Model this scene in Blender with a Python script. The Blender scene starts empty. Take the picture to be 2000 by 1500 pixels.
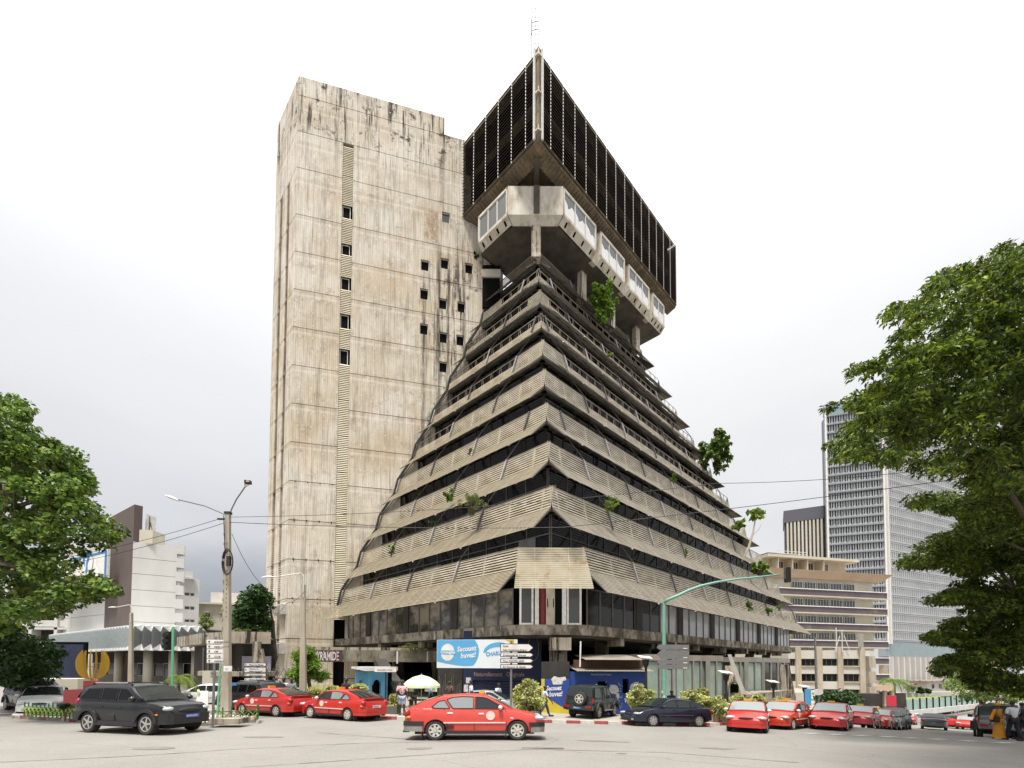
import bpy, bmesh, math, random
import numpy as np
from mathutils import Vector, Matrix
from math import sin, cos, pi, radians as R, sqrt, atan2, hypot
random.seed(7); rng = np.random.default_rng(7)
S = bpy.context.scene; COL = S.collection
# ---------------------------------------------------------------- camera
F, TH, RO, CY = 899.856, .03873, .00446, 1263.87      # focal length and optical axis in photograph pixels (2000 wide)
_rt = Vector((1,0,0)); _up = Vector((0,-sin(TH),cos(TH))); _fw = Vector((0,cos(TH),sin(TH)))
CR = cos(RO)*_rt + sin(RO)*_up; CU = -sin(RO)*_rt + cos(RO)*_up
cam = bpy.data.cameras.new('camera'); camo = bpy.data.objects.new('camera', cam); COL.objects.link(camo)
camo.matrix_world = Matrix((( CR.x,CU.x,-_fw.x,0),(CR.y,CU.y,-_fw.y,0),(CR.z,CU.z,-_fw.z,0),(0,0,0,1)))
cam.sensor_width = 36; cam.lens = F/2000*36; cam.shift_y = (CY-750)/2000; cam.clip_start = .1; cam.clip_end = 3000
S.camera = camo
# ---------------------------------------------------------------- sky and sun
SUN_EL, SUN_AZ = R(71), R(198)      # azimuth from +Y clockwise: behind the camera, a little to the left
W = bpy.data.worlds.new('World'); S.world = W; W.use_nodes = True
nt = W.node_tree; nt.nodes.clear(); N = nt.nodes.new; LK = nt.links.new
out = N('ShaderNodeOutputWorld'); bg = N('ShaderNodeBackground'); LK(bg.outputs[0], out.inputs[0])
sky = N('ShaderNodeTexSky'); sky.sky_type = 'NISHITA'; sky.sun_disc = False; sky.sun_elevation = SUN_EL; sky.sun_rotation = SUN_AZ
sky.air_density = 1; sky.dust_density = 3
tc = N('ShaderNodeTexCoord'); sep = N('ShaderNodeSeparateXYZ'); LK(tc.outputs['Generated'], sep.inputs[0])
mp = N('ShaderNodeMapping'); mp.inputs['Scale'].default_value = (1,1,2.6); LK(tc.outputs['Generated'], mp.inputs[0])
nz = N('ShaderNodeTexNoise'); nz.inputs['Scale'].default_value = 1.9; nz.inputs['Detail'].default_value = 7; nz.inputs['Roughness'].default_value = .5; LK(mp.outputs[0], nz.inputs[0])
def mth(op, a, b=None, c=None, clamp=False):
    m = N('ShaderNodeMath'); m.operation = op; m.use_clamp = clamp
    for i, v in enumerate((a, b, c)):
        if v is None: continue
        if isinstance(v, (int, float)): m.inputs[i].default_value = v
        else: LK(v, m.inputs[i])
    return m.outputs[0]
# cloud deck: whiter and brighter overhead, slate-blue storm cloud low down on the left of the street, noise all over
el = sep.outputs['Z']
ramp = N('ShaderNodeValToRGB'); LK(mth('ADD', el, mth('MULTIPLY', mth('SUBTRACT', nz.outputs[0], .5), .30)), ramp.inputs[0])
cr = ramp.color_ramp; cr.elements[0].position = .0; cr.elements[0].color = (.23,.24,.285,1); cr.elements[1].position = 1; cr.elements[1].color = (1,1,1,1)
for p, c in ((.10,(.33,.345,.39)),(.17,(.47,.48,.515)),(.25,(.70,.705,.725)),(.40,(.84,.845,.855)),(.60,(.965,.965,.97)),(.70,(1,1,1))):
    e = cr.elements.new(p); e.color = (*c,1)
east = mth('MULTIPLY', mth('ADD', sep.outputs['X'], .28, clamp=True), 1.6, clamp=True)       # the deck thins to the right of the storm
mixr = N('ShaderNodeMixRGB'); LK(mth('MULTIPLY', east, .92), mixr.inputs[0]); LK(ramp.outputs[0], mixr.inputs[1]); 
ramp2 = N('ShaderNodeValToRGB'); LK(mth('ADD', el, mth('MULTIPLY', mth('SUBTRACT', nz.outputs[0], .5), .55)), ramp2.inputs[0]); c2_ = ramp2.color_ramp
c2_.elements[0].position = 0; c2_.elements[0].color = (.76,.765,.775,1); c2_.elements[1].position = .66; c2_.elements[1].color = (1,1,1,1)
for p, c in ((.22,(.80,.803,.81)),(.38,(.87,.87,.875)),(.50,(.94,.94,.94))): e = c2_.elements.new(p); e.color = (*c,1)
LK(ramp2.outputs[0], mixr.inputs[2])
mul = N('ShaderNodeVectorMath'); mul.operation = 'SCALE'; LK(mixr.outputs[0], mul.inputs[0])
LK(mth('ADD', 3.42, mth('MULTIPLY', mth('POWER', mth('MAXIMUM', el, 0), 6), 9.5)), mul.inputs['Scale'])
mx = N('ShaderNodeMixRGB'); mx.inputs[0].default_value = .95; LK(sky.outputs[0], mx.inputs[1]); LK(mul.outputs[0], mx.inputs[2])
LK(mx.outputs[0], bg.inputs[0]); bg.inputs[1].default_value = .085
sd = bpy.data.lights.new('sun', 'SUN'); sd.energy = 1.5; sd.angle = R(10); sd.color = (1,.955,.88)
so = bpy.data.objects.new('sun', sd); COL.objects.link(so); so.location = (0,-20,60)
so.rotation_euler = Vector((sin(SUN_AZ)*cos(SUN_EL), cos(SUN_AZ)*cos(SUN_EL), sin(SUN_EL))).to_track_quat('Z','Y').to_euler()
S.view_settings.view_transform = 'Standard'; S.view_settings.look = 'None'; S.view_settings.gamma = 1
S.view_settings.exposure = 1.78; S.view_settings.use_curve_mapping = False
S.render.engine = 'CYCLES'; S.cycles.max_bounces = 6; S.cycles.transparent_max_bounces = 12
S.render.resolution_x = 1024; S.render.resolution_y = 768
# ---------------------------------------------------------------- helpers
def ray(px, py):
    d = _fw*F + CR*(px-1000) - CU*(py-CY); return d/d.y
def at(px, py, Y): return ray(px, py)*Y                 # the point of the place at depth Y seen at that spot of the photograph
def sst(x): x = max(0., min(1., x)); return x*x*(3-2*x)
def G(x, y):                                            # street level under (x, y); the camera stands at height 0
    yy = y if y < 24 else 24 + 6*(1-math.exp(-(y-24)/12))
    t_ = min(1., max(0., -x/8)); hb = (1-t_)*(2.25 + .062*(yy-13.8)) + t_*(2.34 + .03*(yy-14)) + (.027*min(x,26) if x > 0 else 0)
    q = (x+y)*.7071
    if q > 33:
        m = sst((x-y+30)/13); e = .075*(q-33) if q < 140 else 8.0
        hb += m*e
    return -hb
def gi(px, py, dz=0):                                   # where the line of sight meets the street
    r = ray(px, py); lo = 3.; Y = 3.
    while Y < 400:
        p = r*Y
        if p.z < G(p.x, p.y)+dz: break
        lo = Y; Y *= 1.03
    hi = Y
    for _ in range(25):
        m = (lo+hi)/2; p = r*m
        if p.z < G(p.x, p.y)+dz: hi = m
        else: lo = m
    p = r*lo; p.z = G(p.x, p.y)+dz; return p
# ---------------------------------------------------------------- materials
MATS = {}
def nodes(name):
    m = bpy.data.materials.new(name); m.use_nodes = True; MATS[name] = m
    t = m.node_tree; b = t.nodes['Principled BSDF']; return m, t, b
def setp(b, **k):
    for a, v in k.items():
        a = a.replace('_', ' ')
        if a in b.inputs: b.inputs[a].default_value = v
def mat(name, c, rough=.7, c2=None, scale=3., stretch=(1,1,1), bump=0., metal=0., c3=None, t3=.62, sc3=.6, st3=(1,1,1), spec=.5, coat=0, lo=.3, hi=.7, bscale=None):
    if name in MATS: return MATS[name]
    m, t, b = nodes(name); setp(b, Roughness=rough, Metallic=metal, Specular_IOR_Level=spec, Coat_Weight=coat)
    n = t.nodes.new; l = t.links.new
    if c2 is None: c2 = tuple(x*.82 for x in c)
    tcx = n('ShaderNodeTexCoord'); mpx = n('ShaderNodeMapping'); mpx.inputs['Scale'].default_value = stretch; l(tcx.outputs['Object'], mpx.inputs[0])
    no = n('ShaderNodeTexNoise'); no.inputs['Scale'].default_value = scale; no.inputs['Detail'].default_value = 6; no.inputs['Roughness'].default_value = .6; l(mpx.outputs[0], no.inputs[0])
    ra = n('ShaderNodeValToRGB'); l(no.outputs[0], ra.inputs[0]); e = ra.color_ramp.elements
    e[0].position = lo; e[0].color = (*c2,1); e[1].position = hi; e[1].color = (*c,1)
    col = ra.outputs[0]
    if c3 is not None:
        m3 = n('ShaderNodeMapping'); m3.inputs['Scale'].default_value = st3; l(tcx.outputs['Object'], m3.inputs[0])
        n3 = n('ShaderNodeTexNoise'); n3.inputs['Scale'].default_value = sc3; n3.inputs['Detail'].default_value = 8; n3.inputs['Roughness'].default_value = .68; l(m3.outputs[0], n3.inputs[0])
        r3 = n('ShaderNodeValToRGB'); l(n3.outputs[0], r3.inputs[0]); e = r3.color_ramp.elements
        e[0].position = t3-.08; e[0].color = (0,0,0,1); e[1].position = t3+.1; e[1].color = (1,1,1,1)
        mm = n('ShaderNodeMixRGB'); l(r3.outputs[0], mm.inputs[0]); l(col, mm.inputs[1]); mm.inputs[2].default_value = (*c3,1); col = mm.outputs[0]
    l(col, b.inputs['Base Color'])
    if bump:
        nb = n('ShaderNodeTexNoise'); nb.inputs['Scale'].default_value = bscale or scale*6; nb.inputs['Detail'].default_value = 8; l(mpx.outputs[0], nb.inputs[0])
        bp = n('ShaderNodeBump'); bp.inputs['Strength'].default_value = bump; bp.inputs['Distance'].default_value = .02; l(nb.outputs[0], bp.inputs['Height']); l(bp.outputs[0], b.inputs['Normal'])
    return m
def plain(name, c, rough=.6, metal=0., spec=.5, coat=0., alpha=None, trans=0.):
    if name in MATS: return MATS[name]
    m, t, b = nodes(name); setp(b, Base_Color=(*c,1), Roughness=rough, Metallic=metal, Specular_IOR_Level=spec, Coat_Weight=coat, Transmission_Weight=trans)
    if alpha is not None: b.inputs['Alpha'].default_value = alpha
    return m
# board-marked concrete: upright plank impressions, rain streaks from each joint, mould, pale tie-hole plugs
def tower_mat(name, base, dirt, mould, planks=True, amount=.5):
    m, t, b = nodes(name); setp(b, Roughness=.88, Specular_IOR_Level=.25); n = t.nodes.new; l = t.links.new
    tcx = n('ShaderNodeTexCoord'); P = tcx.outputs['Object']; sx = n('ShaderNodeSeparateXYZ'); l(P, sx.inputs[0])
    def M(op, a, b_=None, clamp=False):
        q = n('ShaderNodeMath'); q.operation = op; q.use_clamp = clamp
        for i, v in enumerate((a, b_)):
            if v is None: continue
            if isinstance(v, (int, float)): q.inputs[i].default_value = v
            else: l(v, q.inputs[i])
        return q.outputs[0]
    def NZ(st, sc, det=6, ro=.6):
        a = n('ShaderNodeMapping'); a.inputs['Scale'].default_value = st; l(P, a.inputs[0])
        q = n('ShaderNodeTexNoise'); q.inputs['Scale'].default_value = sc; q.inputs['Detail'].default_value = det; q.inputs['Roughness'].default_value = ro; l(a.outputs[0], q.inputs[0]); return q.outputs[0]
    def MIX(f, a, bcol):
        q = n('ShaderNodeMixRGB'); l(f, q.inputs[0])
        if isinstance(a, tuple): q.inputs[1].default_value = (*a,1)
        else: l(a, q.inputs[1])
        q.inputs[2].default_value = (*bcol,1); return q.outputs[0]
    def ST(v, a, bb): return M('MULTIPLY', M('SUBTRACT', v, a), 1/(bb-a), True)
    col = MIX(ST(NZ((1,1,1),.22,8,.62), .42,.66), base, tuple(x*y for x, y in zip(base,(.80,.73,.62))))
    col = MIX(M('MULTIPLY', ST(NZ((.5,.5,.35),.5,5), .60,.70), .30), col, (base[0]*.95,base[1]*.66,base[2]*.5))
    wn = n('ShaderNodeTexWhiteNoise'); wn.noise_dimensions = '2D'; cb = n('ShaderNodeCombineXYZ')
    l(M('FLOOR', M('MULTIPLY', sx.outputs['X'], 5.2)), cb.inputs[0]); l(M('FLOOR', M('MULTIPLY', sx.outputs['Z'], 1/4.0925)), cb.inputs[1]); l(cb.outputs[0], wn.inputs['Vector'])
    fr = M('FRACT', M('MULTIPLY', sx.outputs['X'], 5.2))
    if planks:
        col = MIX(M('MULTIPLY', wn.outputs[0], .34), col, tuple(x*.62 for x in base))
        col = MIX(M('MULTIPLY', M('LESS_THAN', fr, .16), M('ADD', .18, M('MULTIPLY', NZ((1,1,.5),1.2), .4))), col, tuple(x*.36 for x in base))
    col = MIX(M('MULTIPLY', ST(NZ((5,5,.16),1.1,8,.7), .53,.68), .70), col, dirt)
    col = MIX(M('MULTIPLY', ST(NZ((.9,.9,.7),.55,9,.75), .50,.64), .38), col, (.36,.29,.19))                    # fine rain streaks
    zf = M('FRACT', M('MULTIPLY', M('ADD', sx.outputs['Z'], -5.70), 1/4.0925))
    col = MIX(M('MULTIPLY', M('MULTIPLY', ST(zf, .55, 1.), ST(NZ((2.5,2.5,.3),.8,7,.7), .44,.62)), .55), col, dirt)
    col = MIX(M('MULTIPLY', M('MULTIPLY', ST(zf, .80, .86), M('LESS_THAN', zf, .9)), .25), col, tuple(min(1,x*1.25) for x in base))
    # mould: strong on the right-hand third below the roof box and under the parapet
    reg = M('ADD', M('MULTIPLY', M('MULTIPLY', ST(sx.outputs['X'], -13.5, -7.5), ST(sx.outputs['Z'], 54, 46)), 1.0), M('MULTIPLY', ST(sx.outputs['Z'], 59, 63), 1.1), True)
    reg = M('ADD', reg, .30, True)
    col = MIX(M('MULTIPLY', M('MULTIPLY', ST(NZ((3.2,3.2,.22),.75,8,.72), .51,.60), reg), amount), col, mould)
    col = MIX(M('MULTIPLY', M('MULTIPLY', ST(NZ((.8,.8,.9),.9,9,.75), .555,.64), reg), amount), col, mould)
    def BOX(x0, x1, z0, z1, e=.12, ez=1.5): return M('MULTIPLY', M('MULTIPLY', ST(sx.outputs['X'], x0-e, x0+e), ST(sx.outputs['X'], x1+e, x1-e)), M('MULTIPLY', ST(sx.outputs['Z'], z0-ez, z0+ez), ST(sx.outputs['Z'], z1+ez, z1-ez)))
    for q in ((-11.25,-10.75,12,49),(-12.75,-12.4,14,47),(-12.1,-11.9,5,30),(-8.4,-8.05,38,49),(-10.1,-9.8,36,49)):
        col = MIX(M('MULTIPLY', M('MULTIPLY', BOX(*q), ST(NZ((4,4,.35),.9,7,.7), .36,.56)), amount*.9), col, mould)
    col = MIX(M('MULTIPLY', BOX(-12.7,-11.1,51.2,54.6,.1,.3), ST(NZ((2,2,1),1.5,6,.7), .36,.6)), col, (base[0]*.50,base[1]*.36,base[2]*.25))
    for q in ((-22.5,-20.4,52,56.5,.6,.6),(-18.5,-14,44,47.5,.8,.8),(-21.5,-20,40,43,.6,.6),(-17,-14.5,24,29,.9,1),(-24.8,-23.4,23,27,.5,.8),(-18.5,-16,12,16,.8,1)):
        col = MIX(M('MULTIPLY', M('MULTIPLY', BOX(*q), ST(NZ((1.4,1.4,.8),1.0,7,.7), .40,.62)), .55), col, tuple(x*y for x, y in zip(base,(.72,.56,.42))))
    # tie-hole plugs
    dx = M('SUBTRACT', M('FRACT', M('MULTIPLY', sx.outputs['X'], .82)), .5); dz = M('SUBTRACT', M('FRACT', M('MULTIPLY', sx.outputs['Z'], .733)), .5)
    dd = M('ADD', M('MULTIPLY', M('MULTIPLY', dx, dx), 1.49), M('MULTIPLY', M('MULTIPLY', dz, dz), 1.86))
    if planks: col = MIX(M('MULTIPLY', M('LESS_THAN', dd, .0052), .75), col, (.72,.68,.60))
    l(col, b.inputs['Base Color'])
    bp = n('ShaderNodeBump'); bp.inputs['Strength'].default_value = .6; bp.inputs['Distance'].default_value = .03
    hgt = M('ADD', M('MULTIPLY', NZ((1,1,1),4,8), .6), M('MULTIPLY', M('GREATER_THAN', fr, .16), .8 if planks else 0)); l(hgt, bp.inputs['Height']); l(bp.outputs[0], b.inputs['Normal'])
    return m
# ---------------------------------------------------------------- mesh building
OFF = {}
def off(o): return OFF.get(o.name, Vector((0,0,0))) if o else Vector((0,0,0))
def tag(o, label=None, cat=None, group=None, kind=None):
    if label: o['label'] = label
    if cat: o['category'] = cat
    if group: o['group'] = group
    if kind: o['kind'] = kind
    return o
def thing(name, label, cat, loc=(0,0,0), group=None, rz=0):
    o = bpy.data.objects.new(name, None); COL.objects.link(o); o.empty_display_size = .2
    o.location = loc; o.rotation_euler = (0,0,rz); OFF[o.name] = Vector(loc); return tag(o, label, cat, group)
class MB:
    def __init__(s): s.v = []; s.f = []; s.m = []
    def add(s, vs, fs, mi=0):
        b = len(s.v); s.v += [tuple(v) for v in vs]; s.f += [tuple(i+b for i in f) for f in fs]; s.m += [mi]*len(fs); return s
    def hexa(s, p, mi=0):                      # 8 points: bottom ring, top ring
        return s.add(p, [(3,2,1,0),(4,5,6,7),(0,1,5,4),(1,2,6,5),(2,3,7,6),(3,0,4,7)], mi)
    def box(s, c, d, rz=0, mi=0):
        c = Vector(c); x, y, z = d[0]/2, d[1]/2, d[2]/2; a, b = cos(rz), sin(rz)
        return s.hexa([(c.x+a*i-b*j, c.y+b*i+a*j, c.z+k) for k in (-z,z) for i, j in ((-x,-y),(x,-y),(x,y),(-x,y))], mi)
    def bar(s, p, q, w, h=None, up=(0,0,1), mi=0):
        p, q = Vector(p), Vector(q); d = (q-p).normalized(); u = Vector(up)
        a = d.cross(u)
        if a.length < 1e-4: a = d.cross(Vector((1,0,0)))
        a.normalize(); b = a.cross(d).normalized(); h = h or w; a = a*w/2; b = b*h/2
        return s.hexa([p-a-b, p+a-b, q+a-b, q-a-b, p-a+b, p+a+b, q+a+b, q-a+b], mi)
    def prism(s, poly, z0, z1, mi=0):          # polygon counter-clockwise seen from above
        n = len(poly); f = lambda z: [(p[0], p[1], z if not callable(z) else z(p[0], p[1])) for p in poly]
        return s.add(f(z0)+f(z1), [tuple(range(n-1,-1,-1)), tuple(range(n,2*n))]+[(i,(i+1)%n,n+(i+1)%n,n+i) for i in range(n)], mi)
    def extrude(s, poly3, d, mi=0):            # planar polygon of 3-D points pushed along d
        n = len(poly3); d = Vector(d); a = [Vector(p) for p in poly3]
        return s.add(a+[p+d for p in a], [tuple(range(n-1,-1,-1)), tuple(range(n,2*n))]+[(i,(i+1)%n,n+(i+1)%n,n+i) for i in range(n)], mi)
    def tube(s, pts, r, k=8, mi=0, cap=True):
        pts = [Vector(p) for p in pts]; n = len(pts); rs = r if isinstance(r, (list, tuple)) else [r]*n; vs = []
        for i, p in enumerate(pts):
            d = (pts[min(i+1,n-1)]-pts[max(i-1,0)]); d = d.normalized() if d.length > 1e-9 else Vector((0,0,1))
            a = d.cross(Vector((0,0,1)));
            if a.length < .05: a = d.cross(Vector((1,0,0)))
            a.normalize(); b = d.cross(a)
            vs += [p+(a*cos(2*pi*j/k)+b*sin(2*pi*j/k))*rs[i] for j in range(k)]
        fs = [(i*k+j, i*k+(j+1)%k, (i+1)*k+(j+1)%k, (i+1)*k+j) for i in range(n-1) for j in range(k)]
        if cap: fs += [tuple(range(k-1,-1,-1)), tuple(range((n-1)*k, n*k))]
        return s.add(vs, fs, mi)
    def lathe(s, prof, c, k=20, axis='z', mi=0):   # prof: (radius, height) list
        c = Vector(c); vs = []
        for r, h in prof:
            for j in range(k):
                a = 2*pi*j/k; u, v = r*cos(a), r*sin(a)
                vs.append(c+Vector((u,v,h) if axis == 'z' else (u,h,v)))
        n = len(prof)
        return s.add(vs, [(i*k+j, i*k+(j+1)%k, (i+1)*k+(j+1)%k, (i+1)*k+j) for i in range(n-1) for j in range(k)]+[tuple(range(k-1,-1,-1)), tuple(range((n-1)*k,n*k))], mi)
    def mesh(s, name, mats, o=Vector((0,0,0)), smooth=False):
        me = bpy.data.meshes.new(name); me.from_pydata([(v[0]-o.x, v[1]-o.y, v[2]-o.z) for v in s.v], [], s.f)
        for m in (mats if isinstance(mats, (list, tuple)) else [mats]): me.materials.append(m)
        if any(s.m): me.polygons.foreach_set('material_index', s.m)
        bm = bmesh.new(); bm.from_mesh(me); bmesh.ops.recalc_face_normals(bm, faces=bm.faces); bm.to_mesh(me); bm.free()
        if smooth: me.shade_smooth()
        me.update(); return me
    def build(s, name, mats, parent=None, smooth=False, kind=None, label=None, cat=None, group=None, auto=None):
        me = s.mesh(name, mats, off(parent), smooth or auto is not None)
        if auto is not None: me.set_sharp_from_angle(angle=R(auto))
        o = bpy.data.objects.new(name, me); COL.objects.link(o)
        if parent: o.parent = parent; OFF[o.name] = off(parent)
        return tag(o, label, cat, group, kind)
def inst(name, me, parent, loc=(0,0,0), rz=0, label=None):      # another object on shared mesh data
    o = bpy.data.objects.new(name, me); COL.objects.link(o); o.location = Vector(loc)-off(parent); o.rotation_euler = (0,0,rz); o.parent = parent
    if label: o['label'] = label
    return o
def clone(root, loc, rz, label=None, group=None, scale=None, paint=None):
    def cp(o, par):
        c = o.copy(); COL.objects.link(c)
        if par: c.parent = par; c.matrix_parent_inverse = o.matrix_parent_inverse.copy()
        for ch in o.children: cp(ch, c)
        if paint and o.type == 'MESH' and o.material_slots and o.material_slots[0].material and o.material_slots[0].material.name in paint:
            c.material_slots[0].link = 'OBJECT'; c.material_slots[0].material = paint[o.material_slots[0].material.name]
        return c
    r = cp(root, None); r.location = loc; r.rotation_euler = (0,0,rz)
    if scale: r.scale = (scale,)*3
    if label: r['label'] = label
    if group: r['group'] = group
    OFF[r.name] = Vector(loc); return r
def text(s, size, p, xdir, updir, m, parent, name='lettering', ext=.01, align='LEFT', shear=0, width=1., bold=0.):
    cu = bpy.data.curves.new('t', 'FONT'); cu.body = s; cu.size = size; cu.extrude = ext; cu.align_x = align; cu.align_y = 'BOTTOM_BASELINE'; cu.shear = shear; cu.resolution_u = 2; cu.offset = bold
    to = bpy.data.objects.new('t', cu); COL.objects.link(to)
    me = bpy.data.meshes.new_from_object(to.evaluated_get(bpy.context.evaluated_depsgraph_get())); bpy.data.objects.remove(to)
    X = Vector(xdir).normalized(); U = Vector(updir).normalized(); Z = X.cross(U)
    me.transform(Matrix(((X.x*width,U.x,Z.x,0),(X.y*width,U.y,Z.y,0),(X.z*width,U.z,Z.z,0),(0,0,0,1))))
    me.materials.clear(); me.materials.append(m)
    o = bpy.data.objects.new(name, me); COL.objects.link(o); o.location = Vector(p)-off(parent)
    if parent: o.parent = parent
    return o
def holewall(mb, O, t, n, u0, u1, z0, z1, holes, depth=.35, back=.5, mi=0):
    """upright slab from u0..u1 along t, z0..z1, its face at O, holes (u0,u1,z0,z1) cut clean through with reveals"""
    O, t, n = Vector(O), Vector(t), Vector(n); pt = lambda u, z, d=0.: O+t*u-n*d+Vector((0,0,z))
    hs = [(max(a,u0), min(b,u1), max(c,z0), min(d,z1)) for a, b, c, d in holes if a < u1 and b > u0 and c < z1 and d > z0]
    us = sorted({u0,u1}|{h[0] for h in hs}|{h[1] for h in hs}); zs = sorted({z0,z1}|{h[2] for h in hs}|{h[3] for h in hs})
    for i in range(len(us)-1):
        for j in range(len(zs)-1):
            cu, cz = (us[i]+us[i+1])/2, (zs[j]+zs[j+1])/2
            if any(h[0] < cu < h[1] and h[2] < cz < h[3] for h in hs): continue
            mb.add([pt(us[i],zs[j]), pt(us[i+1],zs[j]), pt(us[i+1],zs[j+1]), pt(us[i],zs[j+1])], [(0,1,2,3)], mi)
    def rim(a, b, c, d, dep):
        A = [pt(a,c), pt(b,c), pt(b,d), pt(a,d)]; B = [pt(a,c,dep), pt(b,c,dep), pt(b,d,dep), pt(a,d,dep)]
        mb.add(A+B, [(0,1,5,4),(1,2,6,5),(2,3,7,6),(3,0,4,7)], mi)
    rim(u0,u1,z0,z1,back)
    for h in hs: rim(*h, depth)
def window(parent, O, t, n, a, b, c, d, fm, gm, dep=.2, fw=.07, name='window', mull=0, open_=False):
    O, t, n = Vector(O), Vector(t), Vector(n); pt = lambda u, z, q: O+t*u-n*q+Vector((0,0,z)); m = MB()
    def bx(u0,u1,z0,z1): m.hexa([pt(u0,z0,dep),pt(u1,z0,dep),pt(u1,z0,dep-.08),pt(u0,z0,dep-.08),pt(u0,z1,dep),pt(u1,z1,dep),pt(u1,z1,dep-.08),pt(u0,z1,dep-.08)])
    bx(a,b,c,c+fw); bx(a,b,d-fw,d); bx(a,a+fw,c+fw,d-fw); bx(b-fw,b,c+fw,d-fw)
    for i in range(mull): u = a+(b-a)*(i+1)/(mull+1); bx(u-fw/2,u+fw/2,c+fw,d-fw)
    w = m.build(name, fm, parent)
    g = MB().add([pt(a+fw,c+fw,dep-.03),pt(b-fw,c+fw,dep-.03),pt(b-fw,d-fw,dep-.03),pt(a+fw,d-fw,dep-.03)], [(0,1,2,3)])
    if not open_: g.build('pane', gm, w)
    return w
# ================================================================ materials
M_tower = tower_mat('board_marked_concrete', (.74,.68,.58), (.34,.27,.19), (.06,.05,.035), True, 1.)
M_stain = tower_mat('stained_concrete', (.40,.36,.30), (.14,.11,.075), (.035,.03,.022), False, 1.)
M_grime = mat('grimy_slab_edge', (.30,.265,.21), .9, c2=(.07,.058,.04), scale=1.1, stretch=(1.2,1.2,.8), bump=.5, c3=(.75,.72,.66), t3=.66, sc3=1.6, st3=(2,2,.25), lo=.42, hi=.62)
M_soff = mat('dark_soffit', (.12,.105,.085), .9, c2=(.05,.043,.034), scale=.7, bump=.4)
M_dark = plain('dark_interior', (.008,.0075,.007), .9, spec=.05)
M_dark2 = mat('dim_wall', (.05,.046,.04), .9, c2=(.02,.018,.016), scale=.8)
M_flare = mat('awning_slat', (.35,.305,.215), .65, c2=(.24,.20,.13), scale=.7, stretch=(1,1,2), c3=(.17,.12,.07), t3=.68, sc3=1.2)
M_flareR = mat('awning_slat_dim_side', (.33,.295,.235), .65, c2=(.23,.20,.155), scale=.7, stretch=(1,1,2), c3=(.17,.13,.09), t3=.68, sc3=1.2)  # right-face awning slats: weaker sun on that side put into the colour
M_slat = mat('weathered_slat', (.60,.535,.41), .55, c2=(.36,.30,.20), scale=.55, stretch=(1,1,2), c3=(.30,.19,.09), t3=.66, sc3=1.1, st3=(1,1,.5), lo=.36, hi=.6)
M_slatR = mat('weathered_slat_dim_side', (.52,.475,.385), .6, c2=(.33,.285,.21), scale=.6, stretch=(1,1,2), c3=(.24,.17,.10), t3=.70, sc3=1.0, st3=(1,1,.5), lo=.36, hi=.6)  # right-face copy of the weathered slat, its duller light put into the colour
M_slatC = mat('rusty_cream_slat', (.66,.60,.47), .5, c2=(.52,.45,.31), scale=.8, c3=(.36,.20,.075), t3=.64, sc3=1.0, st3=(1.2,1.2,1.0))
M_slatD = mat('grimy_slat', (.27,.235,.17), .7, c2=(.13,.11,.08), scale=1.2, stretch=(1,1,2))
M_strut = mat('strut_steel', (.13,.12,.13), .55, c2=(.07,.065,.07), scale=2)
M_strutw = mat('strut_steel_pale', (.46,.44,.46), .5, c2=(.25,.23,.24), scale=2)
M_rail = mat('rail_metal', (.46,.41,.31), .6, c2=(.22,.19,.14), scale=3)
M_glass = plain('dark_glass', (.007,.007,.007), .10, spec=.28)
M_glass2 = plain('grey_glass', (.055,.06,.058), .12, spec=.7)
M_glassG = mat('sea_green_glass', (.38,.47,.41), .12, c2=(.24,.33,.28), scale=.8)
M_wframe = mat('white_frame', (.70,.70,.68), .5, c2=(.5,.48,.44), scale=4)
M_greyfr = mat('grey_frame', (.13,.12,.105), .6, c2=(.07,.062,.055), scale=3)
M_brown = mat('dark_brown_slat', (.075,.052,.040), .6, c2=(.042,.030,.023), scale=1.5, stretch=(.4,.4,3), c3=(.10,.075,.05), t3=.70, sc3=.9)
M_white = mat('white_enamel', (.82,.81,.79), .5, c2=(.62,.58,.53), scale=2.)
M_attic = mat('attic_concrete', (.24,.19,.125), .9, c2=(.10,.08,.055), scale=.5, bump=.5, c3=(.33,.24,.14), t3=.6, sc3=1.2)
M_balc = mat('balcony_concrete', (.72,.68,.59), .8, c2=(.55,.50,.41), scale=.8, stretch=(1,1,.5), bump=.3, c3=(.34,.25,.15), t3=.57, sc3=.7, st3=(1,1,.3))
M_panelw = mat('white_panel', (.80,.80,.79), .5, c2=(.7,.7,.69), scale=1)
M_vent = mat('cream_vent_slat', (.68,.63,.49), .6, c2=(.54,.47,.32), scale=.5, stretch=(1,1,1))
# ================================================================ the pyramid building
B = thing('pyramid_building', 'stepped brown concrete building with louvred floors, blank tower and dark slatted box on top', 'building', (2.55,32,-3.1))
sa, ca = sin(R(44.8)), cos(R(44.8)); OX = Vector((2.55,0,0))
TL, NL = Vector((-ca,sa,0)), Vector((-sa,-ca,0)); TR, NR = Vector((sa,ca,0)), Vector((ca,-sa,0))
FACE = {'L': (TL,NL), 'R': (TR,NR)}; FH = 4.0925
def dk(k): return 30 + 2.2303*(k-2)
def zk(k): return 11.79 + FH*(k-2)                       # top of the parapet screen of storey k
def n0(f, k): return Vector((0,dk(k),0)).dot(FACE[f][1])
def s0(f, k): return Vector((0,dk(k),0)).dot(FACE[f][0])
def fp(f, s, n, z): t, q = FACE[f]; return OX+t*s+q*n+Vector((0,0,z))
WC = Vector((-23.08,46.93,0)); WT = Vector((.9705,.2411,0)); WN = Vector((.2411,-.9705,0))   # front wall of the tower
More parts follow.
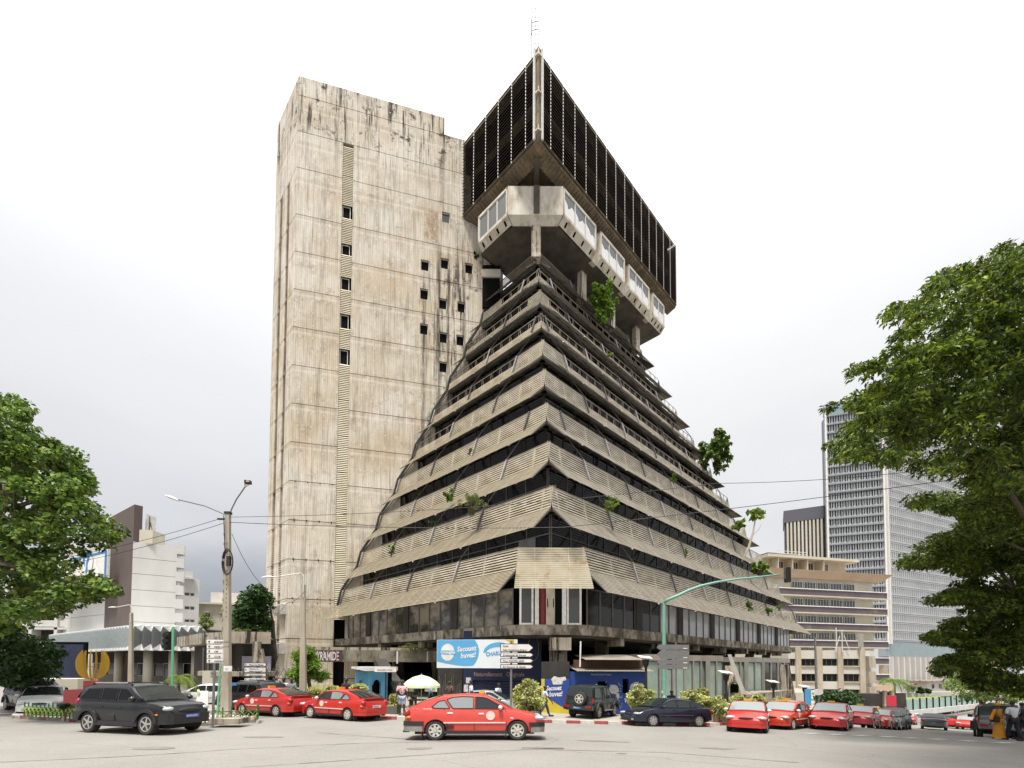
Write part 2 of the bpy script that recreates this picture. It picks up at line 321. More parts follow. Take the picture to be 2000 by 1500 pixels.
def s_end(f, k, n):
    if f == 'R': return 74-2.0*(k-1)
    P = OX+NL*n                                           # meets the tower wall
    return ((WC-P).dot(WN))/(TL.dot(WN)) - .05
def strut_s(f, k, j): return 29+6.28*j-.9*(k-1)
PANEL = {}
def slat_panel(kind, w, f, m, mi):
    """one bay of horizontal slats, local x along the face, y outwards"""
    key = (kind, round(w,2), f, m.name)
    if key in PANEL: return PANEL[key]
    b = MB(); sg = 1 if f == 'L' else -1
    if kind == 'parapet': o0, z0, o1, z1, nn, th, ww = 0, 0, .28, -1.5, 8, .02, .098
    elif kind == 'half': o0, z0, o1, z1, nn, th, ww = .13, -.72, .28, -1.5, 6, .025, .075
    elif kind == 'flare': o0, z0, o1, z1, nn, th, ww = .28, -1.5, 1.98, -3.18, 14, .008, .098
    L = hypot(o1-o0, z1-z0); dx, dz = (o1-o0)/L, (z1-z0)/L
    for i in range(nn):
        c = (i+.5)/nn*L; e = random.uniform(-.006,.006)
        a, d = c-ww/2+e, c+ww/2+e
        P = []
        for q in (a, d):
            for r_ in (0, th): P.append((o0+dx*q+(-dz)*r_*-1*-1, z0+dz*q+dx*r_))
        # cross-section corners: outer face and inner face
        (oa,za),(ob,zb),(oc,zc),(od,zd) = (o0+dx*a, z0+dz*a), (o0+dx*d, z0+dz*d), (o0+dx*d+dz*th, z0+dz*d-dx*th), (o0+dx*a+dz*th, z0+dz*a-dx*th)
        sec = [(oa,za),(ob,zb),(oc,zc),(od,zd)]
        b.add([(0,sg*o,z) for o, z in sec]+[(w,sg*o,z) for o, z in sec], [(0,1,2,3),(7,6,5,4),(0,4,5,1),(1,5,6,2),(2,6,7,3),(3,7,4,0)])
    for x in (.03, w-.03) if kind != 'flare' else (.02, w/2, w-.02):       # backing strips the slats are riveted to
        b.bar((x,sg*(o0-.05),z0),(x,sg*(o1-.05),z1),.05,.04)
    PANEL[key] = b.mesh('slat_panel', m); return PANEL[key]
def yaw(f): t = FACE[f][0]; return atan2(t.y,t.x)
def put(kind, name, f, k, a, b, m):
    if b-a < .25: return
    o = bpy.data.objects.new(name, slat_panel(kind, b-a-.05, f, m, 0)); COL.objects.link(o); o.parent = B
    o.location = fp(f, a+.025, n0(f,k), zk(k))-off(B); o.rotation_euler = (0,0,yaw(f)); return o
for f in 'LR':
    for k in range(1,11):
        n = n0(f,k); start = s0(f,k)-.15 if k > 1 else strut_s(f,1,-1)-.15; end = s_end(f,k,n)
        js = sorted({round(strut_s(f,k,j/2),3) for j in range(-4,24)}); cuts = [start]+[s for s in js if start+.3 < s < end-.3]+[end]
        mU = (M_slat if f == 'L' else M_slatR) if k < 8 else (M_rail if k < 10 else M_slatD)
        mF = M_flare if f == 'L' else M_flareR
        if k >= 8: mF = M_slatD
        for a, b_ in zip(cuts[:-1], cuts[1:]):
            far = a-s0(f,k)
            full = k <= 4 or (k == 5 and far < (12 if f == 'L' else 3)) or (k == 6 and far < 2.6) or (k in (9,10) and f == 'L' and far > 4) or (k == 8 and far < 1) or k == 10
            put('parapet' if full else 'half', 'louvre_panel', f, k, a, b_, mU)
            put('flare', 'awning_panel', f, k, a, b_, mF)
        # hand rail and its A-shaped stanchions above the low screens
        rail = MB(); zt = zk(k)
        rail.bar(fp(f,start,n+.0,zt+.01), fp(f,end,n+.0,zt+.01), .05, .045)
        st = start+.35
        while st < end:
            if k <= 4 or k == 10: break
            for ds in (-.16, .16): rail.bar(fp(f,st+ds*.4,n-.02,zt-.02), fp(f,st+ds*1.5,n-.02,zt-1.2), .03, .03)
            st += 1.28
        rail.build('hand_rail', M_rail, B)
        # floor slab edge, soffit and glazing of the storey
        zf = zt-1.25; e2 = end
        lip = MB(); lip.hexa([fp(f,start+.2,n-.45,zf-.42),fp(f,e2,n-.45,zf-.42),fp(f,e2,n-.02,zf-.42),fp(f,start-.0,n-.02,zf-.42),fp(f,start+.2,n-.45,zf),fp(f,e2,n-.45,zf),fp(f,e2,n-.02,zf),fp(f,start,n-.02,zf)])
        s_ = start+1.2
        while s_ < e2-1:                                   # ribs under the slab
            lip.hexa([fp(f,s_,n-2.4,zf-.62),fp(f,s_+.3,n-2.4,zf-.62),fp(f,s_+.3,n-.1,zf-.5),fp(f,s_,n-.1,zf-.5),fp(f,s_,n-2.4,zf-.43),fp(f,s_+.3,n-2.4,zf-.43),fp(f,s_+.3,n-.1,zf-.43),fp(f,s_,n-.1,zf-.43)]); s_ += 1.57
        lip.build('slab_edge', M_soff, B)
        # underside frames that carry the awning, seen from below on the upper storeys
        arm = MB(); s_ = cuts[1] if len(cuts) > 2 else start
        for s_ in cuts[:-1]:
            arm.bar(fp(f,s_+.04,n+.2,zt-1.6), fp(f,s_+.04,n+1.9,zt-3.2), .06,.05);
        arm.build('awning_arm', M_greyfr, B, kind='stuff')
# clip brackets at each joint of the awnings' lower edges
for f in 'LR':
    c = MB()
    for k in range(1,9):
        n = n0(f,k)
        for j in range(0,8):
            s_ = strut_s(f,k,j)
            if s0(f,k)+.5 < s_ < s_end(f,k,n)-.5: c.bar(fp(f,s_,n+1.95,zk(k)-3.22), fp(f,s_+.04,n+2.05,zk(k)-3.27), .05,.09)
    c.build('awning_clip', M_balc, B, kind='stuff')
# inclined steel struts over the screens
for f in 'LR':
    for j in range(0,9):
        segs = []
        for k in range(1,11):
            s_ = strut_s(f,k,j)
            if s_ < s0(f,k)+.1 or s_ > s_end(f,k,n0(f,k))-.3: continue
            m = MB(); n = n0(f,k); s2 = strut_s(f,k+1,j); n2 = n0(f,k+1); P0, P1 = fp(f,s_,n+.42,zk(k)-1.5), fp(f,s2,n2+.42,zk(k+1)-1.5); q_ = fp(f,s_-.33,n+.12,zk(k)-.02); P1 = fp(f,s2,n2+.16,zk(k+1)-1.62)
            m.bar(P0, q_, .13,.10, up=FACE[f][1])
            m.build('strut', M_strutw if (j+k) % 2 else M_strut, B)
            if k < 10 and s2 > s0(f,k+1)+.3:
                m = MB(); m.bar(q_, P1, .07,.07, up=FACE[f][1]); m.build('strut', M_soff, B)
# edge beams where the screens meet the tower
for k in range(1,11):
    e = s_end('L',k,n0('L',k)); m = MB(); m.bar(fp('L',e-.1,n0('L',k)+.4,zk(k)-1.5), fp('L',e-.1,n0('L',k),zk(k)+.1), .2,.2)
    if k < 10: m.bar(fp('L',e-.1,n0('L',k),zk(k)+.1), fp('L',s_end('L',k+1,n0('L',k+1))-.1,n0('L',k+1)+.4,zk(k+1)-1.5), .2,.2)
    m.build('edge_beam', M_dark2, B)
    e = s_end('R',k,n0('R',k)); m = MB()
    m.add([fp('R',e,n0('R',k),zk(k)),fp('R',e,n0('R',k)+.28,zk(k)-1.5),fp('R',e,n0('R',k)+1.98,zk(k)-3.18),fp('R',e,n0('R',k)-1.2,zk(k)-3.0),fp('R',e+.12,n0('R',k),zk(k)),fp('R',e+.12,n0('R',k)+.28,zk(k)-1.5),fp('R',e+.12,n0('R',k)+1.98,zk(k)-3.18),fp('R',e+.12,n0('R',k)-1.2,zk(k)-3.0)], [(0,1,2,3),(7,6,5,4),(0,4,5,1),(1,5,6,2),(2,6,7,3),(3,7,4,0)])
    m.build('end_cheek', M_slatD, B)
# floors and dark glazing behind
def corner_poly(nl, nr, eL, eR, back=14, blunt=0):
    # intersection of the two face lines, running to their ends and back inside; counter-clockwise from above
    d = (Vector((0,0,0)))
    # solve OX+TL*a+NL*nl == OX+TR*b+NR*nr  (faces at right angles: a = NR-side offset)
    a = nr*TL.dot(NR); b = nl*TR.dot(NL)
    tip = OX+TL*a+NL*nl
    Pl, Pr = OX+TL*eL+NL*nl, OX+TR*eR+NR*nr
    if blunt: return [Pl, tip+TL*blunt, tip+TR*blunt, Pr, Pr-NR*back, tip+Vector((0,back*1.35,0)), Pl-NL*back]
    return [Pl, tip, Pr, Pr-NR*back, tip+Vector((0,back*1.35,0)), Pl-NL*back]
for k in range(1,11):
    zf = zk(k)-1.25
    p = corner_poly(n0('L',k)-.4, n0('R',k)-.4, s_end('L',k,n0('L',k)), s_end('R',k,0)-.2, 9, 3.6 if k == 1 else 0)
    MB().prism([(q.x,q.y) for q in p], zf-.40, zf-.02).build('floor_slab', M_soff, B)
    g = MB(); fr = MB(); zt_ = zf+FH-.4-.02 if k < 10 else zf+2.6
    for f in 'LR':
        n = n0(f,k)-1.9; a = n0('R' if f == 'L' else 'L', k)-1.9; a = a*FACE[f][0].dot(NR if f == 'L' else NL); e = s_end(f,k,n0(f,k))-.4
        g.hexa([fp(f,a,n,zf),fp(f,e,n,zf),fp(f,e,n-.06,zf),fp(f,a,n-.06,zf),fp(f,a,n,zt_),fp(f,e,n,zt_),fp(f,e,n-.06,zt_),fp(f,a,n-.06,zt_)])
        s_ = a+.05
        while s_ < e:
            fr.bar(fp(f,s_,n+.03,zf), fp(f,s_,n+.03,zt_), .07,.06, up=FACE[f][1]); s_ += 2.1
        fr.bar(fp(f,a,n+.03,zf+2.35), fp(f,e,n+.03,zf+2.35), .07,.07)
    if k < 10:
        g.build('glazing', M_glass, B); fr.build('mullion_grid', M_dark2 if k > 2 else M_greyfr, B, kind='stuff')
# pale curtains and boards behind some of the upper panes
cur = MB()
for k, f, ds, w_, h0, h1 in ((1,'L',3.2,1.6,0,2.3),(2,'L',1.1,.9,0,2.2),(2,'R',1.4,.9,.2,1.6),(3,'L',9,2,0,2),(4,'L',12,1,0,2),(1,'R',13,6,0,2.2),(1,'R',21,5,.1,2.2),(2,'R',16,2.4,0,2.1),(1,'L',14,2.5,0,2.1),(5,'L',8,1,0,2)):
    n = n0(f,k)-1.86; s_ = s0(f,k)+ds; zf = zk(k)-1.25
    cur.hexa([fp(f,s_,n,zf+h0),fp(f,s_+w_,n,zf+h0),fp(f,s_+w_,n+.02,zf+h0),fp(f,s_,n+.02,zf+h0),fp(f,s_,n,zf+h1),fp(f,s_+w_,n,zf+h1),fp(f,s_+w_,n+.02,zf+h1),fp(f,s_,n+.02,zf+h1)])
cur.build('curtain', mat('faded_curtain', (.16,.165,.15), .8, c2=(.09,.09,.08), scale=3, stretch=(3,3,.3)), B, kind='stuff')
# ---- first storey: blunt nose panel, windows, slab and the dark hall below
cz = zk(1); hw = 2.14; ny = 27.77+hw
nose = MB()
for i in range(22):
    q = (i+.5)/22; z = cz-3.02*q; y = ny-.95*q*2.0+(.15 if i < 10 else .0)*0; w_ = hw+.30*q
    nose.box((2.55, y-.02, z), (2*w_, .03, .080 if i < 8 else .100))
nose.bar((2.55-1.1,ny+.12,cz),(2.55-1.1,ny-1.72,cz-3.0),.05,.05); nose.bar((2.55+1.1,ny+.12,cz),(2.55+1.1,ny-1.72,cz-3.0),.05,.05)
nose.build('nose_awning', M_slatC, B, kind=None)
SZ = 2.59; SN = .45                                      # top of the first-floor slab; set back from the screen face
slab = []
nl, nr = n0('L',1)+SN, n0('R',1)+SN
def fpt(f, s, n): q = fp(f,s,n,0); return (q.x,q.y)
sc = 22.4
Lc = fpt('L', sc, nl); Rc = fpt('R', sc, nr)
polyS = [fpt('L', s_end('L',1,nl), nl), fpt('L', sc+6, nl), fpt('L', sc+2.1, nl-.12), (Lc[0]+.25,Lc[1]+.0), (Rc[0]-.25,Rc[1]), fpt('R', sc+2.1, nr-.12), fpt('R', sc+6, nr), fpt('R', 72, nr), fpt('R', 72, nr-16), (2.55,60), fpt('L', s_end('L',1,nl)-2, nl-14)]
MB().prism(polyS, SZ-.66, SZ).build('first_floor_slab', M_grime, B)
MB().prism([(x+(2.55-x)*.012, y+.35) for x, y in polyS], SZ-.80, SZ-.665).build('slab_soffit', M_soff, B)
# windows of the first storey
def win_run(f, n, s_a, s_b, step, z0, z1, mfr, skip=(), glass=None):
    t, q = FACE[f]; i = 0; s_ = s_a
    while s_ < s_b-.3:
        w_ = min(step, s_b-s_)
        if i % 5 == 4:
            m = MB(); m.hexa([fp(f,s_,n-.3,z0),fp(f,s_+w_*.55,n-.3,z0),fp(f,s_+w_*.55,n+.12,z0),fp(f,s_,n+.12,z0),fp(f,s_,n-.3,z1),fp(f,s_+w_*.55,n-.3,z1),fp(f,s_+w_*.55,n+.12,z1),fp(f,s_,n+.12,z1)]); m.build('pier', M_dark2, B); s_ += w_*.55
        else:
            window(B, OX+q*n, t, q, s_, s_+w_-.02, z0, z1, mfr, (glass(i) if glass else M_glass), dep=.08, fw=.07); s_ += w_
        i += 1
M_refl = mat('reflection_tinted_pane', (.25,.22,.165), .08, c2=(.05,.047,.04), scale=.45, stretch=(1,1,1.6), spec=.8, lo=.42, hi=.58)  # reflection of a brownish building is put into the pane colour
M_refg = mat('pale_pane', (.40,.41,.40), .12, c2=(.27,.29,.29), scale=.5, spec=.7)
wl, wr = nl-.5, nr-.5
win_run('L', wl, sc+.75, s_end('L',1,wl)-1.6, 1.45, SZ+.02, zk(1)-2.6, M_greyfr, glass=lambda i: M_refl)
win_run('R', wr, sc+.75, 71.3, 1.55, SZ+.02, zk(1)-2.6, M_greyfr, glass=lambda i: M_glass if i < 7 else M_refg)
fy = Lc[1]+.42; x0_, x1_ = Lc[0]+.25, Rc[0]-.25
for a, b_, kind in ((0,.95,'w'),(1.15,1.2,'p'),(1.42,1.72,'r'),(1.80,2.40,'b'),(2.42,2.82,'d'),(2.98,3.05,'p'),(3.2,4.2,'w')):
    L_ = (x1_-x0_)/4.2
    a, b_ = a*L_, b_*L_
    if kind == 'w': window(B, (x0_,fy,0), (1,0,0), (0,-1,0), a, b_, SZ+.02, zk(1)-2.3, M_wframe, M_glass2, dep=.1, fw=.13)
    elif kind == 'p': MB().box((x0_+(a+b_)/2, fy, (SZ+zk(1)-2.3)/2), (.26,.2,zk(1)-2.3-SZ)).build('white_post', M_wframe, B)
    elif kind == 'r': MB().box((x0_+(a+b_)/2, fy+.15, (SZ+zk(1)-2.3)/2), (b_-a,.05,zk(1)-2.3-SZ)).build('red_panel', plain('deep_red', (.16,.012,.015), .6), B)
    elif kind == 'b':
        d_ = MB().box((x0_+(a+b_)/2, fy+.12, (SZ+zk(1)-2.3)/2), (b_-a,.06,zk(1)-2.3-SZ)).build('door', mat('bare_door', (.46,.42,.34), .7, c2=(.33,.29,.22), scale=2), B)
        h_ = MB()
        for x in (a+.1*L_, b_-.1*L_): h_.bar((x0_+x,fy+.05,SZ+1.2),(x0_+x,fy+.05,SZ+1.75),.05,.05)
        h_.build('handle', M_dark, d_)
MB().box((2.55, fy+1.3, (SZ+zk(1)-1.8)/2), (x1_-x0_+2, .1, 5)).build('inner_wall', M_dark, B)
MB().bar(fp('L',sc+.7,wl,SZ+3.75), fp('L',s_end('L',1,wl),wl,SZ+3.75), .3,1.2).build('window_header', M_dark2, B)
MB().bar(fp('R',sc+.7,wr,SZ+3.75), fp('R',71,wr,SZ+3.75), .3,1.2).build('window_header', M_dark2, B)
# ---- hall below the slab: back walls, leaning columns, corbels
hall = MB()
hall.hexa([Vector(p) for p in [(*fpt('L',28.3,nl-9),-3.3),(*fpt('L',50,nl-9),-3.3),(*fpt('L',50,nl-9.3),-3.3),(*fpt('L',28.3,nl-9.3),-3.3),(*fpt('L',28.3,nl-9),2),(*fpt('L',50,nl-9),2),(*fpt('L',50,nl-9.3),2),(*fpt('L',28.3,nl-9.3),2)]])
hall.hexa([Vector(p) for p in [(*fpt('R',29,nr-9.5),-5),(*fpt('R',72,nr-9.5),-6),(*fpt('R',72,nr-9.8),-6),(*fpt('R',29,nr-9.8),-5),(*fpt('R',29,nr-9.5),2),(*fpt('R',72,nr-9.5),2),(*fpt('R',72,nr-9.8),2),(*fpt('R',29,nr-9.8),2)]])
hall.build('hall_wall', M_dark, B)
for f, nn, ss in (('R',nr-2.2,(27,33.5,40,46.5,53,59.5,66)),('L',nl-2.2,(27,33.5,40))):
    for s_ in ss:
        MB().bar(fp(f,s_,nn+.9,SZ-.95), fp(f,s_,nn+2.0,SZ-.95), .45,.55, up=(0,0,1)).build('corbel', M_stain, B)
        zb = G(*fpt(f,s_,nn))-.1
        MB().bar(fp(f,s_,nn+.3,SZ-.8), fp(f,s_+3.2,nn-2.4,zb-.5), .6,.9, up=FACE[f][1]).build('leaning_column', M_soff, B)
MB().box((3.1,31.0,-.5),(1.1,1.0,5.1)).build('column', M_stain, B)
MB().box((3.1,29.9,1.35),(1.3,1.6,.8)).build('corbel', M_stain, B)
# ================================================================ tower
def wp(u, z, d=0.): return WC+WT*u-WN*d+Vector((0,0,z))
zj = [-3.6,-1.5]+[2.6+4.0925*i for i in range(12)]+[52.76+.0,56.8,60.81,62.98]; zj = sorted(set(round(z,2) for z in zj)); zj = [z for i, z in enumerate(zj) if i == 0 or z-zj[i-1] > 1.]
def wuz(px, py):
    r = ray(px, py); k_ = (WC.dot(WN))/(Vector((r.x,r.y,0)).dot(WN)); p = r*k_; return (p-WC).dot(WT), p.z
U_STRIP = (4.57, 5.68)
wins = []
for q in ((671,400,685,427),(669,475,684,498),(667,540,682,567),(665,612,680,640),(664,681,679,710)): u, z = wuz(q[0],q[1]); u2, z2 = wuz(q[2],q[3]); wins.append((4.62, 5.45, z2-.1, z, 's'))
for q in ((863,413,879,436),(822,508,838,528),(861,505,876,524),(908,515,924,533),(820,564,837,584),(857,583,873,603),(893,589,909,610),(819,632,837,653),(858,649,874,669),(891,655,907,674),(857,707,874,726)):
    ua, za = wuz((q[0]+q[2])/2, (q[1]+q[3])/2); wins.append((ua-.46, ua+.46, za-.62, za+.62, 'w'))
UE = 22.5
for i in range(len(zj)-1):
    z0, z1 = zj[i]+.035, zj[i+1]-.035
    for a, b_ in ((0,U_STRIP[0]),(U_STRIP[1],UE)):
        if z0 > 60.5: b_ = min(b_, 15.5)
        if a > 0 and z1 < 3: b_ = 7
        if z0 > 55.9 or z1 < 4.5:                         # no vent strip here: one wall from side to side
            if a > 0 and z1 >= 4.5: continue
            if z0 > 55.9: b_ = 15.5 if z0 > 60.5 else 18.0
        m = MB(); holewall(m, WC, WT, WN, a, b_, z0, z1, [w[:4] for w in wins if w[4] == 'w']); m.build('wall_panel', M_tower, B)
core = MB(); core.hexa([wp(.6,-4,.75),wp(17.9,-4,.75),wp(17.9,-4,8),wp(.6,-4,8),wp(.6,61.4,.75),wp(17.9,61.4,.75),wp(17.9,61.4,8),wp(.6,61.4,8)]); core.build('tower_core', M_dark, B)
MB().hexa([wp(.3,59.5,.45),wp(15.2,59.5,.45),wp(15.2,59.5,9),wp(.3,59.5,9),wp(.3,62.6,.45),wp(15.2,62.6,.45),wp(15.2,62.6,9),wp(.3,62.6,9)]).build('roof_slab', M_stain, B)
MB().hexa([wp(15.2,59,.4),wp(17.95,59,.4),wp(17.95,59,9),wp(15.2,59,9),wp(15.2,61.4,.4),wp(17.95,61.4,.4),wp(17.95,61.4,9),wp(15.2,61.4,9)]).build('roof_slab', M_stain, B)
for w in wins:
    window(B, WC, WT, WN, w[0], w[1], w[2], w[3], M_wframe, M_glass2 if w[2] > 50 and w[4] == 'w' else M_dark, dep=.26, fw=.065)
# louvred vent strip between the windows
sw = sorted([w for w in wins if w[4] == 's'], key=lambda w: w[2]); segs = []; z = 4.6
for w in sw: segs.append((z, w[2])); z = w[3]
segs.append((z, 56.5)); segs2 = []
for a, b_ in segs:
    k_ = max(1, round((b_-a)/4.09)); segs2 += [(a+(b_-a)*i/k_, a+(b_-a)*(i+1)/k_) for i in range(k_)]
for a, b_ in segs2:
    m = MB(); z = a+.06
    while z < b_-.03:
        p = [wp(4.6,z,.10),wp(5.66,z,.10),wp(5.66,z+.02,.04-.03),wp(4.6,z+.02,.01),wp(4.6,z+.12,.14),wp(5.66,z+.12,.14),wp(5.66,z+.15,.08),wp(4.6,z+.15,.08)]; m.hexa(p); z += .195
    m.build('vent_louvre', M_vent, B)
# left flank of the tower
FL, FN = Vector((-.7096,.7046,0)), Vector((-.7046,-.7096,0))
SL = [(1.9,2.75),(4.1,5.0)]
for i in range(len(zj)-1):
    z0, z1 = zj[i]+.035, zj[i+1]-.035
    hs = [(a,b_,max(z0,-2),z1) for a, b_ in SL] if z1 < 55.5 else []
    m = MB(); holewall(m, WC, FL, FN, 0, 6.55, z0, z1, [(a,b_,c+.001,d-.001) for a, b_, c, d in hs], depth=.3, back=.45); m.build('flank_panel', M_tower, B)
    for (a, b_) in (SL if z1 < 55.5 else []):
        if (i % 3 == 2 and z0 < 20): continue
        m = MB(); z = z0+.9*(i % 2)
        while z < z1-.1: m.hexa([WC+FL*u-FN*d+Vector((0,0,zz)) for zz, dd in ((z,0.),(z+.1,.06)) for u, d in ((a,.06+dd),(b_,.06+dd),(b_,.24+dd),(a,.24+dd))]); z += .24
        m.build('flank_louvre', M_tower, B)
MB().hexa([WC+FL*u-FN*d+Vector((0,0,z)) for z in (-4,59) for u, d in ((.6,.7),(6.4,.7),(6.4,5),(.6,5))]).build('tower_core', M_dark, B)
MB().hexa([WC+FL*u-FN*d+Vector((0,0,z)) for z in (-4,62.5) for u, d in ((6.0,.3),(6.5,.3),(6.5,7),(6.0,7))]).build('rear_wall', M_tower, B)
# drip bolts under the lower joints
bl = MB()
for z in (19.2-.28, 15.1-.28, 11.0-.3, 6.75+.03, 6.75-.42, 10.85+.02, 14.9+.02):
    for u in (.55,1.75,2.95,4.15): bl.box(wp(u,z,-.02), (.07,.07,.1))
bl.build('joint_bolt', M_dark, B)
# old sign box and air units on the flank near the ground
for zc, hh in ((5.6,1.0),(1.6,1.1)):
    MB().hexa([WC+FL*u+FN*d+Vector((0,0,z)) for z in (zc-hh/2, zc+hh/2) for u, d in ((.1,.02),(2.4,.02),(2.4,.55),(.1,.55))]).build('sign_box', M_wframe, B)
    MB().hexa([WC+FL*u+FN*d+Vector((0,0,z)) for z in (zc-hh/2+.12, zc+hh/2-.12) for u, d in ((.25,.56),(2.2,.56),(2.2,.60),(.25,.60))]).build('sign_face', mat('faded_sign', (.42,.36,.30), .8, c2=(.16,.12,.1), scale=3), B)
# ================================================================ columns, balcony storey, slatted box
cA = Vector((2.35,47.0,0)); zs0 = 46.03
for s_, w_ in ((0,.95),(7.9,.95),(14.1,.95),(20.3,.95)):
    p = cA+TR*s_; MB().box((p.x,p.y,(zk(10)-1.6+zs0)/2-.1),(w_,w_,zs0-zk(10)+1.9), rz=R(44.8) if s_ else 0).build('column', M_tower, B)
MB().box((-2.6,51.6,zs0-2.4),(2.0,.3,5)).build('doorway', M_dark, B); MB().box((-2.6,51.4,zs0-1.0),(2.2,.3,.9)).build('lintel', M_balc, B)
zb0, zb1 = 46.67, 49.75
PL, PR = Vector((-.64,46,0)), Vector((5.11,46,0))
soff = [(-.09,46.62),(4.58,46.62)]
ndr = .62
fpl = lambda P, t, s_, n_, q: P+t*s_+n_*q
pr_end = PR+TR*22.4; pl_end = PL+TL*4.9
poly = [tuple((pl_end-NL*ndr).xy), soff[0], soff[1], tuple((pr_end-NR*ndr).xy), tuple((pr_end-NR*12).xy), (2.4,66), tuple((pl_end-NL*6).xy)]
MB().prism(poly, zs0, zs0+.3).build('balcony_soffit', M_soff, B)
MB().prism([(x, y+.6) for x, y in poly], zs0+.3, 51.0).build('inner_storey', M_dark2, B)
# front chamfer of the balcony
m = MB(); A0, A1 = (-.64,46), (5.11,46)
m.hexa([(A0[0],46,zb0),(A1[0],46,zb0),(A1[0]-.2,46.35,zb0),(A0[0]+.2,46.35,zb0),(A0[0],46,zb1),(A1[0],46,zb1),(A1[0]-.2,46.35,zb1),(A0[0]+.2,46.35,zb1)])
m.add([(A0[0],46,zb0),(A1[0],46,zb0),(soff[1][0],46.62,zs0),(soff[0][0],46.62,zs0)], [(0,1,2,3)]); m.build('balcony_front', M_balc, B)
m = MB(); m.add([(1.55,45.98,zb1-.0),(3.15,45.98,zb1),(2.95,46.6,zs0+.02),(1.75,46.6,zs0+.02),(2.05,46.55,zb1),(2.65,46.55,zb1)], [(0,4,3),(4,5,2,3),(5,1,2)])
m.box((2.35,45.99,(zb0+zb1)/2+.1),(.62,.12,zb1-zb0-.05)); m.build('nose_pier', M_soff, B)
def module(P, t, n, a, b, npan, broken, mg):
    """one bay: sloping apron with weep slots, glazed front"""
    v = lambda s_, q, z: P+t*s_+n*q+Vector((0,0,z)); m = MB(); gap = .16
    sl = [(a+(b-a)*(i+.5)/4-.12, a+(b-a)*(i+.5)/4+.12) for i in range(4)]
    us = [a]+[x for s_ in sl for x in s_]+[b]
    for i in range(len(us)-1):                            # apron in strips, the slot strips only above and below the slot
        x0, x1 = us[i], us[i+1]; slot = i % 2 == 1
        for f0, f1 in (((0,.22),(.78,1)) if slot else ((0,1),)):
            q = lambda x, ff: v(x, -ndr*(1-ff), zs0+(zb0-zs0)*ff)
            m.add([q(x0,f0),q(x1,f0),q(x1,f1),q(x0,f1)], [(0,1,2,3)])
    m.hexa([v(a,-.25,zb0),v(b,-.25,zb0),v(b,0,zb0),v(a,0,zb0),v(a,-.25,zb0+.3),v(b,-.25,zb0+.3),v(b,0,zb0+.3),v(a,0,zb0+.3)])
    m.hexa([v(a,-.3,zb1-.25),v(b,-.3,zb1-.25),v(b,0,zb1-.25),v(a,0,zb1-.25),v(a,-.3,zb1),v(b,-.3,zb1),v(b,0,zb1),v(a,0,zb1)])
    for x in (a,b):
        x1 = x+(gap if x == a else -gap)
        m.hexa([v(x,-1.,zb0),v(x1,-1.,zb0),v(x1,0,zb0),v(x,0,zb0),v(x,-1.,zb1),v(x1,-1.,zb1),v(x1,0,zb1),v(x,0,zb1)])
        m.add([v(x,0,zb0),v(x,-1.,zb0),v(x,-1.,zs0),v(x,-ndr,zs0)], [(0,1,2,3)])
    m.build('balcony_bay', M_balc, B)
    d = MB(); d.hexa([v(a+.05,-.5-ndr,zs0+.1),v(b-.05,-.5-ndr,zs0+.1),v(b-.05,-.3,zb0-.02),v(a+.05,-.3,zb0-.02),v(a+.05,-.6-ndr,zs0+.3),v(b-.05,-.6-ndr,zs0+.3),v(b-.05,-.5,zb0+.1),v(a+.05,-.5,zb0+.1)]); d.build('gutter', M_dark, B)
    w_ = (b-a-2*gap)/npan
    for i in range(npan):
        u0 = a+gap+i*w_; w = window(B, P, t, n, u0, u0+w_-.02, zb0+.3, zb1-.25, M_wframe, mg, dep=.12, fw=.08)
        if broken:                                         # white boards standing behind the lower part of the pane
            hz = zb0+.36; h1 = hz+random.uniform(1.2,1.7); h2 = hz+random.uniform(1.0,1.5); k1 = hz+random.uniform(.9,1.8)
            q = lambda x, z: v(x, -.075, z)
            xs = [u0+.1, u0+w_*.3, u0+w_*.36, u0+w_*.6, u0+w_*.7, u0+w_-.12]
            MB().add([q(xs[0],hz),q(xs[-1],hz),q(xs[-1],h2),q(xs[4],h2+.15),q(xs[3],h2-.1),q(xs[2],k1),q(xs[1],h1-.2),q(xs[0],h1+.1)], [(0,1,2,3,4,5,6,7)]).build('board', M_panelw, w)
module(PL, TL, NL, .1, 4.7, 3, False, plain('net_glass', (.16,.165,.16), .4))
for a, b_, npan in ((.1,6.0,3),(6.9,12.1,3),(13.0,18.2,3),(19.1,22.4,2)): module(PR, TR, NR, a, b_, npan, True, M_glass2)
for a, b_ in ((6.0,6.9),(12.1,13.0),(18.2,19.1)):
    m = MB(); v = lambda s_, q, z: PR+TR*s_+NR*q+Vector((0,0,z)); m.hexa([v(a,-1.1,zs0),v(b_,-1.1,zs0),v(b_,-.62,zs0),v(a,-.62,zs0),v(a,-1.1,zb1-.1),v(b_,-1.1,zb1-.1),v(b_,-.62,zb1-.1),v(a,-.62,zb1-.1)]); m.build('bay_joint', M_balc, B)
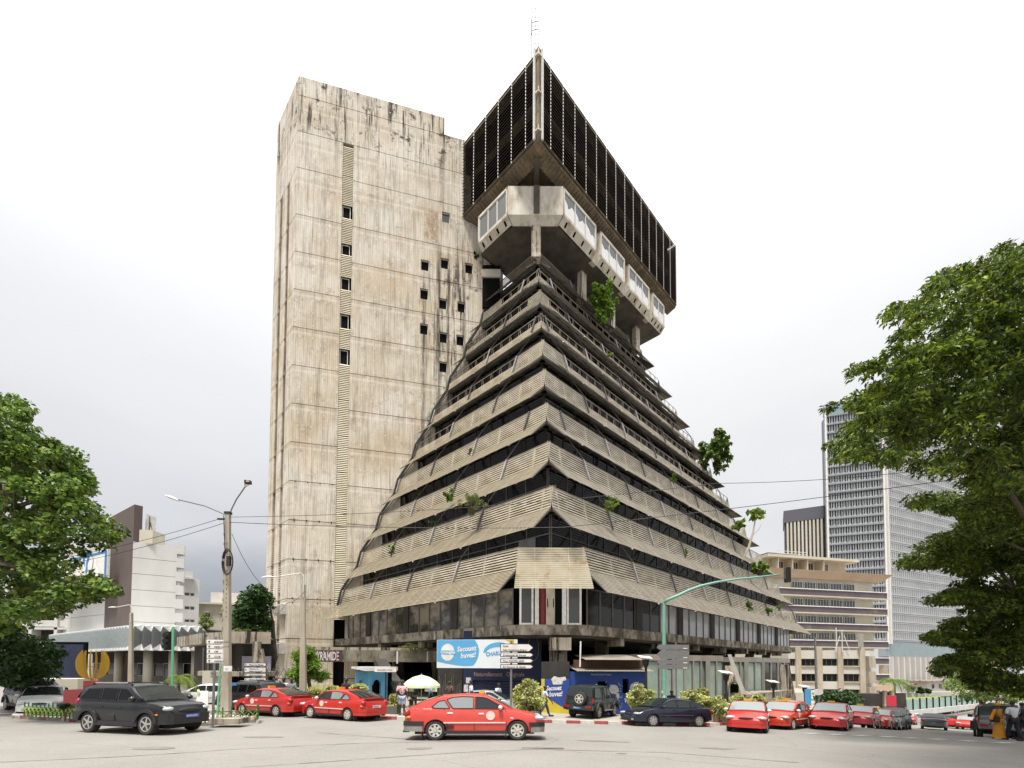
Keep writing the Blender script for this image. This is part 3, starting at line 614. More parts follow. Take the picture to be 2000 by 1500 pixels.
# box
CB = Vector((2.35,42.86,0)); bx0, bx1 = 51.5, 60.6
bl_e, br_e = CB+TL*11.9, CB+TR*29.9
def bpoly(i): return [tuple((bl_e-NL*i).xy), tuple((CB+Vector((0,i*1.41,0))).xy), tuple((br_e-NR*i-TR*min(i,1)).xy), tuple((br_e-NR*18-TR*min(i,1)).xy), tuple((bl_e-NL*12).xy)]
for z0, z1, i in ((60.5,60.95,.35),(56.2,56.7,.8),(51.75,52.2,.7)): MB().prism(bpoly(i), z0, z1).build('box_floor', M_attic, B)
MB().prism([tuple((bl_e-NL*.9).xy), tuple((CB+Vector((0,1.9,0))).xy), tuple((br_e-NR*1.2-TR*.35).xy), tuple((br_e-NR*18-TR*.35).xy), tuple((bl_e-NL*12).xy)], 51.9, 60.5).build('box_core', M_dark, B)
lip = MB()                                                # battered, ribbed underside rim
for f, L_ in (('L',11.9),('R',29.9)):
    t, n = FACE[f]; a = 0
    for (q0,z0),(q1,z1) in (((-.1,51.9),(-.25,51.35)),((-.25,51.35),(-1.5,50.95)),((-1.5,50.95),(-1.6,51.5))):
        lip.add([CB+t*(-q0)+n*q0+Vector((0,0,z0)), CB+t*L_+n*q0+Vector((0,0,z0)), CB+t*L_+n*q1+Vector((0,0,z1)), CB+t*(-q1)+n*q1+Vector((0,0,z1))], [(0,1,2,3)])
    s_ = 1.
    while s_ < L_-.5:
        lip.bar(CB+t*s_+n*-.24+Vector((0,0,51.30)), CB+t*s_+n*-1.5+Vector((0,0,50.90)), .07,.07); s_ += .45
for P_, T_ in ((bl_e,TL),(br_e,TR)):
    nn_ = NL if T_ is TL else NR; MB().hexa([P_+T_*u-nn_*d+Vector((0,0,z)) for z in (51.6,60.5) for u, d in ((-.06,.08),(.0,.08),(.0,3),(-.06,3))]).build('end_screen', M_brown, B)
lip.build('box_rim', M_attic, B)
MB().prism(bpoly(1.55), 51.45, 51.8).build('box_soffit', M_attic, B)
bm_ = MB()
bm_.hexa([(2.1,44.4,50.95),(2.6,44.4,50.95),(2.6,48.6,50.3),(2.1,48.6,50.3),(2.1,44.4,51.5),(2.6,44.4,51.5),(2.6,48.6,51.5),(2.1,48.6,51.5)])
for s_ in (8,14.2,20.4,26.6): bm_.bar(CB+TR*s_+NR*-1.6+Vector((0,0,51.15)), CB+TR*s_+NR*-6+Vector((0,0,51.0)), .6,.7)
for s_ in (7,): bm_.bar(CB+TL*s_+NL*-1.6+Vector((0,0,51.15)), CB+TL*s_+NL*-6+Vector((0,0,51.0)), .6,.7)
bm_.build('box_beam', M_soff, B)
scr = {}
def screen(f, w):
    k_ = (f, round(w,2))
    if k_ in scr: return scr[k_]
    m = MB(); sg = 1 if f == 'L' else -1; nn = 25; p = (bx1-bx0)/nn
    for i in range(nn):
        z = i*p
        m.hexa([(0,sg*-.02,z+.02),(w,sg*-.02,z+.02),(w,sg*-.05,z+.0),(0,sg*-.05,z+.0),(0,sg*-.24,z+.33),(w,sg*-.24,z+.33),(w,sg*-.27,z+.31),(0,sg*-.27,z+.31)])
    
    scr[k_] = m.mesh('screen_panel', M_brown); return scr[k_]
def dashes():
    m = MB(); nn = 25; p = (bx1-bx0)/nn
    for i in range(nn): m.box((0,0,i*p+.16),(.06,.06,.20))
    m.bar((0,0,bx1-bx0),(0,0,bx1-bx0+.5),.035,.035); return m.mesh('screen_post', M_white)
dm = dashes()
for f, st, nb in (('L',1.7,5),('R',1.8,14)):
    t, n = FACE[f]; q = CB+Vector((0,0,bx0)); first = .78
    inst('screen_panel', screen(f, st-first-.06), B, q+t*(first+.03), yaw(f))
    for i in range(nb+1):
        s_ = st+2*i
        if i < nb: inst('screen_panel', screen(f, 1.94), B, q+t*(s_+.03), yaw(f))
        inst('screen_post', dm, B, q+t*s_+n*.04)
for f in 'LR':
    t, n = FACE[f]; MB().bar(CB+t*.55+n*.02+Vector((0,0,bx0)), CB+t*.55+n*.02+Vector((0,0,bx1+.3)), .20,.16, up=n).build('corner_post', M_wframe, B)
m = MB(); m.prism([(2.35,43.1),(2.85,43.6),(2.85,44.6),(1.85,44.6),(1.85,43.6)], 51.6, 61.0); m.build('corner_column', M_attic, B)
for z in (52.3,56.2,60.1):
    m = MB(); m.bar((1.93,43.25,z),(2.35,43.0,z+.12),.07,.16); m.bar((2.77,43.25,z),(2.35,43.0,z+.12),.07,.16); m.bar((2.35,43.02,z-.1),(2.35,43.02,z+.45),.2,.1); m.build('corner_bracket', M_balc, B)
for z0 in (52.8,57.2): MB().box((2.35,43.55,z0+.9),(.55,.05,1.1)).build('corner_window', M_glass2, B)
# masts on the roof
M_galv0 = mat('grey_steel', (.22,.22,.22), .5, c2=(.15,.15,.15), scale=3)
mast = thing('radio_mast', 'thin white lattice radio mast above the corner of the dark roof box', 'antenna', (2.25,46.5,60.95))
m = MB()
for dx, dy in ((-.45,0),(.35,0),(-.05,.6)): m.tube([(2.25+dx,46.5+dy,60.9),(2.25+dx,46.5+dy,74)], .045, 6)
for i in range(12): z = 62+i; m.bar((1.8,46.5,z),(2.6,46.5,z+.12),.03); 
m.build('lattice', M_galv0, mast)
m = MB(); m.bar((1.78,46.4,67.0),(1.78,46.4,68.6),.16,.12); m.bar((1.8,46.4,67.4),(2.6,46.4,67.6),.05); m.bar((1.8,46.4,68.3),(2.6,46.4,68.5),.05); m.build('dipole', M_greyfr, mast)
w2 = thing('whip_antenna', 'slim grey whip antenna right of the radio mast on the roof box', 'antenna', (3.5,46.2,60.95))
m = MB(); m.tube([(3.5,46.2,60.9),(3.5,46.2,71.5)], .03, 6); m.bar((2.6,46.4,63.3),(3.5,46.2,63.3),.025); m.bar((2.6,46.4,67.3),(3.5,46.2,67.3),.025); m.build('rod', M_galv0, w2)
# ================================================================ ground, road, pavements
M_asph = mat('worn_asphalt', (.275,.26,.237), .85, c2=(.225,.212,.193), scale=.35, bump=.35, bscale=30, c3=(.21,.2,.182), t3=.66, sc3=.22, st3=(.35,2.0,1))
def asphalt():
    m = M_asph; t = m.node_tree; n = t.nodes.new; l = t.links.new; b = t.nodes['Principled BSDF']; src = b.inputs['Base Color'].links[0].from_socket
    tcx = n('ShaderNodeTexCoord'); g = n('ShaderNodeTexNoise'); g.inputs['Scale'].default_value = 45; g.inputs['Detail'].default_value = 3; l(tcx.outputs['Object'], g.inputs[0])
    r = n('ShaderNodeValToRGB'); l(g.outputs[0], r.inputs[0]); r.color_ramp.elements[0].position = .35; r.color_ramp.elements[0].color = (.72,.72,.72,1); r.color_ramp.elements[1].position = .68; r.color_ramp.elements[1].color = (1.18,1.18,1.18,1)
    v = n('ShaderNodeTexVoronoi'); v.feature = 'DISTANCE_TO_EDGE'; v.inputs['Scale'].default_value = .16
    w = n('ShaderNodeTexNoise'); w.inputs['Scale'].default_value = .9; w.inputs['Detail'].default_value = 5; l(tcx.outputs['Object'], w.inputs[0])
    mv = n('ShaderNodeMixRGB'); mv.inputs[0].default_value = .25; l(tcx.outputs['Object'], mv.inputs[1]); l(w.outputs['Color'], mv.inputs[2]); l(mv.outputs[0], v.inputs['Vector'])
    c = n('ShaderNodeMath'); c.operation = 'LESS_THAN'; l(v.outputs[0], c.inputs[0]); c.inputs[1].default_value = .0007
    mm = n('ShaderNodeMixRGB'); mm.blend_type = 'MULTIPLY'; mm.inputs[0].default_value = 1; l(src, mm.inputs[1]); l(r.outputs[0], mm.inputs[2])
    m2 = n('ShaderNodeMixRGB'); l(c.outputs[0], m2.inputs[0]); l(mm.outputs[0], m2.inputs[1]); m2.inputs[2].default_value = (.10,.095,.085,1); l(m2.outputs[0], b.inputs['Base Color'])
asphalt()
M_pave = mat('dusty_pavement', (.36,.33,.28), .9, c2=(.27,.245,.20), scale=.8, bump=.3, c3=(.20,.18,.15), t3=.64, sc3=.5)
M_kw = mat('kerb_white', (.66,.63,.57), .75, c2=(.48,.45,.39), scale=5); M_kr = mat('kerb_red', (.42,.085,.09), .75, c2=(.30,.06,.06), scale=5, c3=(.5,.35,.3), t3=.66, sc3=4)
M_island = mat('whitewashed_paving', (.62,.60,.55), .85, c2=(.48,.46,.41), scale=2)
M_paint = mat('road_paint', (.62,.61,.57), .8, c2=(.40,.39,.36), scale=9, lo=.42, hi=.58)
gm = MB(); xs = [-260,-180,-130]+[-100+4*i for i in range(15)]+[-40+1.5*i for i in range(74)]+[71+5*i for i in range(20)]+[190,230,300,420]; ys = [-30,-10]+[1.5*i for i in range(30)]+[45+4*i for i in range(32)]+[190,230,300,420,700]
for y in ys:
    for x in xs: gm.v.append((x,y,G(x,y)))
nx = len(xs)
for j in range(len(ys)-1):
    for i in range(nx-1): gm.f.append((j*nx+i,j*nx+i+1,(j+1)*nx+i+1,(j+1)*nx+i)); gm.m.append(0)
gm.build('ground', M_asph, None, smooth=True, kind='structure')
def sheet(name, poly, dz, m, step=1.5, skirt=.3, parent=None, kind='structure'):
    """pavement that follows the street level: polygon cut on a grid"""
    bm = bmesh.new(); f = bm.faces.new([bm.verts.new((x,y,0)) for x, y in poly]); xs_ = [p[0] for p in poly]; ys_ = [p[1] for p in poly]
    for ax, lo, hi in ((0,min(xs_),max(xs_)),(1,min(ys_),max(ys_))):
        c = lo+step
        while c < hi:
            nn = [0,0,0]; nn[ax] = 1; co = [0,0,0]; co[ax] = c
            bmesh.ops.bisect_plane(bm, geom=bm.verts[:]+bm.edges[:]+bm.faces[:], plane_co=co, plane_no=nn); c += step
    for v in bm.verts: v.co.z = G(v.co.x,v.co.y)+dz
    if skirt:
        e = [e for e in bm.edges if e.is_boundary]; r = bmesh.ops.extrude_edge_only(bm, edges=e)
        for v in [g for g in r['geom'] if isinstance(g, bmesh.types.BMVert)]: v.co.z -= skirt
    bmesh.ops.recalc_face_normals(bm, faces=bm.faces)
    me = bpy.data.meshes.new(name); bm.to_mesh(me); bm.free(); me.materials.append(m); o = bpy.data.objects.new(name, me); COL.objects.link(o)
    if kind: o['kind'] = kind
    return o
kl = [(-30,27),(-19,25.6),(-14,24.5),(-10.5,23.7),(-6.2,22.1),(-2,22.6),(1.3,22.9),(5.6,23.5),(9.2,24.0),(11.2,24.9),(12.6,26.3),(24,38.2),(48,63),(80,96)]
pv = sheet('pavement', [(x,y+.28) for x, y in kl]+[(70,110),(40,80),(2,70),(-30,60)], .13, M_pave)
def kerb(name, line, closed=False, start=0, seg=.62, w=.28, far=60):
    root = thing(name, None, None, (line[0][0],line[0][1],0)); root['kind'] = 'structure'
    pts = line+[line[0]] if closed else line; i = start; carry = []
    for a, b in zip(pts[:-1], pts[1:]):
        L = hypot(b[0]-a[0], b[1]-a[1]); nseg = max(1, round(L/seg)); d = ((b[0]-a[0])/L, (b[1]-a[1])/L); pn = (-d[1]*w, d[0]*w)
        for q in range(nseg):
            p0 = (a[0]+d[0]*L*q/nseg, a[1]+d[1]*L*q/nseg); p1 = (a[0]+d[0]*(L*(q+1)/nseg-.012), a[1]+d[1]*(L*(q+1)/nseg-.012))
            if p0[1] > far: continue
            m = MB(); c = [p0, p1, (p1[0]+pn[0],p1[1]+pn[1]), (p0[0]+pn[0],p0[1]+pn[1])]; hh = .15+random.uniform(-.01,.01)
            m.hexa([(x,y,G(x,y)-.2) for x, y in c]+[(x,y,G(x,y)+hh) for x, y in c]); m.build('kerb_stone', M_kr if i % 2 else M_kw, root); i += 1
kerb('pavement_kerb', kl[:12], seg=.75, far=40)
isl = [tuple(gi(*q).xy) for q in ((22,1403),(90,1407),(150,1411),(270,1416),(390,1418.5),(497,1411.5),(500,1405),(300,1395),(30,1393))]
sheet('traffic_island', [(x,y) for x, y in isl], .14, M_island, skirt=.3)
kerb('island_kerb', isl[:7], seg=.62, w=.25)
cwm = MB()
for q in ((1595,1433.5,44),(1641,1435.5,44),(1690,1437.5,44),(1744,1440,44),(1790,1442.5,40),(1842,1445,42),(1903,1448.5,46),(1972,1452,50)):
    a, b_ = gi(q[0]-q[2]*.32,q[1]), gi(q[0]+q[2]*.32,q[1]); d = (b_-a); d.z = 0; d.normalize(); pn = Vector((-d.y,d.x,0))*.42
    cwm = MB(); c = [a, b_, b_+pn, a+pn]; cwm.add([(p.x,p.y,G(p.x,p.y)+.012) for p in c], [(0,1,2,3)]); cwm.build('crossing_mark', M_paint, None, kind='structure')
# drain cover and patches
M_seam = mat('faded_tar_seam', (.17,.16,.145), .9, c2=(.24,.225,.205), scale=3)
for pts in (((0,1489),(240,1478),(470,1463),(700,1452),(960,1447)),((470,1499),(640,1488),(900,1470),(1080,1464)),((1010,1463),(1300,1470),(1560,1490)),((620,1431),(760,1441),(880,1449))):
    m = MB(); P = [gi(*q) for q in pts]
    for a, b_ in zip(P[:-1],P[1:]):
        n_ = 6
        for i in range(n_): c0, c1 = a.lerp(b_,i/n_), a.lerp(b_,(i+1)/n_); d = (c1-c0).normalized(); pn = Vector((-d.y,d.x,0))*random.uniform(.012,.035); m.add([(p.x+s_*pn.x,p.y+s_*pn.y,G(p.x,p.y)+.010) for p, s_ in ((c0,-1),(c1,-1),(c1,1),(c0,1))], [(0,1,2,3)])
    m.build('road_seam', M_seam, None, kind='structure')
M_oil = mat('oil_stain', (.15,.14,.125), .7, c2=(.22,.205,.185), scale=2)
for px, py, w_, h_ in ((300,1462,.5,.18),(820,1462,.35,.12),(1215,1472,.12,.06),(1180,1448,.9,.10),(520,1440,.7,.12),(1400,1462,.5,.1)):
    p = gi(px,py); m = MB(); pts = [(p.x+w_*random.uniform(.7,1.2)*cos(i*.7), p.y+h_*2*random.uniform(.7,1.2)*sin(i*.7)) for i in range(9)]; m.add([(x,y,G(x,y)+.008) for x, y in pts], [tuple(range(9))]); m.build('road_stain', M_oil, None, kind='structure')
m = MB(); p = gi(1060,1462); m.box((p.x,p.y,p.z+.012),(1.1,.06,.01)); m.build('road_joint', plain('tar', (.06,.055,.05), .8), None, kind='structure')
# ================================================================ buildings on the left
def bldg(name, label, loc, cat='building', group=None): return thing(name, label, cat, loc, group)
def seg3(a, b): d = Vector((b[0]-a[0], b[1]-a[1], 0)); L = d.length; t = d/L; return Vector((a[0],a[1],0)), t, Vector((t.y,-t.x,0)), L
def pxz(px, py, Y): return at(px,py,Y).z
M_wp = mat('white_plaster', (.60,.59,.57), .8, c2=(.50,.485,.46), scale=.3, stretch=(1,1,.3)); M_cream = mat('cream_plaster', (.56,.53,.44), .8, c2=(.48,.44,.35), scale=.4, stretch=(1,1,.4))
M_brwall = mat('brown_mosaic', (.115,.085,.075), .85, c2=(.085,.062,.055), scale=.5, stretch=(1,1,.5), c3=(.18,.15,.135), t3=.72, sc3=2)
M_bglass = plain('window_glass', (.045,.055,.06), .12, spec=.7)
# white office block with brown strip
A = (at(100,1200,75).x,75); Bq = (at(204,1200,66).x,66); Cq = (at(255,1200,60).x,60); Dq = (at(342,1200,62.5).x,62.5)
wo = bldg('office_building', 'white banded office block with dark brown strip behind the zigzag canopy', (Cq[0],Cq[1],-3))
zt = pxz(100,1062,75); zb = pxz(204,1012,66); zw = pxz(255,1057,60)
def bandwall(a, b, z0, z1, m, n_, name='wall_band', gap=.05, root=wo, thick=6):
    O, t, nn, L = seg3(a,b); h = (z1-z0)/n_
    for i in range(n_):
        q = MB(); z = z0+i*h; q.hexa([O+t*u-nn*d+Vector((0,0,zz)) for zz in (z,z+h-gap) for u, d in ((0,0),(L,0),(L,thick),(0,thick))]); q.build(name, m, root)
    q = MB(); q.hexa([O+t*u-nn*d+Vector((0,0,zz)) for zz in (z0,z1-gap*2) for u, d in ((.1,.06),(L-.1,.06),(L-.1,thick-.2),(.1,thick-.2))]); q.build('core', M_dark2, root)
bandwall(A, Bq, -3, zt, M_wp, 9)
bandwall(Bq, Cq, -3, zb, M_brwall, 1, 'brown_strip', thick=.9)
bandwall(Cq, Dq, -3, zw, M_wp, 9)
O, t, nn, L = seg3(Cq,Dq)
for i in range(8):
    z = 1+(zw-1)*i/8; q = MB(); q.box(O+t*(L-.1)+Vector((0,.9,z+1.5)), (.9,1.6,1.3), rz=atan2(t.y,t.x)); q.build('balcony', M_wp, wo)
q = MB(); q.prism([(Cq[0]+.3,Cq[1]+.5),(Cq[0]+1.9,Cq[1]+.8),(Cq[0]+1.9,Cq[1]+3),(Cq[0]+.3,Cq[1]+3)], zw-.1, zw+1.7); q.build('penthouse', M_cream, wo)
bb = thing('rooftop_billboard', 'small white rooftop billboard with a black figure, standing on the white office block', 'billboard', (*at(292,1057,61.5).xy, zw))
p0, p1 = at(284,1052,61.5), at(303,1054,63); h_ = pxz(284,1008,61.5)
m = MB(); m.bar((p0.x,p0.y,(zw+h_)/2+.3),(p1.x,p1.y,(zw+h_)/2+.3), .12, h_-zw); m.build('board', M_white, bb)
m = MB(); m.bar((p0.x+.4,p0.y+.1,zw-.1),(p0.x+.4,p0.y+.1,h_),.1); m.bar((p1.x-.2,p1.y,zw-.1),(p1.x-.2,p1.y,h_-.4),.1); m.bar((p0.x+.3,p0.y+1.6,zw),(p0.x+.4,p0.y+.1,h_-.5),.06); m.build('frame', M_greyfr, bb)
m = MB(); c = (p0+p1)/2; m.box((c.x,c.y-.12,h_-1.0),(.25,.03,.5)); m.box((c.x-.05,c.y-.12,h_-1.5),(.12,.03,.5)); m.build('figure', M_dark, bb)
# big blue-framed billboard with red lettering
M_sblue = mat('sign_blue', (.06,.19,.42), .6); M_sred = mat('sign_red', (.55,.03,.06), .6)
a, b_ = at(106,1140,69.5), at(208,1140,61.5); a.z = b_.z = 0; O, t, nn, L = seg3(a.xy, b_.xy); z0, z1 = pxz(208,1140,61.5), pxz(208,1072,61.5)
bl = thing('wall_billboard', 'large blue bordered billboard with blue map and red letters ending in CI', 'billboard', (a.x,a.y,z0))
def plate(mb, O, t, nn, u0, u1, z0, z1, d0, d1): mb.hexa([O+t*u+nn*d+Vector((0,0,z)) for z in (z0,z1) for u, d in ((u0,d0),(u1,d0),(u1,d1),(u0,d1))])
m = MB(); plate(m,O,t,nn,0,L,z0,z1,-.3,0); m.build('board', M_white, bl)
m = MB()
for u0,u1,q0,q1 in ((0.15,L-.15,z0+.15,z0+.55),(.15,L-.15,z1-.5,z1-.15),(.15,.6,z0+.55,z1-.5),(L-.75,L-.15,z0+.55,z1-.5)): plate(m,O,t,nn,u0,u1,q0,q1,.002,.03)
m.build('border', M_sblue, bl)
text('BRAFF-CI', 1.35, O+t*2.4+nn*.03+Vector((0,0,z0+.9)), t, (0,0,1), M_sred, bl, 'red_lettering', ext=.02, shear=.35, width=1.1, bold=.02)
m = MB(); cx, cz_ = L*.62, z0+3.4
P = [(-1.2,1.5),(-.2,1.7),(1.0,1.4),(1.1,.6),(.5,-.2),(.7,-1.2),(.1,-1.5),(-.3,-.4),(-.9,.2)]
m.extrude([O+t*(cx+x)+nn*.002+Vector((0,0,cz_+z)) for x, z in P], nn*.03); m.build('map_emblem', M_sblue, bl)
m = MB(); m.extrude([O+t*(cx+x)+nn*.034+Vector((0,0,cz_+z)) for x, z in ((-.1,-.9),(.15,-.9),(.2,.2),(.4,.5),(.1,.9),(-.2,.5),(-.15,.1))], nn*.02); m.build('figure', M_white, bl)
m = MB()
for i in range(14): a1, a2 = R(-50+i*8), R(-50+(i+1)*8); m.bar(O+t*(cx+2.3*cos(a1))+nn*.02+Vector((0,0,cz_+2.*sin(a1))), O+t*(cx+2.3*cos(a2))+nn*.02+Vector((0,0,cz_+2.*sin(a2))), .07,.03)
m.build('arc', M_greyfr, bl)
# balconied slab building far left, partly behind trees
fb = bldg('apartment_building', 'pale weathered apartment slab with balconies behind the tree at the left edge', (-70,72,-3))
for i in range(5):
    q = MB(); q.box((-72,76,-1+3.2*i),(16,8,.35)); q.build('floor', M_wp, fb)
    q = MB(); q.box((-72,72.4,-.2+3.2*i),(16,.2,1.0)); q.build('balcony', M_wp, fb)
for x in (-79.5,-75.5,-71.5,-67.5,-64.5): q = MB(); q.box((x,73,5),(.5,2,16)); q.build('fin', M_wp, fb)
q = MB(); q.box((-72,76,5),(15.5,5,15.5)); q.build('core', M_dark2, fb)
# second white building
O, t, nn, L = seg3(at(334,1200,70).xy, at(388,1200,72).xy); w2b = bldg('white_building', 'bright white stepped building with small paired windows beside the banded office block', (O.x,O.y,-3))
zA, zB = pxz(334,1113,70), pxz(385,1131,72); hz = []
for py, hh in ((1160,7),(1187,7),(1212,6)):
    for x0, x1 in ((339,352),(360,370.5),(371,380)):
        hz.append(((at(x0,py,70.5).xy-O.xy).dot(t.xy), (at(x1,py,71.5).xy-O.xy).dot(t.xy), pxz(360,py+hh/2,71), pxz(360,py-hh/2,71)))
q = MB(); holewall(q, O, t, nn, 0, L, -3, zB, hz, back=6); q.build('wall', M_wp, w2b)
q = MB(); plate(q, O, t, nn, 0, L*.74, zB, zA, -5, 0); q.build('upper_wall', M_wp, w2b); q = MB(); plate(q, O, t, nn, -.2, L*.80, zA-1.2, zA-.95, -5, .5); q.build('eaves', M_wp, w2b)
for h in hz: window(w2b, O, t, nn, *h, M_wframe, M_bglass, dep=.2, fw=.06)
# cream flat-roofed building
O, t, nn, L = seg3(at(386,1200,80).xy, at(500,1200,82).xy); cb_ = bldg('cream_building', 'cream flat roofed building far behind the concrete lamp pole', (O.x,O.y,-3))
z1, z2 = pxz(400,1180,80), pxz(400,1165,84)
hz = [((at(x-4,1200,80).xy-O.xy).dot(t.xy), (at(x+4,1200,80).xy-O.xy).dot(t.xy), pxz(400,1206,80), pxz(400,1197,80)) for x in (404,432,463,490)]
q = MB(); holewall(q, O, t, nn, 0, L, -3, z1, hz, back=6); q.build('wall', M_cream, cb_); q = MB(); plate(q,O,t,nn,-.4,L+.4,z1,z1+.3,-6,.7); q.build('roof', M_cream, cb_)
q = MB(); plate(q,O,t,nn,1,L,z1+.3,z2+.6,-8,-2.5); q.build('upper_floor', M_wp, cb_)
for h in hz: w = window(cb_, O, t, nn, *h, M_wframe, M_bglass, dep=.2, fw=.06); MB().hexa([O+t*u+nn*d+Vector((0,0,z)) for z, dd in ((h[3]+.1,0),(h[3]+.22,0)) for u, d in ((h[0]-.1,0),(h[1]+.1,0),(h[1]+.1,.6),(h[0]-.1,.6))]).build('shade', M_cream, w)
# zigzag canopy building
z0, z1 = pxz(258,1268,47), pxz(258,1222,47); zc = z0
K = (at(258,1250,47).x,47); KL = (at(103,1250,63).x,63); KR = (at(402,1250,48.5).x,48.5)
zz = bldg('canopy_building', 'low glazed building under a grey folded zigzag fascia on the left', (K[0],K[1],-3))
M_zd = mat('fold_shade_grey', (.12,.13,.13), .5, c2=(.095,.10,.10), scale=.7); M_zl = mat('fold_lit_grey', (.36,.40,.40), .45, c2=(.30,.34,.34), scale=.7); M_zw = mat('fold_white', (.70,.71,.70), .5, c2=(.6,.6,.6), scale=.7)  # light and shade of the fold flanks are put into these greys
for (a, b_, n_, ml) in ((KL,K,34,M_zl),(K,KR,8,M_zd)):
    O, t, nn, L = seg3(a,b_); w_ = L/n_; d = .5; hh = z1-z0
    if ml is M_zd: z1_, z0_ = z1, z0
    else: z1_, z0_ = z1, z0
    for i in range(n_):
        u = i*w_; v = lambda x, dep, z: O+t*(u+x)+nn*dep+Vector((0,0,z)); e = hh*.24
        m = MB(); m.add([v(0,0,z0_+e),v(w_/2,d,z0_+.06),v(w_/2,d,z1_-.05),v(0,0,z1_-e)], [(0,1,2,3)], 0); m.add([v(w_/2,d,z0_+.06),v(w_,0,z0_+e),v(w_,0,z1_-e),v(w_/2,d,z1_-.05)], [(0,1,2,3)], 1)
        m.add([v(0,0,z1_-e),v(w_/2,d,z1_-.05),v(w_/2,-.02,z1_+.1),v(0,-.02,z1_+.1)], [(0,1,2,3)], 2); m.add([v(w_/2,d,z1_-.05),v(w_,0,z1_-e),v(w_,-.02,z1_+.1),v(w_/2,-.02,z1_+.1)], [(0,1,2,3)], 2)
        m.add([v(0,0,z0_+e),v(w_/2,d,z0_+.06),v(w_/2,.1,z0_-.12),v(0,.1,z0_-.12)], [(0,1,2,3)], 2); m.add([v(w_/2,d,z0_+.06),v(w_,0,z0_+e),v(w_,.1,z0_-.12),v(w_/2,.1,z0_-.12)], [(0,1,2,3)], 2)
        m.build('fascia_fold', [ml, mat('fold_half_lit_grey', (.30,.335,.335), .45) if ml is M_zl else mat('fold_half_shade_grey', (.17,.18,.18), .5), M_zw], zz)
rp = [KL, K, KR, (KR[0]+2,KR[1]+14), (KL[0]+4,KL[1]+14)]
MB().prism(rp, z0-.1, z0+.25).build('canopy_soffit', M_dark2, zz); MB().prism([(x,y+.6) for x, y in rp], z1-.2, z1).build('roof', M_zw, zz)
for px, Y in ((289,49),(338,49.5),(382,50),(232,53),(160,60)):
    p = at(px,1300,Y); m = MB(); m.tube([(p.x,p.y,G(p.x,p.y)),(p.x,p.y,z0)], .42, 14); m.build('column', M_cream, zz, smooth=True)
O, t, nn, L = seg3((KL[0]+2.5,KL[1]+3.5),(K[0]+1,K[1]+6)); O2, t2, n2, L2 = seg3((K[0]+1,K[1]+6),(KR[0]+2,KR[1]+6))
for (o_, t_, n_, l_) in ((O,t,nn,L),(O2,t2,n2,L2)):
    k_ = int(l_/2.2)
    for i in range(k_):
        window(zz, o_, t_, n_, i*l_/k_, (i+1)*l_/k_-.05, -1.6, z0-1.4, M_wframe if i % 3 == 0 else M_greyfr, M_glass, dep=.1, fw=.07)
    m = MB(); plate(m,o_,t_,n_,0,l_,-3.4,-1.6,-.4,.02); m.build('base_wall', M_pave, zz); m = MB(); plate(m,o_,t_,n_,0,l_,z0-1.4,z0,-.4,.1); m.build('transom_band', M_dark2, zz)
    m = MB(); plate(m,o_,t_,n_,0,l_,-3.4,z0,-1.2,-.8); m.build('inner_wall', M_dark, zz)
m = MB(); p = at(150,1300,45); m.box((p.x,p.y,-.3),(7.5,.3,2.6)); 
p = at(130,1345,40); m = MB(); m.prism([(p.x-4,p.y),(p.x-1,p.y),(p.x,p.y+1.0),(p.x,p.y+3),(p.x-4,p.y+3)], -3.2, -1.4); m.build('planter_wall', M_cream, zz)
scn = thing('advertising_screen', 'dark blue advertising screen standing in the shade behind the yellow sculpture', 'screen', (*at(150,1310,46).xy,-3)); p = at(128,1290,46)
m = MB(); m.box((p.x,p.y,-.2),(4.2,.3,4.6)); m.build('case', M_dark, scn); m = MB(); m.box((p.x,p.y-.17,-.1),(3.8,.04,3.9)); m.build('face', mat('screen_face', (.02,.025,.06), .3, c2=(.012,.014,.03), scale=.7, c3=(.05,.06,.11), t3=.6, sc3=.5), scn)
# squat concrete building next to the tower
Y0 = 33; cbn = bldg('concrete_pavilion', 'squat grimy concrete pavilion with a lavender panel between the lamp pole and the tower', (*at(455,1300,Y0).xy,-3))
def X(px, Y=Y0): return at(px,1300,Y).x
zr0, zr1 = pxz(455,1256,Y0), pxz(455,1233,Y0)
MB().prism([(X(386,35),35.2),(X(456),Y0),(X(519),Y0+.6),(X(518,Y0+8),Y0+8),(X(386,35)-6,Y0+8)], zr0, zr1).build('roof_slab', M_stain, cbn)
MB().prism([(X(393,35),36.2),(X(456),Y0+1.2),(X(516),Y0+1.6),(X(514,Y0+7),Y0+7),(X(393,35)-4,Y0+7)], -3.3, zr0).build('shell', M_dark2, cbn)
m = MB(); m.box(((X(456)+X(514))/2,Y0+1.05,(pxz(455,1281,Y0)+pxz(455,1313,Y0))/2),(X(514)-X(456),.08,pxz(455,1281,Y0)-pxz(455,1313,Y0))); m.build('lavender_panel', mat('lavender_board', (.34,.33,.43), .5, c2=(.29,.28,.37), scale=.5), cbn)
for x in (395,405,417,430,443): m = MB(); m.box((X(x,34.5),34.6+.02,-.3),(.12,.1,3.0)); m.build('grey_mullion', M_greyfr, cbn)
for x0, x1 in ((396,404),(406,416),(418,429),(431,442)): m = MB(); m.box(((X(x0,34.6)+X(x1,34.6))/2,34.7,-.2),(X(x1,34.6)-X(x0,34.6)-.05,.04,2.6)); m.build('pane', M_glass2, cbn)
MB().prism([(X(386,33),33.0),(X(456,31.5),31.5),(X(519,31.5),31.9),(X(519),Y0+2),(X(386,35),35.6)], pxz(455,1321,31.5), pxz(455,1312,31.5)).build('lower_slab', M_stain, cbn)
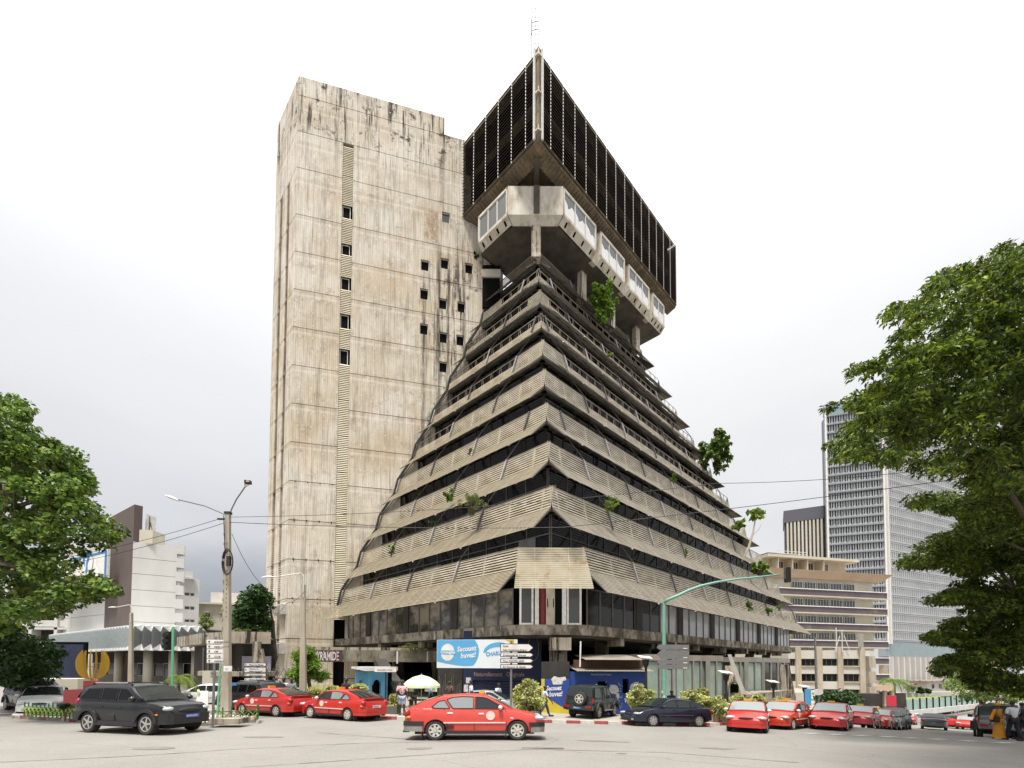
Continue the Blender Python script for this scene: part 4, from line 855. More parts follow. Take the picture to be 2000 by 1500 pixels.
m = MB(); m.box(((X(393,32.3)+X(425,32.3))/2,32.6,-2.0),(X(425,32.3)-X(393,32.3),.3,3.0)); m.build('cream_wall', M_cream, cbn)
m = MB(); m.box(((X(428,32.3)+X(515,32.3))/2,32.9,-2.0),(X(515,32.3)-X(428,32.3),.2,3.0)); m.build('dark_opening', M_dark, cbn)
g = MB()
for i in range(12):
    x = X(452,32.5)+i*.36; g.bar((x,32.7,-1.0),(x+.36,32.7,-.3),.03); g.bar((x+.36,32.7,-1.0),(x,32.7,-.3),.03)
g.build('wrought_grille', M_greyfr, cbn, kind='stuff')
for x0, x1 in ((497,501),(501,512)): m = MB(); m.bar((X(499,31),31.2,-3.1),(X(499,31)-.05,31.2,1.5),.5,.35); m.bar((X(505,31)+.6,31.4,-3.1),(X(500,31)+.1,31.3,1.0),.35,.3)
m.build('buttress', M_stain, cbn)
# ================================================================ buildings on the right
def rows(root, O, t, nn, us, zs, wu_, wh, fm, gm_, mull=1, dep=.2, name='window'):
    for u in us:
        for z in zs: window(root, O, t, nn, u, u+wu_, z, z+wh, fm, gm_, dep=dep, fw=.10, mull=mull, name=name)
# beige three-storey block
Yb = 80; O, t, nn, L = seg3(at(1540,1300,Yb+1).xy, at(1683,1300,Yb-1).xy); bg_ = bldg('beige_block', 'pale beige block with stained pilasters and dark window banks right of the pyramid', (O.x,O.y,-9))
M_beige = mat('beige_render', (.58,.555,.50), .8, c2=(.50,.47,.41), scale=.3, c3=(.40,.34,.26), t3=.68, sc3=.4, st3=(1,1,.2)); M_pil = mat('stained_pilaster', (.52,.47,.38), .85, c2=(.33,.27,.19), scale=.9, stretch=(1,1,.3))
u_ = lambda px, Y=Yb: (at(px,1300,Y).xy-O.xy).dot(t.xy)
hz = []
for py0, py1 in ((1286.5,1300.5),(1316,1331),(1346,1360)):
    for x0, x1 in ((1544,1557.5),(1568.5,1596),(1605.5,1633.5),(1643.5,1672),(1682,1691)):
        hz.append((max(.1,u_(x0)),min(L-.1,u_(x1)) if u_(x0) < L-1 else u_(x0), pxz(x0,py1,Yb), pxz(x0,py0,Yb)))
hz = [h for h in hz if h[1]-h[0] > .5]; zt = pxz(1600,1270,Yb)
q = MB(); holewall(q,O,t,nn,0,L,-12,zt,hz,depth=.3,back=8); q.build('wall', M_beige, bg_)
for h in hz: window(bg_, O, t, nn, *h, M_greyfr, M_glass, dep=.28, fw=.08, mull=2)
for px in (1562.5,1601,1638,1677): q = MB(); plate(q,O,t,nn,u_(px)-.42,u_(px)+.42,-12,zt+.5,0,.25); q.build('pilaster', M_pil, bg_)
for h in hz[1:14:2]: q = MB(); plate(q,O,t,nn,h[0],h[1],h[2]-.2,h[2],0,.18); q.build('sill', M_pil, bg_)
O3, t3, n3, L3 = seg3((O+t*L).xy, (O+t*L+Vector((5.5,4.2,0))).xy)
q = MB(); holewall(q,O3,t3,n3,0,L3,-12,zt,[],back=4); q.build('side_wall', M_wp, bg_)
for i in range(3):
    zc_ = pxz(1690,1293+30*i,Yb); q = MB(); q.hexa([O3+t3*u+n3*d+Vector((0,0,z)) for z, u0, u1 in ((zc_-1.,1.2,4.8),(zc_+1.,.8,4.4)) for u, d in ((u0,.02),(u1,.02),(u1,.8),(u0,.8))]); q.build('window_hood', M_pil, bg_)
# apartment block with balconies
Ya = 93; O, t, nn, L = seg3(at(1500,1200,Ya-2).xy, at(1706,1200,Ya+4).xy); ap = bldg('balcony_apartment', 'cream apartment block with purple grey balcony bands and rooftop terrace behind the beige block', (O.x,O.y,-10))
M_band = mat('purple_band', (.125,.095,.105), .6, c2=(.09,.07,.08), scale=.5, c3=(.30,.26,.12), t3=.68, sc3=.15); M_peach = mat('peach_fascia', (.54,.41,.29), .7, c2=(.45,.33,.22), scale=.4)
ztop = pxz(1600,1122,Ya); fhh = 33*Ya/900*1.0
u_ = lambda px: (at(px,1200,Ya).xy-O.xy).dot(t.xy)
for i in range(7):
    z = ztop-1.9-fhh*(i+1)+fhh*.25
    q = MB(); plate(q,O,t,nn,0,L+2.0,z,z+1.15,-2,1.4); q.build('balcony_band', M_band, ap)
    q = MB(); plate(q,O,t,nn,-.1,L+2.2,z+1.15,z+1.32,-2,1.55); q.build('band_coping', M_white, ap); q = MB(); plate(q,O,t,nn,-.1,L+2.1,z-.22,z,-2,1.5); q.build('band_drip', M_cream, ap)
    for px0, px1 in ((1541,1567),(1571,1599),(1603,1631),(1635,1664),(1668,1697)):
        window(ap, O, t, nn, u_(px0), u_(px1), z+1.45, z+2.95, M_wframe, M_bglass, dep=-.02, fw=.08, mull=3)
q = MB(); plate(q,O,t,nn,0,L,-12,ztop,-10,-.1); q.build('wall', M_cream, ap)
q = MB(); q.hexa([O+t*u+nn*d+Vector((0,0,z)) for z, e in ((ztop-.9,0),(ztop+.5,1.4)) for u, d in ((-1,-6),(L+1.6+e,-6),(L+1.6+e,.6+e),(-1,.6+e))]); q.build('sloping_eaves', M_peach, ap)
q = MB(); plate(q,O,t,nn,0,L*.86,ztop+3.2,ztop+3.7,-8,.3); q.build('terrace_roof', M_cream, ap); q = MB(); plate(q,O,t,nn,0,L*.82,ztop+.5,ztop+3.2,-7,-2); q.build('penthouse', M_cream, ap)
for i, px in enumerate((1512,1528,1546,1564,1582,1602,1622,1640)):
    window(ap, O-nn*2, t, nn, u_(px), u_(px)+1.3, ztop+1, ztop+2.9, M_wframe, M_bglass, dep=-.02, fw=.08, mull=1)
    if i % 2 == 0: q = MB(); plate(q,O,t,nn,u_(px)-.2,u_(px)-.05,ztop+.5,ztop+3.2,-2,.1); q.build('terrace_post', M_cream, ap)
q = MB(); plate(q,O,t,nn,u_(1514),u_(1588),ztop+3.7,pxz(1550,1075,Ya),-6,-3); q.build('roof_room', mat('grey_roof_room', (.15,.145,.14), .8), ap)
for z in (ztop+4.1,ztop+4.6): q = MB(); plate(q,O,t,nn,u_(1512),u_(1586),z,z+.1,-.5,-.42); q.build('roof_rail', M_wp, ap)
# striped dark tower
Ys = 175; O, t, nn, L = seg3(at(1533,1050,Ys).xy, at(1634,1050,Ys-8).xy); st = bldg('striped_tower', 'distant dark office tower with thin pale vertical stripes above the apartment block', (O.x,O.y,-10)); zt = pxz(1583,994,Ys-4)
q = MB(); plate(q,O,t,nn,0,L,-12,zt,-12,0); q.build('dark_body', mat('dark_curtain_wall', (.055,.05,.055), .35, c2=(.035,.032,.035), scale=.2), st)
q = MB(); plate(q,O,t,nn,-.3,L+.3,zt-4.2,zt+.4,-12,.6); q.build('parapet', mat('slate_parapet', (.10,.095,.12), .6), st)
for i in range(13): q = MB(); plate(q,O,t,nn,.6+i*(L-1.2)/12.5,.6+i*(L-1.2)/12.5+.62,-12,zt-4.2,0,.5); q.build('stripe', M_cream, st)
q = MB()
for i in range(16): plate(q,O,t,nn,.2,L-.2,zt-8-i*3.4,zt-7.6-i*3.4,0,.1)
q.build('floor_line', M_brwall, st, kind='stuff')
# tall gridded tower
Yt = 160; K = at(1730,1100,Yt); K.z = 0; tl = Vector((-sin(R(70)),cos(R(70)),0)); tr = Vector((sin(R(66)),cos(R(66)),0)); gt = bldg('gridded_tower', 'tall pale grey tower with a fine grid of fins behind the apartment block', (K.x,K.y,-12))
M_grid = mat('tower_fin', (.46,.47,.48), .6, c2=(.40,.41,.42), scale=.2); M_gridb = mat('tower_blue_slab', (.27,.29,.31), .5)
LL = 17.5; zt0, zt1 = pxz(1730,1252,Yt), pxz(1730,800,Yt); nf = 26; fh = (zt1-zt0)/nf
LR_ = 50
for (o_, t_, n_, l_, nb, col) in ((K+tl*LL, -tl, Vector((-tl.y,tl.x,0))*1, LL, 11, plain('grid_glass', (.035,.042,.05), .2)), (K, tr, Vector((tr.y,-tr.x,0)), LR_, 38, plain('grid_glass_grey', (.07,.075,.08), .3))):
    if n_.y > 0: n_ = -n_
    q = MB(); plate(q,o_,t_,n_,0,l_,zt0,zt1,-3,0); q.build('glass_face', col, gt)
    for i in range(nf+1):
        z = zt0+i*fh; q = MB(); plate(q,o_,t_,n_,0,l_,z,z+(.5 if nb == 11 else .26),.0,(.95 if nb == 11 else .25)); q.build('floor_ledge', M_gridb if nb == 11 else M_grid, gt)
    for j in range(nb+1):
        u = j*l_/nb; q = MB(); plate(q,o_,t_,n_,u-.09,u+.09,zt0,zt1+.5,0,.7 if nb == 11 else .4); q.build('fin', M_grid, gt)
    q = MB()
    for i in range(nf):
        for j in range(nb): u = (j+.5)*l_/nb; z = zt0+i*fh; plate(q,o_,t_,n_,u-l_/nb*.15,u+l_/nb*.22,z+.5,z+fh,.02,.28 if nb == 11 else .14); plate(q,o_,t_,n_,u-l_/nb*.42,u+l_/nb*.42,z+.5,z+.95,.02,.3)
    q.build('window_infill', M_grid, gt, kind='stuff')
    for u in (.0,l_-.5): q = MB(); plate(q,o_,t_,n_,u,u+.5,zt0-1,zt1+4,0,1.2); q.build('corner_post', M_white, gt)
q = MB(); q.hexa([K+tl*LL+Vector((0,.5,z)) if i == 0 else p+Vector((0,.5,z)) for z in (zt1+.5,zt1+5) for i, p in enumerate((K+tl*LL,K,K+tr*LR_,K+tr*LR_+tl*LL))]); q.build('roof_band', mat('blue_grey_roof', (.24,.33,.38), .5), gt)
q = MB(); q.hexa([p+Vector((0,.3,z)) for z in (zt0-5.6,zt0) for p in (K-tl*0,K,K+tr*LR_,K+tr*(LR_)+tl*LL)]); q.hexa([p+Vector((0,-.2,z)) for z in (zt0-5.4,zt0-.1) for p in (K+tl*3,K,K+tr*LR_,K+tr*LR_+Vector((0,3,0)))]); q.build('base_band', mat('blue_grey_panel', (.27,.33,.35), .5, c2=(.22,.27,.29), scale=.3), gt)
M_tan = mat('tan_stone', (.50,.42,.32), .8, c2=(.42,.35,.26), scale=.4, stretch=(1,1,6))
for j in range(14):
    u = j*31/9; q = MB(); plate(q,K,tr,Vector((tr.y,-tr.x,0)),u,u+.9,-12,zt0-5.4,0,1.2); q.build('pier', M_wp, gt)
q = MB(); plate(q,K,tr,Vector((tr.y,-tr.x,0)),0,LR_*1.7,-12,zt0-5.4,-3,-.2); q.build('podium_wall', M_tan, gt)
q = MB(); plate(q,K,tr,Vector((tr.y,-tr.x,0)),31*.2,31*2.4,-12,-4.8,3,8); q.build('annex', M_beige, gt)
q = MB(); plate(q,K,tr,Vector((tr.y,-tr.x,0)),31*.15,31*1.0,-5.0,-4.6,2.5,8.8); q.build('annex_roof', M_stain, gt)
for u in (9,13.5,17,20,24): window(gt, K+Vector((tr.y,-tr.x,0))*8.05, tr, Vector((tr.y,-tr.x,0)), u, u+1.3, -7.3, -5.9, M_greyfr, M_glass, dep=-.02, fw=.08)
# canopy terrace, bank of grass, retaining wall and screen fence
tc_ = bldg('terrace_canopy', 'tan terrace canopy on posts at the corner below the apartment block', (*at(1715,1340,85).xy,-9), 'canopy'); p = at(1700,1340,84)
MB().prism([(p.x-2,p.y),(at(1745,1335,82).x,82),(at(1750,1335,92).x,92),(p.x-2,p.y+9)], pxz(1720,1348,84), pxz(1720,1338,84)).build('roof', M_peach, tc_)
for px in (1712,1728,1742): q = MB(); pp = at(px,1360,83.5); q.box((pp.x,pp.y,-8),(.5,.5,9)); q.build('post', M_cream, tc_)
q = MB(); pp = at(1722,1362,88); q.box((pp.x,pp.y,-8),(9,.3,6)); q.build('dark_shopfront', M_dark2, tc_)
M_grass = mat('lawn', (.20,.26,.06), .95, c2=(.13,.19,.045), scale=.8, bump=.5, c3=(.30,.29,.12), t3=.62, sc3=.6)
gb = MB(); a0, a1, b0, b1 = at(1748,1385,96), at(1905,1368,128), at(1752,1362,108), at(1915,1356,142)
gb.add([(a0.x,a0.y,pxz(1748,1385,96)),(a1.x,a1.y,pxz(1905,1372,128)),(b1.x,b1.y,pxz(1915,1357,142)),(b0.x,b0.y,pxz(1752,1363,108))], [(0,1,2,3)]); gb.build('grass_bank', M_grass, None, kind='structure')
rw = MB(); rw.hexa([(b0.x-8,b0.y-2,-14),(b1.x,b1.y,-14),(b1.x,b1.y+1,-14),(b0.x-8,b0.y-1,-14),(b0.x-8,b0.y-2,pxz(1752,1353,108)),(b1.x,b1.y,pxz(1915,1350,142)),(b1.x,b1.y+1,pxz(1915,1350,142)),(b0.x-8,b0.y-1,pxz(1752,1353,108))]); o = rw.build('retaining_wall', M_beige, None, kind=None); tag(o, 'long pale retaining wall above the grass bank', 'wall')
fn = thing('screen_fence', 'pale green mesh fence with dark posts along the foot of the grass bank', 'fence', (a0.x,a0.y,-11)); P0, P1 = at(1738,1391,93), at(1925,1372,126)
for i in range(16):
    f0, f1 = i/16, (i+1)/16; p, q_ = P0.lerp(P1,f0), P0.lerp(P1,f1); zb0_, zb1_ = p.z, q_.z
    m = MB(); m.hexa([(p.x,p.y,zb0_),(q_.x,q_.y,zb1_),(q_.x,q_.y+.05,zb1_),(p.x,p.y+.05,zb0_),(p.x,p.y,zb0_+2.2),(q_.x,q_.y,zb1_+2.2),(q_.x,q_.y+.05,zb1_+2.2),(p.x,p.y+.05,zb0_+2.2)]); m.build('mesh_panel', mat('fence_mesh', (.36,.47,.42) , .7, c2=(.27,.37,.34), scale=.3), fn)
    m = MB(); m.box((p.x,p.y-.1,zb0_+1.1),(.22,.2,2.6)); m.build('post', M_dark, fn)
m = MB(); m.hexa([(P0.x,P0.y-.6,P0.z-1.2),(P1.x,P1.y-.6,P1.z-1.2),(P1.x,P1.y-.2,P1.z-1.2),(P0.x,P0.y-.2,P0.z-1.2),(P0.x,P0.y-.6,P0.z),(P1.x,P1.y-.6,P1.z),(P1.x,P1.y-.2,P1.z),(P0.x,P0.y-.2,P0.z)]); m.build('plinth', M_wp, fn)
# ================================================================ vehicles
def paint(name, c, metal=0., rough=.28): 
    if name in MATS: return MATS[name]
    m = mat(name, c, rough, c2=tuple(x*.86 for x in c), scale=1.2, coat=.35, metal=metal, c3=tuple(min(1,x*.7+.06) for x in c), t3=.68, sc3=1.5, st3=(1,1,2)); return m
P_red = paint('taxi_red', (.52,.028,.022)); P_red2 = paint('taxi_orange_red', (.56,.05,.022)); P_red3 = paint('faded_red', (.47,.05,.045), rough=.38); P_cor = paint('coral_red', (.60,.065,.050), rough=.3)
P_char = paint('charcoal_metallic', (.012,.0125,.014), .15); P_navy = paint('navy', (.010,.014,.030)); P_green = paint('bottle_green', (.020,.030,.024)); P_silver = paint('silver', (.42,.44,.45), .4); P_white = paint('car_white', (.70,.71,.70))
P_black = paint('car_black', (.015,.016,.018)); P_grey = paint('grey_metallic', (.16,.165,.17), .4); P_dkgreen = paint('sedan_green', (.035,.075,.055)); P_maroon = paint('maroon', (.20,.015,.03)); P_blue = paint('car_blue', (.04,.07,.22))
M_tyre = mat('tyre_rubber', (.035,.034,.031), .9, c2=(.022,.021,.02), scale=8); M_alloy = mat('alloy', (.52,.51,.49), .35, metal=.5, scale=6); M_hub = mat('cream_hubcap', (.58,.56,.50), .5, c2=(.4,.38,.33), scale=8); M_steelw = mat('bare_wheel', (.07,.065,.06), .6)
M_trim = mat('black_trim', (.022,.022,.022), .6, scale=5); M_gtrim = mat('grey_bumper', (.25,.24,.22), .65, c2=(.17,.165,.15), scale=4)
M_lamp = plain('headlamp_glass', (.42,.43,.43), .12, spec=.8); M_tail = plain('tail_red', (.30,.012,.02), .2); M_amber = plain('amber_lens', (.75,.20,.02), .25); M_chrome = plain('chrome', (.65,.65,.65), .18, metal=.9)
M_carg = plain('car_glass', (.022,.027,.027), .06, spec=.5); M_carg2 = plain('reflection_tinted_car_glass', (.22,.25,.25), .08, spec=.8); M_cargd = plain('tinted_glass', (.004,.004,.005), .06, spec=.18); M_plate = plain('number_plate_blue', (.05,.10,.42), .4); M_platew = plain('number_plate_white', (.62,.62,.60), .5); M_yel = plain('roof_sign_yellow', (.72,.36,.03), .5); M_decal = plain('decal_cream', (.70,.55,.48), .6); M_under = plain('underbody', (.012,.012,.012), .9)  # the paler car glass has reflected light put into its colour
M_skin = mat('dark_skin', (.060,.034,.022), .55, c2=(.045,.026,.017), scale=6)
def apply_bool(me, cutters):
    o = bpy.data.objects.new('tmp', me); COL.objects.link(o); cs = []
    for c in cutters:
        co = bpy.data.objects.new('cut', c); COL.objects.link(co); md = o.modifiers.new('b','BOOLEAN'); md.operation = 'DIFFERENCE'; md.solver = 'EXACT'; md.object = co; cs.append(co)
    r = bpy.data.meshes.new_from_object(o.evaluated_get(bpy.context.evaluated_depsgraph_get()))
    for c in cs: bpy.data.objects.remove(c)
    bpy.data.objects.remove(o); return r
def lerp(tab, x):
    if x <= tab[0][0]: return tab[0][1]
    for (a, va), (b, vb) in zip(tab[:-1], tab[1:]):
        if x <= b: f = (x-a)/(b-a); f = f*f*(3-2*f)*.35+f*.65; return va+(vb-va)*f
    return tab[-1][1]
def wheel_mesh(r, w, rimm, spokes, hub='alloy'):
    key = ('wheel',r,w,rimm.name,spokes)
    if key in PANEL: return PANEL[key]
    t = MB(); rr = r*.66
    t.lathe([(rr,-w/2+.01),(r*.90,-w/2),(r*.985,-w/2+.03),(r,-w/4),(r,w/4),(r*.985,w/2-.03),(r*.90,w/2),(rr,w/2-.01)], (0,0,0), 28, 'y')
    q = MB(); q.lathe([(rr*1.0,w/2-.015),(rr*.93,w/2-.015),(rr*.90,w/2-.05),(rr*.2,w/2-.055),(.02,w/2-.05)], (0,0,0), 28, 'y', 1)
    q.lathe([(rr*1.02,w/2-.02),(rr*1.02,w/2+.0),(rr*.90,w/2+.002),(rr*.88,w/2-.03)], (0,0,0), 28, 'y', 0)
    for i in range(spokes):
        a = 2*pi*i/spokes; c, s_ = cos(a), sin(a); wd = rr*(.17 if spokes <= 6 else .26)
        P = [(rr*.15*c-wd*.8*s_, rr*.15*s_+wd*.8*c),(rr*.15*c+wd*.8*s_, rr*.15*s_-wd*.8*c),(rr*.93*c+wd*.62*s_, rr*.93*s_-wd*.62*c),(rr*.93*c-wd*.62*s_, rr*.93*s_+wd*.62*c)]
        q.hexa([(x,w/2-.045,z) for x, z in P]+[(x,w/2-.004,z) for x, z in P], 0)
    q.lathe([(rr*.26,w/2-.04),(rr*.24,w/2+.004),(.01,w/2+.008)], (0,0,0), 14, 'y', 0)
    PANEL[key] = (t.mesh('tyre', M_tyre, smooth=False), q.mesh('rim', [rimm, M_under])); PANEL[key][0].shade_smooth(); PANEL[key][0].set_sharp_from_angle(angle=R(50)); return PANEL[key]
def car(spec, name, label, cat='car', group=None):
    g = lambda k, d=None: spec.get(k, d)
    L, Wd, H = spec['L'], spec['W'], spec['H']; hw = Wd/2; P = spec['paint']; root = thing(name, label, cat, (0,0,0), group)
    xr, xf, r = spec['xr'], spec['xf'], g('r',.30); bz = spec['belt']; roof = spec['roof']         # roof: list (x, z) of the glasshouse top, from rear to front
    deck = spec['deck']; zb = g('zb',.20); x0, x1 = -L/2, L/2; plan = g('plan', [(x0,.72),(x0+.10,.86),(x0+.35,.96),(x0+.9,1),(x1-.95,1),(x1-.45,.95),(x1-.16,.84),(x1,.66)])
    # lower body: cross-sections along the car
    n = 44; m = MB(); st = []
    for i in range(n+1):
        f = i/n; x = x0+L*(.5-.5*cos(pi*f)*.55-.5*(1-2*f)*.45) if False else x0+L*(f+ .035*sin(2*pi*f)*-1)
        w_ = hw*lerp(plan, x); zt = lerp(deck, x); z0 = zb+ (.14*max(0,(x-(x1-.7))/.7)**2 + .16*max(0,((x0+.7)-x)/.7)**2)
        zt = max(zt, z0+.12); sh = lerp(g('shoulder', [(x0,.035),(x1,.035)]), x)
        sec = [(0,z0),(w_*.80,z0),(w_*.955,z0+.05),(w_*.985,z0+(zt-z0)*.33),(w_,z0+(zt-z0)*.60),(w_*.985,z0+(zt-z0)*.82),(w_*.955,zt-sh*1.2),(w_*.89,zt-sh*.25),(w_*.78,zt+.0),(w_*.45,zt+.022),(0,zt+.03)]
        st.append([(x,y,z) for y, z in sec]+[(x,-y,z) for y, z in sec[-2:0:-1]])
    k = len(st[0])
    for s_ in st: m.v += s_
    for i in range(n):
        for j in range(k): a = i*k+j; b = i*k+(j+1)%k; m.f.append((a,b,b+k,a+k)); m.m.append(0)
    m.f += [tuple(range(k-1,-1,-1)), tuple(range(n*k,(n+1)*k))]; m.m += [0,0]
    # glasshouse shell
    G0, G1 = MB(), []
    bx0, bx1 = spec['cab']; th = g('tumble',.80); ry = hw*th; by = hw*.935
    def side_y(x, z): f = (z-bz)/(H-bz); return by+(ry-by)*max(0,f)**1.15
    rt = lambda x: lerp(roof, x)
    xs_ = sorted({roof[0][0]+(roof[-1][0]-roof[0][0])*i/26 for i in range(27)} | {p[0] for p in roof}); cs = []
    for x in xs_:
        zt = rt(x); fr = (x-xs_[0])/(xs_[-1]-xs_[0]); e = 1-.10*max(0,(fr-.80)/.2)**2-.12*max(0,(.22-fr)/.22)**2
        zt = max(zt, bz-.06); ys = [(by*e,bz-.10)]+[(side_y(x, bz+(zt-bz)*q)*e, bz+(zt-bz)*q) for q in (.0,.33,.66,.90)]+[(side_y(x,zt)*e*.93, zt+.004),(side_y(x,zt)*e*.6, zt+.028),(0,zt+.036)]
        cs.append([(x,y,z) for y, z in ys]+[(x,-y,z) for y, z in ys[-2::-1]])
    kk = len(cs[0]); c = MB()
    for s_ in cs: c.v += s_
    for i in range(len(cs)-1):
        for j in range(kk): a = i*kk+j; b = i*kk+(j+1)%kk; c.f.append((a,b,b+kk,a+kk)); c.m.append(0)
    c.f += [tuple(range(kk-1,-1,-1)), tuple(range((len(cs)-1)*kk,len(cs)*kk))]; c.m += [0,0]
    bodym = m.mesh('body', P); cabm = c.mesh('cabin_shell', P)
    cut = []
    for x in (xr,xf):
        q = MB(); q.lathe([(r*1.17,-hw-.2),(r*1.17,-hw+.34)], (x,0,r*.98), 26, 'y'); cut.append(q.mesh('c', P)); q = MB(); q.lathe([(r*1.17,hw-.34),(r*1.17,hw+.2)], (x,0,r*.98), 26, 'y'); cut.append(q.mesh('c', P))
    bodym = apply_bool(bodym, cut)
    for me, nm in ((bodym,'body'),(cabm,'cabin_shell')):
        me.shade_smooth(); me.set_sharp_from_angle(angle=R(34)); o = bpy.data.objects.new(nm, me); COL.objects.link(o); o.parent = root
        me.materials.clear(); me.materials.append(P)
    # dark wheel wells
    q = MB(); q.box((0,0,r*1.3),(L*.86,Wd*.55,r*1.5)); q.build('underbody', M_under, root)
    # wheels
    tm, rm = wheel_mesh(r, g('tw',.19), g('rimm', M_hub), g('spokes',8)); 
    for x in (xr,xf):
        for sd in (1,-1):
            w = bpy.data.objects.new('wheel', None); COL.objects.link(w); w.parent = root; w.location = (x, sd*(hw-g('tw',.19)/2-.02), r); w.rotation_euler = (0, random.uniform(0,6), 0 if sd > 0 else pi); w.empty_display_size = .1
            for nm, me in (('tyre',tm),('rim',rm)): o = bpy.data.objects.new(nm, me); COL.objects.link(o); o.parent = w
    # side windows and seams
    glm = g('glass', M_carg)
    for pol, nm, gm_ in spec['side']:
        for sd in (1,-1):
            q = MB(); n_ = len(pol); P3 = [(x, sd*(side_y(x,z)+.010), z) for x, z in pol]; q.add(P3, [tuple(range(n_)) if sd < 0 else tuple(range(n_-1,-1,-1))]); w = q.build(nm, gm_ or glm, root)
            q = MB(); cx_, cz_ = sum(p[0] for p in pol)/n_, sum(p[1] for p in pol)/n_
            for i in range(n_):
                a, b = P3[i], P3[(i+1)%n_]; q.bar((a[0],a[1]+sd*.004,a[2]),(b[0],b[1]+sd*.004,b[2]),.022,.012,up=(0,1,0))
            q.build('seal', M_trim, w)
    def across(pts, nm, mm, lift=.012, inset=0.93):     # glass that follows the shell from side to side between roof-line points
        q = MB(); rows = []
        for x, z in pts:
            y = side_y(x,z)*inset; nx_ = 8; rows.append([(x, y*(2*i/nx_-1), z+lift+.004+.038*(1-.93*(2*i/nx_-1)**2)) for i in range(nx_+1)])
        for rr_ in rows: q.v += rr_
        for i in range(len(rows)-1):
            for j in range(8): q.f.append((i*9+j,i*9+j+1,(i+1)*9+j+1,(i+1)*9+j)); q.m.append(0)
        return q.build(nm, mm, root, smooth=True)
    across(spec['front_glass'], 'windscreen', g('wglass', glm)); across(spec['rear_glass'], 'rear_window', g('rglass', glm))
    # sculpted pieces
    for nm, mm, kind, prm in spec.get('bits', []):
        for sd in ((1,-1) if kind[0] == '2' else (1,)):
            q = MB()
            if kind[-3:] == 'box': c_, d_ = prm[:2]; q.box((c_[0],c_[1]*sd,c_[2]), d_, rz=(prm[2]*sd if len(prm) > 2 else 0))
            elif kind[-3:] == 'bar': a, b, w_, h_ = prm; q.bar((a[0],a[1]*sd,a[2]),(b[0],b[1]*sd,b[2]), w_, h_)
            elif kind[-3:] == 'ell':
                c_, d_ = prm[:2]; tilt = prm[2] if len(prm) > 2 else 0; v = []; N_, M_ = 7, 12
                for i in range(N_+1):
                    for j in range(M_):
                        a = pi*i/N_; b = 2*pi*j/M_; x, y, z = d_[0]/2*sin(a)*cos(b), d_[1]/2*cos(a), d_[2]/2*sin(a)*sin(b); xx = x*cos(tilt*sd)-y*sin(tilt*sd); yy = x*sin(tilt*sd)+y*cos(tilt*sd); v.append((c_[0]+xx, c_[1]*sd+yy, c_[2]+z))
                q.add(v, [(i*M_+j,i*M_+(j+1)%M_,(i+1)*M_+(j+1)%M_,(i+1)*M_+j) for i in range(N_) for j in range(M_)])
            elif kind[-3:] == 'wrp':
                sg_, xs0, za, zb2, th_ = prm; xe = L/2; ol = [(sg_*(xs0+(xe-xs0)*i/10), hw*lerp(plan, sg_*(xs0+(xe-xs0)*i/10))+.004) for i in range(11)]; xq, yq = ol[-1]
                ol = ol+[(xq+sg_*.025, yq*.6),(xq+sg_*.03, 0)]; ol = ol+[(x,-y) for x, y in ol[-2::-1]]; inn = [(x-sg_*.05, y*(1-.05)) for x, y in ol]; k2 = len(ol)
                q.v += [(x+ (sg_*th_ if i > 6 and i < k2-7 else 0), y*(1+th_*1.2), z) for z in (za,zb2) for i, (x, y) in enumerate(ol)]+[(x,y,z) for z in (za,zb2) for x, y in inn]
                for i in range(k2-1): a0 = i; q.f += [(a0,a0+1,k2+a0+1,k2+a0),(k2+a0,k2+a0+1,3*k2+a0+1,3*k2+a0),(a0,2*k2+a0,2*k2+a0+1,a0+1)]; q.m += [0,0,0]
            elif kind[-3:] == 'pol': pts, d_ = prm; q.extrude([(p[0],p[1]*sd,p[2]) for p in pts], (d_[0],d_[1]*sd,d_[2]))
            q.build(nm, mm, root, smooth=kind[-3:] == 'ell')
    for pl in spec.get('plates', []):
        c_, rz, s_, pm = pl; q = MB(); q.box(c_, (.012,.50,.115)); o = q.build('number_plate', pm, root); fwd = 1 if c_[0] > 0 else -1
        text(s_, .095, (c_[0]+fwd*.008, -fwd*.225, c_[2]-.035), (0,fwd,0), (0,0,1), M_white if pm is M_plate else M_sblue, root, 'plate_number', ext=.002)
    if g('driver'):
        q = MB(); q.lathe([(.02,-.13),(.085,-.09),(.10,0),(.085,.09),(.02,.12)], (g('driver'),-hw*.45,bz+.26), 12)
        q.lathe([(.02,-.55),(.24,-.45),(.23,-.20),(.08,-.12)], (g('driver'),-hw*.45,bz+.26), 12); q.build('driver_silhouette', M_skin, root, smooth=True)
    return root
HWT = .845
def hood_bits(L, hw, zf, lamp=(.30,.14), grille=(.8,.10), gm=M_trim, lm=M_lamp, zl=None, yl=None, rot=.35, fx_=.20):
    zl = zl or zf; yl = yl or hw*.72; x1 = L/2
    return [('headlight', lm, '2ell', ((x1-fx_,yl,zl-.01),(.34,lamp[0]*1.12,lamp[1]*.95),-rot)), ('grille', gm, '1ell', ((x1-.03,0,zf),(.12,grille[0],grille[1]))), ('badge', M_chrome, '1ell', ((x1-.005,0,zf+.0),(.03,.11,.07)))]
def seams(xs, z0, z1, hw, m=M_trim): return [('door_seam', m, '2bar', ((x,hw*1.0,z0+.02),(x+dx,hw*.955,z1),.012,.02)) for x, dx in xs]
